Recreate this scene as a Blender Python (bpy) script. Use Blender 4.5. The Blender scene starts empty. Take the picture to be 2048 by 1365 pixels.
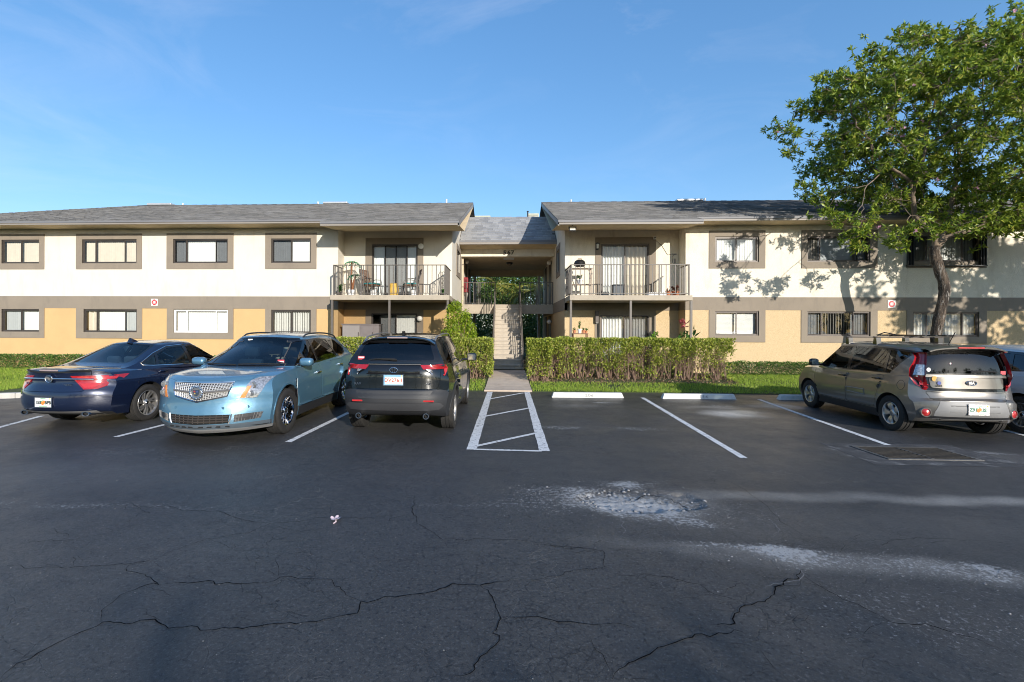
import bpy, bmesh, math, random
import numpy as np
from mathutils import Vector, Matrix, noise as mnoise

random.seed(7)
RNG = np.random.default_rng(7)
SC = bpy.context.scene
COL = SC.collection

# ------------------------------------------------------------------ camera
CAM_H, F_PX, CXP, CYP, YAW, ROLL = 1.763, 938.1, 963.3, 656.7, -0.0481, 0.0048
cam_data = bpy.data.cameras.new('camera')
cam = bpy.data.objects.new('camera', cam_data)
COL.objects.link(cam)
SC.camera = cam
cam_data.sensor_width = 36.0
cam_data.lens = 36.0 * F_PX / 2048.0
cam_data.shift_x = (1024.0 - CXP) / 2048.0
cam_data.shift_y = -(682.5 - CYP) / 2048.0
cam_data.clip_start = 0.05
cam_data.clip_end = 3000.0
cam.matrix_world = (Matrix.Translation((0, 0, CAM_H)) @ Matrix.Rotation(-YAW, 4, 'Z') @
                    Matrix.Rotation(math.radians(90), 4, 'X') @ Matrix.Rotation(ROLL, 4, 'Z'))

# ------------------------------------------------------------------ light
SUN_AZ, SUN_EL = math.radians(26.0), math.radians(16.5)      # behind the camera, to its right
SUN_DIR = Vector((math.sin(SUN_AZ) * math.cos(SUN_EL), -math.cos(SUN_AZ) * math.cos(SUN_EL), math.sin(SUN_EL)))
sun_data = bpy.data.lights.new('sun', 'SUN')
sun_data.energy = 3.1
sun_data.angle = math.radians(0.53)
sun_data.color = (1.0, 0.93, 0.83)
sun = bpy.data.objects.new('sun', sun_data)
COL.objects.link(sun)
sun.location = SUN_DIR * 60
sun.rotation_euler = SUN_DIR.to_track_quat('Z', 'Y').to_euler()

world = bpy.data.worlds.new('World')
SC.world = world
world.use_nodes = True
wn, wl = world.node_tree.nodes, world.node_tree.links
wn.clear()
w_out = wn.new('ShaderNodeOutputWorld')
w_bg = wn.new('ShaderNodeBackground')
w_bg.inputs['Strength'].default_value = 0.117
sky = wn.new('ShaderNodeTexSky')
sky.sky_type = 'NISHITA'
sky.sun_disc = False
sky.sun_elevation = SUN_EL
sky.sun_rotation = math.atan2(SUN_DIR.x, SUN_DIR.y)
sky.altitude = 0.0
sky.air_density = 1.0
sky.dust_density = 0.6
sky.ozone_density = 3.5
# thin wispy cirrus mixed into the sky by direction
tc = wn.new('ShaderNodeTexCoord')
mp = wn.new('ShaderNodeMapping'); mp.inputs['Scale'].default_value = (1.0, 1.0, 3.0)
mp.inputs['Rotation'].default_value = (0.1, 0.25, 1.1)
n1 = wn.new('ShaderNodeTexNoise'); n1.inputs['Scale'].default_value = 2.6; n1.inputs['Detail'].default_value = 9.0
n1.inputs['Roughness'].default_value = 0.62; n1.inputs['Distortion'].default_value = 0.9
n2 = wn.new('ShaderNodeTexNoise'); n2.inputs['Scale'].default_value = 1.3; n2.inputs['Detail'].default_value = 2.0
r1 = wn.new('ShaderNodeValToRGB'); r1.color_ramp.elements[0].position = 0.50; r1.color_ramp.elements[1].position = 0.86
r2 = wn.new('ShaderNodeValToRGB'); r2.color_ramp.elements[0].position = 0.42; r2.color_ramp.elements[1].position = 0.70
mul = wn.new('ShaderNodeMath'); mul.operation = 'MULTIPLY'
mul2 = wn.new('ShaderNodeMath'); mul2.operation = 'MULTIPLY'; mul2.inputs[1].default_value = 0.15
mixc = wn.new('ShaderNodeMixRGB'); mixc.inputs['Color2'].default_value = (6.4, 6.9, 7.6, 1)
wl.new(tc.outputs['Generated'], mp.inputs['Vector'])
wl.new(mp.outputs['Vector'], n1.inputs['Vector']); wl.new(mp.outputs['Vector'], n2.inputs['Vector'])
wl.new(n1.outputs['Fac'], r1.inputs['Fac']); wl.new(n2.outputs['Fac'], r2.inputs['Fac'])
wl.new(r1.outputs['Color'], mul.inputs[0]); wl.new(r2.outputs['Color'], mul.inputs[1])
wl.new(mul.outputs[0], mul2.inputs[0]); wl.new(mul2.outputs[0], mixc.inputs['Fac'])
wl.new(sky.outputs['Color'], mixc.inputs['Color1'])
hs = wn.new('ShaderNodeHueSaturation'); hs.inputs['Saturation'].default_value = 1.37; hs.inputs['Value'].default_value = 1.69; hs.inputs['Hue'].default_value = 0.506
gm = wn.new('ShaderNodeGamma'); gm.inputs['Gamma'].default_value = 0.66
wl.new(mixc.outputs['Color'], gm.inputs['Color']); wl.new(gm.outputs['Color'], hs.inputs['Color']); wl.new(hs.outputs['Color'], w_bg.inputs['Color'])
wl.new(w_bg.outputs['Background'], w_out.inputs['Surface'])

SC.view_settings.view_transform = 'Standard'
SC.view_settings.look = 'None'
SC.view_settings.exposure = 0.90
SC.view_settings.gamma = 1.0
SC.view_settings.use_curve_mapping = False
SC.render.engine = 'CYCLES'
SC.cycles.use_denoising = True
SC.cycles.filter_width = 1.0
SC.cycles.max_bounces = 8
SC.cycles.transparent_max_bounces = 16
SC.cycles.caustics_reflective = False
SC.cycles.caustics_refractive = False
SC.cycles.sample_clamp_indirect = 6.0

# ------------------------------------------------------------------ survey helpers: a sight line of the photograph met with a plane of the place
def ray(px, py):
    u, v = (px - CXP) / F_PX, -(py - CYP) / F_PX
    c, s = math.cos(ROLL), math.sin(ROLL)
    u2, v2 = c * u - s * v, s * u + c * v
    return (math.cos(YAW) * u2 + math.sin(YAW), -math.sin(YAW) * u2 + math.cos(YAW), v2)
def on_y(px, py, Y):
    X, Yr, Z = ray(px, py); t = Y / Yr
    return X * t, CAM_H + Z * t
def on_z(px, py, z=0.0):
    X, Y, Z = ray(px, py); t = (z - CAM_H) / Z
    return X * t, Y * t
def on_x(px, py, X0):
    X, Y, Z = ray(px, py); t = X0 / X
    return Y * t, CAM_H + Z * t

# ------------------------------------------------------------------ materials
MATS = {}
def nodes_of(m):
    return m.node_tree.nodes, m.node_tree.links
def mat(name, col, rough=0.7, metal=0.0, var=0.10, vscale=6.0, bump=0.0, bscale=60.0, coat=0.0, spec=0.5, dirt=None, dscale=1.5, streak=1.0):
    """Principled material with procedural colour variation and relief."""
    if name in MATS: return MATS[name]
    m = bpy.data.materials.new(name); m.use_nodes = True
    n, l = nodes_of(m); b = n['Principled BSDF']
    b.inputs['Roughness'].default_value = rough
    b.inputs['Metallic'].default_value = metal
    b.inputs['Coat Weight'].default_value = coat
    b.inputs['Coat Roughness'].default_value = 0.04
    b.inputs['Specular IOR Level'].default_value = spec
    tcn = n.new('ShaderNodeTexCoord')
    no = n.new('ShaderNodeTexNoise'); no.inputs['Scale'].default_value = vscale; no.inputs['Detail'].default_value = 6.0
    l.new(tcn.outputs['Object'], no.inputs['Vector'])
    mr = n.new('ShaderNodeMapRange'); mr.inputs['From Min'].default_value = 0.25; mr.inputs['From Max'].default_value = 0.75
    mr.inputs['To Min'].default_value = 1.0 - var; mr.inputs['To Max'].default_value = 1.0 + var
    l.new(no.outputs['Fac'], mr.inputs['Value'])
    vm = n.new('ShaderNodeVectorMath'); vm.operation = 'SCALE'; vm.inputs[0].default_value = col[:3]
    l.new(mr.outputs['Result'], vm.inputs['Scale'])
    out = vm.outputs['Vector']
    if dirt:
        nd = n.new('ShaderNodeTexNoise'); nd.inputs['Scale'].default_value = dscale; nd.inputs['Detail'].default_value = 8.0; nd.inputs['Roughness'].default_value = 0.7
        mpd = n.new('ShaderNodeMapping'); mpd.inputs['Scale'].default_value = (1, 1, streak)
        l.new(tcn.outputs['Object'], mpd.inputs['Vector']); l.new(mpd.outputs['Vector'], nd.inputs['Vector'])
        rd = n.new('ShaderNodeMapRange'); rd.inputs['From Min'].default_value = 0.52; rd.inputs['From Max'].default_value = 0.75
        rd.inputs['To Max'].default_value = dirt[3] if len(dirt) > 3 else 0.5
        l.new(nd.outputs['Fac'], rd.inputs['Value'])
        mx = n.new('ShaderNodeMixRGB'); mx.inputs['Color2'].default_value = (*dirt[:3], 1)
        l.new(rd.outputs['Result'], mx.inputs['Fac']); l.new(out, mx.inputs['Color1'])
        out = mx.outputs['Color']
    l.new(out, b.inputs['Base Color'])
    if bump > 0:
        nb = n.new('ShaderNodeTexNoise'); nb.inputs['Scale'].default_value = bscale; nb.inputs['Detail'].default_value = 4.0
        l.new(tcn.outputs['Object'], nb.inputs['Vector'])
        bp = n.new('ShaderNodeBump'); bp.inputs['Strength'].default_value = bump; bp.inputs['Distance'].default_value = 0.02
        l.new(nb.outputs['Fac'], bp.inputs['Height']); l.new(bp.outputs['Normal'], b.inputs['Normal'])
    MATS[name] = m
    return m

def glass_mat(name, tint=(0.8, 0.9, 0.92), fres=1.5, rough=0.0, base=0.0, wave=0.04):
    """Thin pane: transparent tinted body with a Fresnel reflection on top."""
    if name in MATS: return MATS[name]
    m = bpy.data.materials.new(name); m.use_nodes = True
    n, l = nodes_of(m); n.remove(n['Principled BSDF'])
    o = n['Material Output']
    tr = n.new('ShaderNodeBsdfTransparent'); tr.inputs['Color'].default_value = (*tint, 1)
    gl = n.new('ShaderNodeBsdfGlossy'); gl.inputs['Roughness'].default_value = rough; gl.inputs['Color'].default_value = (1, 1, 1, 1)
    fr = n.new('ShaderNodeFresnel'); fr.inputs['IOR'].default_value = fres
    ad = n.new('ShaderNodeMath'); ad.operation = 'ADD'; ad.inputs[1].default_value = base; ad.use_clamp = True
    # slight waviness of real panes
    tcn = n.new('ShaderNodeTexCoord'); nb = n.new('ShaderNodeTexNoise'); nb.inputs['Scale'].default_value = 1.7
    bp = n.new('ShaderNodeBump'); bp.inputs['Strength'].default_value = wave; bp.inputs['Distance'].default_value = 0.05
    l.new(tcn.outputs['Object'], nb.inputs['Vector']); l.new(nb.outputs['Fac'], bp.inputs['Height'])
    l.new(bp.outputs['Normal'], gl.inputs['Normal'])
    mx = n.new('ShaderNodeMixShader')
    l.new(fr.outputs['Fac'], ad.inputs[0]); l.new(ad.outputs[0], mx.inputs['Fac'])
    l.new(tr.outputs[0], mx.inputs[1]); l.new(gl.outputs[0], mx.inputs[2]); l.new(mx.outputs[0], o.inputs['Surface'])
    MATS[name] = m
    return m

def leaf_mat(name, c1, c2, c3=None, rough=0.45, transl=0.35):
    """Foliage: colour varies leaf by leaf, light passes through."""
    if name in MATS: return MATS[name]
    m = bpy.data.materials.new(name); m.use_nodes = True
    n, l = nodes_of(m); b = n['Principled BSDF']; o = n['Material Output']
    g = n.new('ShaderNodeNewGeometry')
    r = n.new('ShaderNodeValToRGB')
    r.color_ramp.elements[0].color = (*c1, 1); r.color_ramp.elements[1].color = (*c2, 1)
    if c3:
        e = r.color_ramp.elements.new(0.86); e.color = (*c2, 1); r.color_ramp.elements[-1].color = (*c3, 1)
    l.new(g.outputs['Random Per Island'], r.inputs['Fac'])
    l.new(r.outputs['Color'], b.inputs['Base Color'])
    b.inputs['Roughness'].default_value = rough
    t = n.new('ShaderNodeBsdfTranslucent'); l.new(r.outputs['Color'], t.inputs['Color'])
    mx = n.new('ShaderNodeMixShader'); mx.inputs['Fac'].default_value = transl
    l.new(b.outputs[0], mx.inputs[1]); l.new(t.outputs[0], mx.inputs[2]); l.new(mx.outputs[0], o.inputs['Surface'])
    MATS[name] = m
    return m

# ------------------------------------------------------------------ object helpers
def tag(o, label=None, cat=None, group=None, kind=None):
    if label: o['label'] = label
    if cat: o['category'] = cat
    if group: o['group'] = group
    if kind: o['kind'] = kind
    return o
def empty(name, loc=(0, 0, 0), rz=0.0, parent=None):
    o = bpy.data.objects.new(name, None); COL.objects.link(o)
    o.location = loc; o.rotation_euler = (0, 0, rz)
    if parent is not None: o.parent = parent
    o.empty_display_size = 0.2
    return o
def link_mesh(name, me, parent=None):
    o = bpy.data.objects.new(name, me); COL.objects.link(o)
    if parent is not None:
        o.parent = parent
        if parent.type == 'EMPTY' and parent.parent is None:
            o.matrix_parent_inverse = (Matrix.Translation(parent.location) @ parent.rotation_euler.to_matrix().to_4x4()).inverted()
    return o
def smooth_mesh(me, ang=35):
    me.shade_smooth()
    me.set_sharp_from_angle(angle=math.radians(ang))

class MB:
    """Collects primitives; build() links them as ONE mesh object."""
    def __init__(s): s.v, s.f, s.m, s.mi = [], [], [], 0
    def add(s, vs, fs):
        k = len(s.v); s.v.extend(tuple(p) for p in vs)
        for f in fs: s.f.append(tuple(i + k for i in f)); s.m.append(s.mi)
        return s
    def quad(s, a, b, c, d): return s.add([a, b, c, d], [(0, 1, 2, 3)])
    def box(s, x0, x1, y0, y1, z0, z1, M=None):
        vs = [(x0, y0, z0), (x1, y0, z0), (x1, y1, z0), (x0, y1, z0), (x0, y0, z1), (x1, y0, z1), (x1, y1, z1), (x0, y1, z1)]
        if M is not None: vs = [tuple(M @ Vector(p)) for p in vs]
        return s.add(vs, [(0, 3, 2, 1), (4, 5, 6, 7), (0, 1, 5, 4), (1, 2, 6, 5), (2, 3, 7, 6), (3, 0, 4, 7)])
    def rbox(s, x0, x1, y0, y1, z0, z1, r=0.02, M=None):
        """box with chamfered edges"""
        bm = bmesh.new(); bmesh.ops.create_cube(bm, size=1)
        for v in bm.verts: v.co = Vector((x0 + (v.co.x + .5) * (x1 - x0), y0 + (v.co.y + .5) * (y1 - y0), z0 + (v.co.z + .5) * (z1 - z0)))
        bmesh.ops.bevel(bm, geom=list(bm.edges), offset=r, segments=2, affect='EDGES', profile=0.5)
        if M is not None: bmesh.ops.transform(bm, matrix=M, verts=bm.verts)
        bm.verts.index_update()
        s.add([tuple(v.co) for v in bm.verts], [tuple(v.index for v in f.verts) for f in bm.faces]); bm.free()
        return s
    def prism(s, poly, axis, a, b):
        """polygon extruded along an axis from a to b"""
        n = len(poly)
        def P(p, t): return {'x': (t, p[0], p[1]), 'y': (p[0], t, p[1]), 'z': (p[0], p[1], t)}[axis]
        vs = [P(p, a) for p in poly] + [P(p, b) for p in poly]
        fs = [tuple(range(n - 1, -1, -1)), tuple(range(n, 2 * n))] + [(i, (i + 1) % n, n + (i + 1) % n, n + i) for i in range(n)]
        return s.add(vs, fs)
    def tube(s, pts, r, n=6, caps=True, closed=False):
        pts = [Vector(p) for p in pts]; k = len(pts)
        rs = r if isinstance(r, (list, tuple)) else [r] * k
        rings = []; up = None
        for i, p in enumerate(pts):
            if closed: d = (pts[(i + 1) % k] - pts[i - 1])
            else: d = (pts[min(i + 1, k - 1)] - pts[max(i - 1, 0)])
            d = d.normalized() if d.length > 1e-9 else Vector((0, 0, 1))
            if up is None:
                up = Vector((0, 0, 1)) if abs(d.z) < 0.9 else Vector((1, 0, 0))
            a = (up - d * up.dot(d))
            if a.length < 1e-6: a = Vector((1, 0, 0)) - d * d.x
            a.normalize(); b = d.cross(a); up = a
            rings.append([p + (a * math.cos(t) + b * math.sin(t)) * rs[i] for t in [2 * math.pi * j / n for j in range(n)]])
        vs = [q for ring in rings for q in ring]; fs = []
        for i in range(k if closed else k - 1):
            for j in range(n):
                a0, a1 = i * n + j, i * n + (j + 1) % n
                b0, b1 = ((i + 1) % k) * n + j, ((i + 1) % k) * n + (j + 1) % n
                fs.append((a0, a1, b1, b0))
        if caps and not closed:
            fs.append(tuple(range(n - 1, -1, -1))); fs.append(tuple((k - 1) * n + j for j in range(n)))
        return s.add(vs, fs)
    def lathe(s, prof, n=24, M=None, closed=False, caps=False):
        """profile of (r, h) turned round the z axis"""
        vs, fs = [], []; k = len(prof)
        for (r, h) in prof:
            for j in range(n):
                t = 2 * math.pi * j / n
                vs.append(Vector((r * math.cos(t), r * math.sin(t), h)))
        for i in range(k if closed else k - 1):
            for j in range(n):
                i2 = (i + 1) % k
                fs.append((i * n + j, i * n + (j + 1) % n, i2 * n + (j + 1) % n, i2 * n + j))
        if caps and not closed:
            if prof[0][0] > 1e-6: fs.append(tuple(range(n - 1, -1, -1)))
            if prof[-1][0] > 1e-6: fs.append(tuple((k - 1) * n + j for j in range(n)))
        if M is not None: vs = [M @ v for v in vs]
        return s.add(vs, fs)
    def ball(s, c, r, n=12, m=8, sc=(1, 1, 1)):
        prof = [(r * math.sin(math.pi * i / m), -r * math.cos(math.pi * i / m)) for i in range(m + 1)]
        M = Matrix.Translation(c) @ Matrix.Diagonal((*sc, 1))
        return s.lathe([(max(p[0], 1e-4), p[1]) for p in prof], n, M)
    def mesh(s, name, mats, smooth=None):
        me = bpy.data.meshes.new(name)
        me.from_pydata(s.v, [], s.f)
        mats = mats if isinstance(mats, (list, tuple)) else [mats]
        for m in mats: me.materials.append(m)
        if len(mats) > 1: me.polygons.foreach_set('material_index', s.m)
        me.update()
        if smooth: smooth_mesh(me, smooth)
        return me
    def build(s, name, mats, parent=None, smooth=None, origin=None):
        if origin is not None:
            s.v = [(p[0] - origin[0], p[1] - origin[1], p[2] - origin[2]) for p in s.v]
        o = link_mesh(name, s.mesh(name, mats, smooth), parent)
        if origin is not None: o.location = origin
        return o

def np_mesh(name, verts, faces, material, parent=None):
    """verts (N,3), faces (M,k) of equal size, fast"""
    me = bpy.data.meshes.new(name)
    nv, (nf, k) = len(verts), faces.shape
    me.vertices.add(nv); me.vertices.foreach_set('co', np.asarray(verts, np.float32).ravel())
    me.loops.add(nf * k); me.loops.foreach_set('vertex_index', np.asarray(faces, np.int32).ravel())
    me.polygons.add(nf); me.polygons.foreach_set('loop_start', np.arange(nf, dtype=np.int32) * k)
    me.update(calc_edges=True); me.validate()
    me.materials.append(material)
    return link_mesh(name, me, parent)

def text_mesh(txt, size, depth=0.004, spacing=1.0, bold=0.0):
    cu = bpy.data.curves.new('lettering', 'FONT'); cu.body = txt; cu.size = size; cu.extrude = depth; cu.offset = bold
    cu.align_x = 'CENTER'; cu.align_y = 'CENTER'; cu.space_character = spacing; cu.resolution_u = 3
    o = bpy.data.objects.new('lettering', cu); COL.objects.link(o)
    dg = bpy.context.evaluated_depsgraph_get(); dg.update()
    me = bpy.data.meshes.new_from_object(o.evaluated_get(dg))
    bpy.data.objects.remove(o); bpy.data.curves.remove(cu)
    return me
def lettering(name, txt, size, material, M, parent=None, depth=0.004, spacing=1.0, bold=0.0):
    """flat lettering: text plane XY mapped through M"""
    me = text_mesh(txt, size, depth, spacing, bold); me.name = name
    me.transform(M); me.materials.clear(); me.materials.append(material)
    return link_mesh(name, me, parent)
def copy_tree(o, parent=None):
    c = o.copy(); COL.objects.link(c)
    if parent is not None: c.parent = parent
    for ch in list(o.children): copy_tree(ch, c)
    return c
# ================================================================== THE SETTING
FY, BY = 16.65, 17.30            # facade plane, back wall of the balcony recesses
XL, XR = -1.937, 2.208           # inner side walls of the two blocks (the breezeway lies between)
RXL, RXR = -5.997, 6.295         # outer walls of the recesses
LAWN_Y0 = 13.08
def ground_z(y):
    t = min(max((y - LAWN_Y0) / (16.2 - LAWN_Y0), 0), 1)
    return 0.02 + 0.22 * t * t * (3 - 2 * t)

# materials of the buildings
cream = mat('cream_stucco', (0.69, 0.64, 0.545), 0.9, var=0.05, vscale=1.2, bump=0.35, bscale=70, dirt=(0.50, 0.42, 0.30, 0.38), dscale=2.4, streak=.22)
cream_r = mat('rough_cream_stucco', (0.77, 0.705, 0.575), 0.95, var=0.05, vscale=3, bump=0.6, bscale=45, dirt=(0.45, 0.37, 0.26, 0.5), dscale=2.8, streak=.3)
orange = mat('orange_stucco', (0.56, 0.375, 0.175), 0.9, var=0.05, vscale=1.5, bump=0.35, bscale=70, dirt=(0.50, 0.33, 0.16, 0.35), dscale=2.0)
orange_r = mat('pale_orange_stucco', (0.57, 0.43, 0.255), 0.95, var=0.08, vscale=22, bump=0.9, bscale=45, dirt=(0.50, 0.36, 0.19, 0.5), dscale=6)
taupe = mat('taupe_paint', (0.245, 0.205, 0.160), 0.85, var=0.06, vscale=2, bump=0.2, bscale=70, dirt=(0.17, 0.145, 0.12, 0.6), dscale=2.4, streak=.35)
taupe_dk = mat('dark_taupe_paint', (0.16, 0.14, 0.115), 0.8, var=0.06, bump=0.15)
concrete = mat('painted_concrete', (0.40, 0.345, 0.27), 0.85, var=0.09, vscale=4, bump=0.3, bscale=50, dirt=(0.24, 0.21, 0.17, 0.6), dscale=3)
fascia_m = mat('fascia_paint', (0.25, 0.225, 0.20), 0.55, var=0.05, vscale=3)
drip_m = mat('drip_edge_metal', (0.17, 0.17, 0.18), 0.6, metal=0.0, var=0.05)
soffit_m = mat('soffit_stucco', (0.66, 0.53, 0.35), 0.9, var=0.08, vscale=2.5, bump=0.4, bscale=60, dirt=(0.42, 0.33, 0.21, 0.5), dscale=2)
bronze = mat('bronze_aluminium', (0.075, 0.063, 0.055), 0.45, metal=0.3, var=0.1)
bronze_lt = mat('grey_aluminium', (0.22, 0.21, 0.20), 0.4, metal=0.4, var=0.08)
blind_m = mat('white_blind', (0.82, 0.80, 0.77), 0.65, var=0.03)
blind_b = mat('beige_blind', (0.70, 0.61, 0.50), 0.7, var=0.05)
blind_g = mat('grey_blind', (0.48, 0.49, 0.50), 0.6, var=0.05)
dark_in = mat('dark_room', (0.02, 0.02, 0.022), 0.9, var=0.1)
room_m = mat('room_shade_tone', (0.10, 0.095, 0.09), 0.9, var=0.1)
rail_m = mat('railing_paint', (0.12, 0.105, 0.09), 0.5, var=0.1, vscale=9, dirt=(0.12, 0.09, 0.06, 0.5), dscale=12)
white_m = mat('white_metal', (0.78, 0.78, 0.77), 0.45, var=0.04)
black_m = mat('black_metal', (0.014, 0.014, 0.015), 0.4, var=0.1)
globe_m = mat('milk_glass', (0.80, 0.79, 0.74), 0.15, var=0.02)
pane_m = glass_mat('window_glass', (0.90, 0.93, 0.93), 1.52)
screen_m = glass_mat('insect_screen_mesh', (0.60, 0.60, 0.61), 1.02)
screen_l = glass_mat('patio_screen_mesh', (0.78, 0.77, 0.76), 1.02)

def shingle_material(name, per_object, c0, c1):
    m = bpy.data.materials.new(name); m.use_nodes = True
    n, l = nodes_of(m); b = n['Principled BSDF']; b.inputs['Roughness'].default_value = 0.95
    if per_object: src = n.new('ShaderNodeObjectInfo').outputs['Random']
    else: src = n.new('ShaderNodeNewGeometry').outputs['Random Per Island']
    r = n.new('ShaderNodeValToRGB')
    r.color_ramp.elements[0].color = (*c0, 1); r.color_ramp.elements[1].color = (*c1, 1)
    tcn = n.new('ShaderNodeTexCoord'); no = n.new('ShaderNodeTexNoise'); no.inputs['Scale'].default_value = 60; no.inputs['Detail'].default_value = 4
    no2 = n.new('ShaderNodeTexNoise'); no2.inputs['Scale'].default_value = 0.7; no2.inputs['Detail'].default_value = 5
    l.new(tcn.outputs['Object'], no.inputs['Vector']); l.new(tcn.outputs['Object'], no2.inputs['Vector'])
    ov = n.new('ShaderNodeMixRGB'); ov.blend_type = 'OVERLAY'; ov.inputs['Fac'].default_value = 0.55
    ov2 = n.new('ShaderNodeMixRGB'); ov2.blend_type = 'OVERLAY'; ov2.inputs['Fac'].default_value = 0.4
    l.new(src, r.inputs['Fac']); l.new(r.outputs['Color'], ov.inputs['Color1']); l.new(no.outputs['Fac'], ov.inputs['Color2'])
    l.new(ov.outputs['Color'], ov2.inputs['Color1']); l.new(no2.outputs['Fac'], ov2.inputs['Color2'])
    l.new(ov2.outputs['Color'], b.inputs['Base Color'])
    bp = n.new('ShaderNodeBump'); bp.inputs['Strength'].default_value = 0.5; bp.inputs['Distance'].default_value = 0.01
    l.new(no.outputs['Fac'], bp.inputs['Height']); l.new(bp.outputs['Normal'], b.inputs['Normal'])
    return m
shingle_m = shingle_material('asphalt_shingle', False, (.092, .090, .088), (.172, .168, .163))
shingle_o = shingle_material('asphalt_shingle_single', True, (.23, .235, .245), (.36, .36, .36))

# ------------------------------------------------------------------ wall with openings, in a plane of constant y (or x)
def holed_wall(mb, u0, u1, z0, z1, holes, pos, depth, axis='y', sign=1):
    """holes = [(u0,u1,z0,z1)]; reveals run `depth` behind the face (sign: which way is in)"""
    us = sorted({u0, u1, *[h[0] for h in holes], *[h[1] for h in holes]})
    zs = sorted({z0, z1, *[h[2] for h in holes], *[h[3] for h in holes]})
    us = [u for u in us if u0 <= u <= u1]; zs = [z for z in zs if z0 <= z <= z1]
    P = (lambda u, d, z: (u, pos + sign * d, z)) if axis == 'y' else (lambda u, d, z: (pos + sign * d, u, z))
    for a, b in zip(us, us[1:]):
        for c, d in zip(zs, zs[1:]):
            m = ((a + b) / 2, (c + d) / 2)
            if any(h[0] < m[0] < h[1] and h[2] < m[1] < h[3] for h in holes): continue
            mb.quad(P(a, 0, c), P(b, 0, c), P(b, 0, d), P(a, 0, d))
    for h in holes:
        a, b, c, d = h
        mb.quad(P(a, 0, c), P(a, depth, c), P(a, depth, d), P(a, 0, d))
        mb.quad(P(b, 0, c), P(b, 0, d), P(b, depth, d), P(b, depth, c))
        mb.quad(P(a, 0, d), P(a, depth, d), P(b, depth, d), P(b, 0, d))
        mb.quad(P(a, 0, c), P(b, 0, c), P(b, depth, c), P(a, depth, c))

def surround(mb, o, s, Y, proud=0.025, bottom=True):
    """o opening, s outer rectangle: (x0,x1,z0,z1); boxes round the opening, in front of Y"""
    y0, y1 = Y - proud, Y + 0.015
    mb.box(s[0], o[0], y0, y1, s[2], s[3]); mb.box(o[1], s[1], y0, y1, s[2], s[3])
    mb.box(o[0], o[1], y0, y1, o[3], s[3])
    if bottom: mb.box(o[0], o[1], y0, y1, s[2], o[2])

def slats(mb, x0, x1, z0, z1, Y, pitch, width, ang, jitter=0.0):
    n = max(1, int(round((x1 - x0) / pitch)))
    for i in range(n):
        c = x0 + (i + .5) * (x1 - x0) / n
        a = ang + random.uniform(-jitter, jitter)
        dx, dy = math.cos(a) * width / 2, math.sin(a) * width / 2
        sag = 0.004
        mb.add([(c - dx, Y - dy, z0), (c, Y + sag, z0), (c + dx, Y + dy, z0), (c - dx, Y - dy, z1), (c, Y + sag, z1), (c + dx, Y + dy, z1)], [(0, 1, 4, 3), (1, 2, 5, 4)])
def hslats(mb, x0, x1, z0, z1, Y, pitch, width, ang):
    n = int((z1 - z0) / pitch)
    for i in range(n):
        c = z0 + (i + .5) * (z1 - z0) / n
        dz, dy = math.sin(ang) * width / 2, math.cos(ang) * width / 2
        mb.quad((x0, Y - dy, c - dz), (x1, Y - dy, c - dz), (x1, Y + dy, c + dz), (x0, Y + dy, c + dz))
def curtain(mb, x0, x1, z0, z1, Y, pitch=0.11, amp=0.035):
    n = int((x1 - x0) / pitch * 8); pts = []
    ph = random.uniform(0, 6)
    for i in range(n + 1):
        x = x0 + (x1 - x0) * i / n
        pts.append((x, Y + amp * math.sin(ph + (x - x0) / pitch * 2 * math.pi + 0.9 * math.sin(x * 5.1))))
    for a, b in zip(pts, pts[1:]):
        mb.quad((a[0], a[1], z0), (b[0], b[1], z0), (b[0], b[1], z1), (a[0], a[1], z1))

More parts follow.
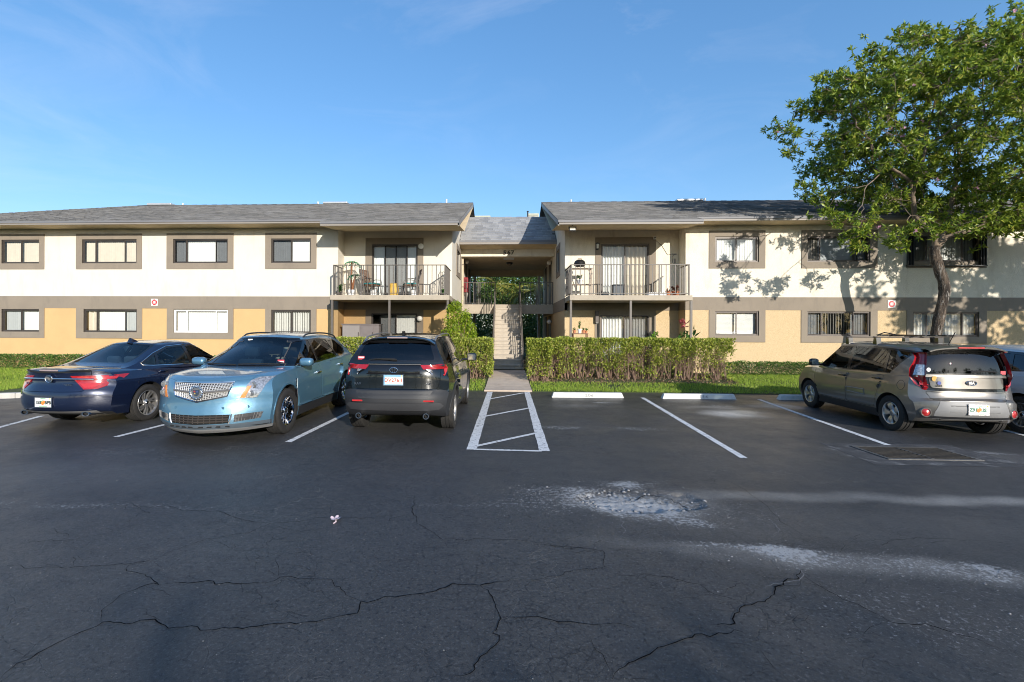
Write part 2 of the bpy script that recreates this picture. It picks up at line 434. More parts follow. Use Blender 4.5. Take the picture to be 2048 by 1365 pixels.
def window(root, o, s, Y, panes, frame_m=bronze, bottom=True, mull=0.045, door=False, sur=None):
    """o, s = rectangles; panes = [(width fraction, covering, screened)]"""
    fb = MB()
    yf0, yf1 = Y + 0.015, Y + 0.065
    x0, x1, z0, z1 = o; e = 0.04
    fb.box(x0, x0 + e, yf0, yf1, z0, z1); fb.box(x1 - e, x1, yf0, yf1, z0, z1)
    fb.box(x0 + e, x1 - e, yf0, yf1, z1 - e, z1); fb.box(x0 + e, x1 - e, yf0, yf1, z0, z0 + e)
    w = fb.build('sliding_door' if door else 'window', frame_m, root)
    if s is not None:
        sb = MB(); surround(sb, o, s, Y, bottom=bottom); sb.build('surround', sur or taupe, w)
    tot = sum(p[0] for p in panes); x = x0 + e; W = (x1 - x0 - 2 * e)
    for i, p in enumerate(panes):
        fr, cov, scr = p[:3]
        a, b = x, x + W * fr / tot; x = b
        off = 0.0 if i % 2 == 0 else 0.018
        sa = MB(); m = mull / 2; ya, yb = yf0 + 0.012 + off, yf0 + 0.034 + off
        sa.box(a, a + m, ya, yb, z0 + e, z1 - e); sa.box(b - m, b, ya, yb, z0 + e, z1 - e)
        sa.box(a + m, b - m, ya, yb, z1 - e - m, z1 - e); sa.box(a + m, b - m, ya, yb, z0 + e, z0 + e + m)
        sa.build('sash', frame_m, w)
        gp = MB(); gp.quad((a + m, ya + 0.011, z0 + e + m), (b - m, ya + 0.011, z0 + e + m), (b - m, ya + 0.011, z1 - e - m), (a + m, ya + 0.011, z1 - e - m))
        gp.build('pane', pane_m, w)
        if scr:
            sc = MB(); yy = yf0 + 0.004
            sc.quad((a + .006, yy, z0 + e), (b - .006, yy, z0 + e), (b - .006, yy, z1 - e), (a + .006, yy, z1 - e))
            sc.build('insect_screen', screen_m, w)
        if cov:
            cb = MB(); yb2 = Y + 0.15; mm = blind_m
            if cov == 'v': slats(cb, a, b, z0 + .01, z1 - .02, yb2, 0.085, 0.092, 0.12, 0.05)
            elif cov == 'vb': slats(cb, a, b, z0 + .01, z1 - .02, yb2, 0.085, 0.089, 0.3, 0.14); mm = blind_b
            elif cov == 'vg': slats(cb, a, b, z0 + .01, z1 - .02, yb2, 0.085, 0.092, 0.15, 0.1); mm = blind_g
            elif cov == 'vo': slats(cb, a, b, z0 + .01, z1 - .02, yb2, 0.088, 0.086, 1.22, 0.10)
            elif cov == 'h': hslats(cb, a, b, z0 + .01, z1 - .02, yb2, 0.028, 0.030, 1.05)
            elif cov == 'ho': hslats(cb, a, b, z0 + .01, z1 - .02, yb2, 0.05, 0.056, 1.2); mm = blind_g
            elif cov == 'c': curtain(cb, a, b, z0 + .01, z1 - .02, yb2)
            elif cov == 'cb': curtain(cb, a, b, z0 + .01, z1 - .02, yb2, 0.16, 0.05); mm = blind_b
            tag(cb.build('curtain' if cov[0] == 'c' else 'blind', mm, w), kind='stuff')
    return w

def rect(px0, py0, px1, py1, Y):
    x0, z1 = on_y(px0, py0, Y); x1, z0 = on_y(px1, py1, Y)
    return [x0, x1, z0, z1]

# ------------------------------------------------------------------ roofs: courses of tabs, each a separate chip with its own lip
def shingle_courses(name, material, parent, eave, slope, courses, xrange, expo=0.145, tab=0.30):
    """eave(i) -> (y, z) start of a course; slope = unit vector (sy, sz); xrange(i)->(x0,x1)"""
    sy, sz = slope; ny, nz = -sz, sy
    V, Fc = [], []
    rs = np.random.default_rng(3)
    for i in range(courses):
        y0, z0 = eave(i); x0, x1 = xrange(i)
        x = x0 - rs.uniform(0, tab)
        while x < x1:
            w = tab * rs.uniform(0.55, 1.25)
            a, b = max(x, x0), min(x + w - 0.006, x1); x += w
            if b - a < 0.02: continue
            t = 0.006 + rs.uniform(0, 0.012); drop = rs.uniform(-0.012, 0.012)
            yl, zl = y0 + sy * drop, z0 + sz * drop
            k = len(V)
            V += [(a, yl, zl), (b, yl, zl), (a, yl + ny * t, zl + nz * t), (b, yl + ny * t, zl + nz * t),
                  (a, y0 + sy * (expo + .03) + ny * .002, z0 + sz * (expo + .03) + nz * .002), (b, y0 + sy * (expo + .03) + ny * .002, z0 + sz * (expo + .03) + nz * .002)]
            Fc += [(k, k + 1, k + 3, k + 2), (k + 2, k + 3, k + 5, k + 4)]
    o = np_mesh(name, np.array(V), np.array(Fc), material, parent)
    return tag(o, kind='stuff')

EAVE_Y, EAVE_Z = 15.85, 5.47     # top of the main eave
BEAVE_Y = 15.20                  # the eave over the balconies comes lower
RIDGE_Y, RIDGE_Z = 22.2, 7.69
PITCH = (RIDGE_Z - EAVE_Z) / (RIDGE_Y - EAVE_Y)
def roof_z(y): return EAVE_Z + PITCH * (y - EAVE_Y) if y < RIDGE_Y else RIDGE_Z - PITCH * (y - RIDGE_Y)

def block(side):
    """one two-storey block; side -1 left of the breezeway, +1 right"""
    L = side < 0
    inner = XL if L else XR
    rec = RXL if L else RXR
    outer = -24.0 if L else 27.0
    rake = -1.49 if L else 1.72
    beave_x = -6.09 if L else 6.31
    cr, orr = (cream, orange) if L else (cream_r, orange_r)
    root = empty('apartment_building', ((inner + outer) / 2, FY, 0.2))
    tag(root, 'cream and orange two-storey apartment block left of the stairs, its recessed balcony holding chairs' if L else
        'cream and orange two-storey apartment block right of the stairs, dappled with tree shadow', 'building', 'apartment blocks either side of the stairs')
    X = lambda a, b: (min(a, b), max(a, b))
    # ---- windows from the survey
    if L:
        up = [((4, 479, 79, 525.5), (-13, 468, 89, 538)), ((165, 479, 274, 526.5), (153, 468, 284, 538)), ((347, 479, 456, 526.5), (334, 467.5, 467, 538.5)), ((543, 479.5, 622, 527), (531, 467.5, 633, 539))]
        lo = [((4, 618.5, 79, 663.5), (-13, 617, 89, 677)), ((168, 619.5, 274.5, 665), (153, 617, 284.5, 678)), ((348, 620, 456, 666), (334.5, 617, 467, 679)), ((543, 620, 622, 667), (531, 617, 633, 680))]
        upp = [[(1, 'vb', 0), (1, 'vb', 0)], [(.9, 'vb', 0), (2.2, 'vb', 0), (.9, 'vb', 0)], [(.9, 'vg', 1), (2.3, 'v', 0), (.9, 'vg', 1)], [(1, 'vg', 1), (1, 'v', 0)]]
        lop = [[(1, 'vg', 0), (1, 'v', 0)], [(.9, 'cb', 0), (2.2, 'v', 0), (.9, 'vg', 0)], [(.9, 'v', 0), (2.3, 'v', 0), (.9, 'v', 0)], [(1, 'vo', 0), (1, 'vo', 0)]]
    else:
        up = [((1430, 474, 1517, 524), (1418, 462, 1530, 537)), ((1614, 473, 1739, 523), (1603, 461, 1754, 536)), ((1825, 474, 1957, 524), (1813, 459, 1972, 536)), ((2090, 474, 2180, 524), (2076, 459, 2194, 536))]
        lo = [((1430, 623, 1517, 671.5), (1418, 622, 1530, 685.5)), ((1614, 623, 1740, 673), (1602, 622, 1754, 686)), ((1825, 623.5, 1957, 674), (1813, 622, 1972, 687)), ((2090, 623.5, 2180, 674), (2076, 622, 2194, 687))]
        upp = [[(1, 'v', 0), (1, 'v', 0)], [(.8, 'vb', 1), (2.2, 'ho', 0), (.9, 'vg', 1)], [(.9, 'v', 1), (2.3, 'v', 0), (.9, 'v', 1)], [(1, 'v', 0), (1, 'v', 0)]]
        lop = [[(1, 'h', 0), (1, 'h', 0)], [(.9, 'vg', 1), (2.1, 'vo', 0), (1, 'vg', 1)], [(.9, 'c', 0), (2.2, 'c', 0), (.9, 'c', 0)], [(1, 'v', 0), (1, 'v', 0)]]
    UT, UB, LT, LB = 4.975, 4.092, 2.392, 1.55
    def fix(r, s, t, b, st, sb):
        o = rect(*r, FY); q = rect(*s, FY); o[2], o[3] = b, t; q[2], q[3] = sb, st
        return o, q
    ups = [fix(r, s, UT, UB, 5.185, 3.875) for r, s in up]
    los = [fix(r, s, LT, LB, 2.428, 1.32) for r, s in lo]
    x0, x1 = X(outer, rec)
    BT, BB = 2.877, 2.43
    w = MB(); holed_wall(w, x0, x1, BT, 5.40, [o for o, s in ups], FY, 0.2); w.build('upper_wall', cr, root)
    w = MB(); holed_wall(w, x0, x1, 0.0, BB, [o for o, s in los], FY, 0.2); w.build('lower_wall', orr, root)
    w = MB(); w.box(x0, x1, FY - 0.012, FY + 0.1, BB, BT); w.build('band', taupe, root)
    for (o, s), p in zip(ups, upp): window(root, o, s, FY, p)
    for (o, s), p in zip(los, lop): window(root, o, s, FY, p, frame_m=white_m if (L and p[0][1] == 'v' and len(p) == 3) else bronze)
    # ---- recess: side wall, back wall with two sliding doors
    if L:
        du, su = rect(744.5, 489, 835, 587, BY), rect(731.5, 477, 846.5, 587, BY)
        dl, sl = rect(743, 627, 834, 690, BY), rect(731.5, 617, 846.5, 690, BY)
    else:
        du, su = rect(1202, 488, 1298, 587, BY), rect(1190.5, 475.5, 1311, 587, BY)
        dl, sl = rect(1201, 630, 1298, 690, BY), rect(1190, 617, 1311, 690, BY)
    du[2] = su[2] = 2.90; dl[2] = sl[2] = 0.30; sl[3] = BB
    xa, xb = X(rec, inner)
    w = MB(); holed_wall(w, xa, xb, BT, 5.42, [du], BY, 0.2)
    w.quad((rec, FY, BT), (rec, BY, BT), (rec, BY, 5.42), (rec, FY, 5.42)); w.build('recess_wall', cr, root)
    w = MB(); holed_wall(w, xa, xb, 0.0, BB, [dl], BY, 0.2)
    w.quad((rec, FY, 0), (rec, BY, 0), (rec, BY, BB), (rec, FY, BB)); w.build('patio_wall', orr, root)
    w = MB(); w.box(xa, xb, BY - 0.012, BY + 0.1, BB, BT); w.box(*X(rec, rec + (0.012 if L else -0.012)), FY, BY - 0.012, BB, BT); w.build('recess_band', taupe, root)
    if L:
        window(root, du, su, BY, [(1.1, 'v', 0), (1, 'v', 1), (1, 'v', 1), (.9, 'v', 0)], bottom=False, door=True)
        window(root, dl, sl, BY, [(.7, None, 1), (1.5, 'vg', 1), (1.9, 'v', 0)], bottom=False, door=True)
    else:
        window(root, du, su, BY, [(1, 'c', 0), (1, 'cb', 0)], bottom=False, door=True)
        window(root, dl, sl, BY, [(1, 'c', 0), (1, 'c', 1)], bottom=False, door=True)
    # ---- inner side wall along the breezeway, with a window and doors
    sgn = -1 if L else 1
    if L: wy = (18.75, 20.5)
    else: wy = (18.75, 20.1)
    wh = (wy[0] + .22, wy[1] - .22, UB, UT)
    w = MB(); holed_wall(w, BY, 27.1, BT, 5.5, [wh], inner, 0.15, axis='x', sign=sgn)
    # gable triangle above
    w.quad((inner, BY, 5.5), (inner, 27.1, 5.5), (inner, 27.1, roof_z(27.1) - .12), (inner, BY, roof_z(BY) - .12))
    w.add([(inner, BY, roof_z(BY) - .12), (inner, 27.1, roof_z(27.1) - .12), (inner, RIDGE_Y, RIDGE_Z - .12)], [(0, 1, 2)])
    w.build('side_wall', cr, root)
    w = MB(); w.quad((inner, BY, 0), (inner, 27.1, 0), (inner, 27.1, BB), (inner, BY, BB)); w.build('lower_side_wall', orr, root)
    w = MB(); w.box(*X(inner - sgn * 0.012, inner + sgn * .1), BY - 0.012, 27.1, BB, BT); w.build('side_band', taupe, root)
    # side window built from boxes in the x plane
    fm = MB(); p0, p1 = X(inner + sgn * .05, inner + sgn * .1)
    for (a, b, c, d) in [(wh[0], wh[0] + .04, wh[2], wh[3]), (wh[1] - .04, wh[1], wh[2], wh[3]), (wh[0], wh[1], wh[3] - .04, wh[3]), (wh[0], wh[1], wh[2], wh[2] + .04), ((wh[0] + wh[1]) / 2 - .02, (wh[0] + wh[1]) / 2 + .02, wh[2], wh[3])]:
        fm.box(p0, p1, a, b, c, d)
    sw = fm.build('window', bronze, root)
    sb = MB(); q0, q1 = X(inner - sgn * .025, inner + sgn * .015)
    for (a, b, c, d) in [(wy[0], wh[0], 3.875, 5.185), (wh[1], wy[1], 3.875, 5.185), (wh[0], wh[1], UT, 5.185), (wh[0], wh[1], 3.875, UB)]: sb.box(q0, q1, a, b, c, d)
    sb.build('surround', taupe, sw)
    g = MB(); xg = inner + sgn * .075; g.quad((xg, wh[0], wh[2]), (xg, wh[1], wh[2]), (xg, wh[1], wh[3]), (xg, wh[0], wh[3])); g.build('pane', pane_m, sw)
    g = MB(); xg = inner + sgn * .16; g.quad((xg, wh[0], wh[2]), (xg, wh[1], wh[2]), (xg, wh[1], wh[3]), (xg, wh[0], wh[3])); g.build('blind', blind_m, sw)
    for dy in ((22.2, 24.4) if not L else (22.8, 25.0)):
        for zb in (2.86, 0.26):
            d = MB(); r0, r1 = X(inner - sgn * .03, inner + sgn * .02)
            d.box(r0, r1, dy, dy + .08, zb, zb + 2.1); d.box(r0, r1, dy + .98, dy + 1.06, zb, zb + 2.1); d.box(r0, r1, dy + .08, dy + .98, zb + 2.02, zb + 2.1)
            dd = d.build('door', taupe_dk, root)
            l_ = MB(); l_.box(*X(inner - sgn * .014, inner + sgn * .02), dy + .08, dy + .98, zb, zb + 2.02); l_.build('door_leaf', mat('brown_door', (0.10, 0.062, 0.04), 0.5), dd)
            k = MB(); k.ball((inner - sgn * .06, dy + .9, zb + 1.0), .035, 8, 6); k.build('handle', bronze_lt, dd)
    # ---- rear walls, and dark sheets whose colour stands in for shaded rooms
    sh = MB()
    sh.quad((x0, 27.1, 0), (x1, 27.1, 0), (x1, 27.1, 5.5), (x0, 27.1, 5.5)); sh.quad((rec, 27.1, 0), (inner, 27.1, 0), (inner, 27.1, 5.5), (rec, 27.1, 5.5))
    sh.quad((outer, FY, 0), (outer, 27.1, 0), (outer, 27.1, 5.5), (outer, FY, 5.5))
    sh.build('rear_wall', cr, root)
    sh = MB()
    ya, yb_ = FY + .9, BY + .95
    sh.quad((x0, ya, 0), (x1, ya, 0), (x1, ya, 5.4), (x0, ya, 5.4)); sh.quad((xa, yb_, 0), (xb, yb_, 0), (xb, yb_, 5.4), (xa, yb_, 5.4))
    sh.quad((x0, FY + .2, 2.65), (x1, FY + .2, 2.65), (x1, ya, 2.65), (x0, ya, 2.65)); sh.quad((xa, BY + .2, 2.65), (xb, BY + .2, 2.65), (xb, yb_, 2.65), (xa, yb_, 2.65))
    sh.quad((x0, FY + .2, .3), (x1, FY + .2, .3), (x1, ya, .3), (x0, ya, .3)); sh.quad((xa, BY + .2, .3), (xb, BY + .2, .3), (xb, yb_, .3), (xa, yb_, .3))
    sh.build('room_shade', room_m, root)
    # ---- roof deck (front slope, back slope, hip at the far end)
    rd = MB(); t = 0.004
    hx = outer - .6 if L else outer + .6
    hip = hx + (RIDGE_Y - EAVE_Y) * (1 if L else -1)
    if L: hip = -18.0; hx = hip - (RIDGE_Y - EAVE_Y)
    e0 = (hx, EAVE_Y, EAVE_Z); r0 = (hip, RIDGE_Y, RIDGE_Z); r1 = (rake, RIDGE_Y, RIDGE_Z)
    yb2 = RIDGE_Y + (RIDGE_Y - EAVE_Y)
    kx, ky = beave_x, roof_z(BEAVE_Y)
    rd.add([e0, (kx, EAVE_Y, EAVE_Z), (kx, BEAVE_Y, ky), (rake, BEAVE_Y, ky), r1, r0], [(0, 1, 2, 3, 4, 5)])
    rd.add([(hx, yb2, EAVE_Z), (rake, yb2, EAVE_Z), r1, r0], [(0, 1, 2, 3)])
    rd.add([e0, (hx, yb2, EAVE_Z), r0], [(0, 1, 2)])
    roof = rd.build('roof', shingle_m, root)
    sl_ = math.hypot(1, PITCH); sy, sz = 1 / sl_, PITCH / sl_
    expo = 0.145
    y_first = BEAVE_Y; ncs = int((RIDGE_Y - BEAVE_Y) * sl_ / expo)
    def ev(i): y = y_first + sy * expo * i; return y, roof_z(y) + 0.004
    def xr_(i):
        y = ev(i)[0]
        if y < EAVE_Y - .02: far = kx
        else: far = hx + (y - EAVE_Y) * (1 if hip > hx else -1)
        return X(far, rake)
    shingle_courses('shingles', shingle_m, roof, ev, (sy, sz), ncs, xr_, expo)
    # ridge cap
    rc = MB(); a, b = X(hip, rake)
    n = int((b - a) / .25)
    for i in range(n):
        xx = a + (b - a) * i / n; x2 = xx + (b - a) / n - .008; lift = .012 + .008 * (i % 2)
        rc.add([(xx, RIDGE_Y - .13, RIDGE_Z - .13 * PITCH + lift), (x2, RIDGE_Y - .13, RIDGE_Z - .13 * PITCH + lift), (xx, RIDGE_Y, RIDGE_Z + lift + .012), (x2, RIDGE_Y, RIDGE_Z + lift + .012), (xx, RIDGE_Y + .13, RIDGE_Z - .13 * PITCH + lift), (x2, RIDGE_Y + .13, RIDGE_Z - .13 * PITCH + lift)], [(0, 1, 3, 2), (2, 3, 5, 4)])
    tag(rc.build('ridge_cap', shingle_m, roof), kind='stuff')
    # fascia, drip edge, soffits
    fa = MB()
    fa.box(*X(hx, kx), EAVE_Y + .015, EAVE_Y + .05, EAVE_Z - .115, EAVE_Z - .02)
    fa.box(*X(kx, rake), BEAVE_Y + .015, BEAVE_Y + .05, ky - .125, ky - .02)
    # rake board, stepping up the gable
    yy0, yy1 = BEAVE_Y + .015, RIDGE_Y
    ra0, ra1 = X(rake, rake + (-.035 if L else .035))
    def rk(y, d): return roof_z(y) - d
    fa.add([(ra0, yy0, rk(yy0, .17)), (ra1, yy0, rk(yy0, .17)), (ra1, yy1, rk(yy1, .17)), (ra0, yy1, rk(yy1, .17)), (ra0, yy0, rk(yy0, .01)), (ra1, yy0, rk(yy0, .01)), (ra1, yy1, rk(yy1, .01)), (ra0, yy1, rk(yy1, .01))],
           [(0, 3, 2, 1), (4, 5, 6, 7), (0, 1, 5, 4), (1, 2, 6, 5), (2, 3, 7, 6), (3, 0, 4, 7)])
    fa.build('fascia', fascia_m, roof)
    de = MB(); de.box(*X(hx, kx), EAVE_Y - .012, EAVE_Y + .014, EAVE_Z - .055, EAVE_Z + .008); de.box(*X(kx, rake), BEAVE_Y - .012, BEAVE_Y + .014, ky - .06, ky + .008)
    de.build('drip_edge', drip_m, roof)
    so = MB()
    so.quad((hx, EAVE_Y + .05, EAVE_Z - .11), (kx, EAVE_Y + .05, EAVE_Z - .11), (kx, FY, 5.36), (hx, FY, 5.36))
    so.quad((kx, BEAVE_Y + .05, ky - .12), (rake, BEAVE_Y + .05, ky - .12), (rake, BY, 5.35), (kx, BY, 5.35))
    so.quad((kx, BEAVE_Y + .05, ky - .12), (kx, BY, 5.35), (kx, BY, 5.44), (kx, BEAVE_Y + .05, ky - .03))
    # underside of the rake overhang
    so.add([(rake, BY, 5.35), (inner, BY, 5.35), (inner, RIDGE_Y, RIDGE_Z - .16), (rake, RIDGE_Y, RIDGE_Z - .16)], [(0, 1, 2, 3)])
    so.build('soffit', soffit_m, roof)
    # pipes and flat vents on the ridge
    pipes = [(366, 407, 411), (636, 404, 409), (893, 399, 408)] if L else [(1142, 400, 407), (1410, 397, 404), (1724, 393, 400)]
    for (px, pt, pb) in pipes:
        xx, zt = on_y(px, pt, RIDGE_Y + .5); zt = max(zt, RIDGE_Z + .12)
        p = MB(); p.tube([(xx, RIDGE_Y + .5, RIDGE_Z - .25), (xx, RIDGE_Y + .5, zt)], .045, 10)
        p.lathe([(.09, 0), (.06, .12), (.048, .13)], 10, Matrix.Translation((xx, RIDGE_Y + .5, RIDGE_Z - .12)))
        p.build('vent_pipe', mat('pvc_pipe', (.55, .57, .58), .5), roof)
    for (pa, pb) in ([(306, 354), (652, 700)] if L else [(1348, 1400), (1735, 1788)]):
        xa_, _ = on_y(pa, 405, RIDGE_Y + .3); xb_, _ = on_y(pb, 405, RIDGE_Y + .3)
        p = MB(); p.rbox(xa_, xb_, RIDGE_Y - .12, RIDGE_Y + .7, RIDGE_Z + .005, RIDGE_Z + .10, .02); p.box(xa_ + .05, xb_ - .05, RIDGE_Y - .06, RIDGE_Y + .6, RIDGE_Z - .2, RIDGE_Z + .006)
        p.build('ridge_vent', mat('galvanised_sheet', (.50, .51, .52), .4, metal=.4), roof)
    return root

LEFT = block(-1)
RIGHT = block(1)

# ------------------------------------------------------------------ balconies
def baluster_run(parent, p0, p1, z0, z1, spacing=0.15, posts=(), bar=0.010, post=0.022, names=('top_rail', 'bottom_rail', 'baluster', 'post'), zslope=0.0, material=None):
    """straight railing between two plan points"""
    material = material or rail_m
    p0, p1 = Vector((*p0, 0)), Vector((*p1, 0)); d = p1 - p0; ln = d.length; d.normalize()
    ang = math.atan2(d.y, d.x); M = Matrix.Translation(p0) @ Matrix.Rotation(ang, 4, 'Z')
    b = MB(); b.rbox(-.02, ln + .02, -.022, .022, z1 - .028, z1, .006, M); b.build(names[0], material, parent)
    b = MB(); b.box(0, ln, -.012, .012, z0 + .05, z0 + .075, M); b.build(names[1], material, parent)
    n = int(round(ln / spacing))
    me = None
    mb = MB(); mb.box(-bar, bar, -bar, bar, z0 + .076, z1 - .029, Matrix.Rotation(ang, 4, 'Z')); me = mb.mesh(names[2], material)
    for i in range(1, n):
        t = ln * i / n
        if any(abs(t - q * ln) < spacing * .3 for q in posts): continue
        o = link_mesh(names[2], me, parent); o.location = p0 + d * t
    if posts:
        mb = MB(); mb.box(-post, post, -post, post, z0, z1 - .029, Matrix.Rotation(ang, 4, 'Z')); mp_ = mb.mesh(names[3], material)
        for q in posts:
            o = link_mesh(names[3], mp_, parent); o.location = p0 + d * (ln * q)

BAL_Y = 15.74; SLAB_B, SLAB_T = 2.70, 2.872; RAIL_T = 3.90
def balcony(root, L):
    xs0 = on_y(661 if L else 1139, 595, BAL_Y)[0]; xs1 = on_y(899 if L else 1384, 595, BAL_Y)[0]
    sl = MB(); sl.rbox(xs0, xs1, BAL_Y - .06, FY - .013, SLAB_B, SLAB_T, .012)
    sl.box(max(xs0, RXL + .013) if L else XR + .002, XL - .002 if L else min(xs1, RXR - .013), FY - .013, BY - .013, SLAB_B, SLAB_T)
    s = sl.build('balcony', concrete, root)
    xr0 = on_y(667.5 if L else 1142.5, 560, BAL_Y)[0]; xr1 = on_y(890 if L else 1378, 560, BAL_Y)[0]
    baluster_run(s, (xr0, BAL_Y), (xr1, BAL_Y), SLAB_T, RAIL_T, .148, (0.0, .25, .5, .75, 1.0))
    baluster_run(s, (xr0, BAL_Y + .03), (xr0, FY - .03 if L else BY - .05), SLAB_T, RAIL_T, .148, ())
    baluster_run(s, (xr1, BAL_Y + .03), (xr1, BY - .05 if L else FY - .03), SLAB_T, RAIL_T, .148, ())
    # slim posts of the screened patio under it
    for px in ((664.5, 779, 895.5) if L else (1141.5, 1261, 1382)):
        x = on_y(px, 640, BAL_Y)[0]
        p = MB(); p.box(x - .035, x + .035, BAL_Y - .035, BAL_Y + .035, .24, SLAB_B)
        p.build('patio_post', rail_m, root)
    if L:
        q = MB(); a, b = on_y(667, 640, BAL_Y)[0], on_y(892, 640, BAL_Y)[0]
        q.quad((a, BAL_Y + .01, .3), (b, BAL_Y + .01, .3), (b, BAL_Y + .01, SLAB_B), (a, BAL_Y + .01, SLAB_B)); q.build('insect_screen', screen_l, root)
balcony(LEFT, True); balcony(RIGHT, False)

# ------------------------------------------------------------------ breezeway: bridge roof, beam, ceiling, landing
LAND_Y, LAND_T = 21.3, 2.84
bw = tag(empty('breezeway', (.13, LAND_Y, .2)), 'covered breezeway with shingled bridge roof and number 567 joining the two blocks', 'breezeway')
BR_Y0, BR_Y1 = 20.0, 22.0
bz0 = on_y(1017, 481, BR_Y0)[1]; bz1 = on_y(1020, 434.5, BR_Y1)[1]
b = MB(); g_ = .004
bx0, bx1 = XL + g_, XR - g_
b.add([(bx0, BR_Y0, bz0 - .03), (bx1, BR_Y0, bz0 - .03), (bx1, BR_Y1, bz1 - .03), (bx0, BR_Y1, bz1 - .03), (bx1, 26.5, 5.6), (bx0, 26.5, 5.6)], [(0, 1, 2, 3), (3, 2, 4, 5)])
bridge_roof = b.build('bridge_roof', shingle_m, bw)
ln = math.hypot(BR_Y1 - BR_Y0, bz1 - bz0); bsy, bsz = (BR_Y1 - BR_Y0) / ln, (bz1 - bz0) / ln
NC = 14; ex = ln / NC
tabs = []
for wv in (.20, .26, .32):
    t = MB(); h = .022
    t.add([(0, 0, 0), (wv, 0, 0), (0, -bsz * h, bsy * h), (wv, -bsz * h, bsy * h), (0, bsy * (ex + .05), bsz * (ex + .05)), (wv, bsy * (ex + .05), bsz * (ex + .05)),
           (0, bsy * (ex + .05) - bsz * .004, bsz * (ex + .05) + bsy * .004), (wv, bsy * (ex + .05) - bsz * .004, bsz * (ex + .05) + bsy * .004)],
          [(0, 1, 3, 2), (2, 3, 7, 6), (0, 2, 6, 4), (1, 5, 7, 3), (0, 4, 5, 1)])
    tabs.append((wv, t.mesh('shingle', shingle_o)))
cnt = 0
for i in range(NC):
    x = bx0 + random.uniform(0, .05); y, z = BR_Y0 + bsy * ex * i, bz0 + bsz * ex * i - .012
    while x < bx1 - .18:
        wv, me = random.choice(tabs)
        if x + wv > bx1 or bx1 - x - wv < .19: wv, me = max([q for q in tabs if q[0] <= bx1 - x + .001], key=lambda q: q[0], default=tabs[0])
        dr = random.choice((0, 0, -.035)) + random.uniform(-.006, .006)
        o = link_mesh('shingle', me, bridge_roof); o.location = (x, y + bsy * dr, z + bsz * dr + .004 * (cnt % 2)); cnt += 1
        x += wv + .004
b = MB(); b.box(bx0, bx1, BR_Y0 - .02, BR_Y0 + .02, bz0 - .17, bz0 - .03); b.build('fascia', fascia_m, bw)
b = MB(); b.box(bx0, bx1, BR_Y0 - .035, BR_Y0 - .021, bz0 - .075, bz0 + .012); b.build('drip_edge', drip_m, bw)
BEAM_Y = 20.85
b = MB(); b.quad((bx0, BR_Y0 + .02, bz0 - .15), (bx1, BR_Y0 + .02, bz0 - .15), (bx1, BEAM_Y, 5.28), (bx0, BEAM_Y, 5.28)); b.build('soffit', soffit_m, bw)
b = MB(); b.box(bx0, bx1, BEAM_Y, BEAM_Y + .3, 4.955, 5.30); beam = b.build('beam', cream_r, bw)
b = MB(); b.box(bx0, bx1, BEAM_Y + .3, 27.05, 5.06, 5.2); b.build('ceiling', soffit_m, bw)
b = MB(); b.box(bx0, bx1, 26.75, 27.06, 4.72, 5.059); b.build('rear_beam', soffit_m, bw)
nx, nz = on_y(1016.5, 506, BEAM_Y)
for ch, px in (('5', 1009.5), ('6', 1017.5), ('7', 1025)):
    nx = on_y(px, 506, BEAM_Y)[0]
    M = Matrix.Translation((nx, BEAM_Y - .012, nz)) @ Matrix.Rotation(math.radians(90), 4, 'X') @ Matrix.Diagonal((1.15, 1, 1, 1))
    lettering('house_number', ch, .25, mat('dark_bronze_numeral', (.05, .045, .035), .6), M, bw, .01, 1, .006)
b = MB(); b.box(bx0, bx1, LAND_Y, 27.05, LAND_T - .16, LAND_T); b.box(bx0, bx1, LAND_Y, LAND_Y + .2, LAND_T - .42, LAND_T - .16)
land = b.build('landing', concrete, bw)
sx0, sx1 = -.45, .72           # stair flight
zr1 = LAND_T + 1.02
for (a, c) in ((bx0 + .03, sx0 + .03), (sx1 - .03, bx1 - .03)):
    baluster_run(land, (a, LAND_Y + .05), (c, LAND_Y + .05), LAND_T, zr1, .165, (0.0, .5, 1.0))
baluster_run(land, (bx0 + .02, 26.95), (bx1 - .02, 26.95), LAND_T, zr1, .165, (0.0, .33, .66, 1.0), material=taupe_dk)
for px in (949.5, 1078):
    x = on_y(px, 580, 26.6)[0]
    b = MB(); b.tube([(x, 26.6, LAND_T), (x, 26.6, 4.72)], .085, 16); b.tube([(x, 26.6, .2), (x, 26.6, LAND_T - .16)], .085, 16); b.build('column', mat('pale_column_paint', (.55, .58, .60), .6), bw)
# ground-level dark store doors and a paved passage floor
b = MB(); b.box(bx0, bx1, 17.9, 33, .12, .235); tag(b.build('walkway', mat('grey_paving', (.30, .28, .25), .9, bump=.3)), kind='structure')

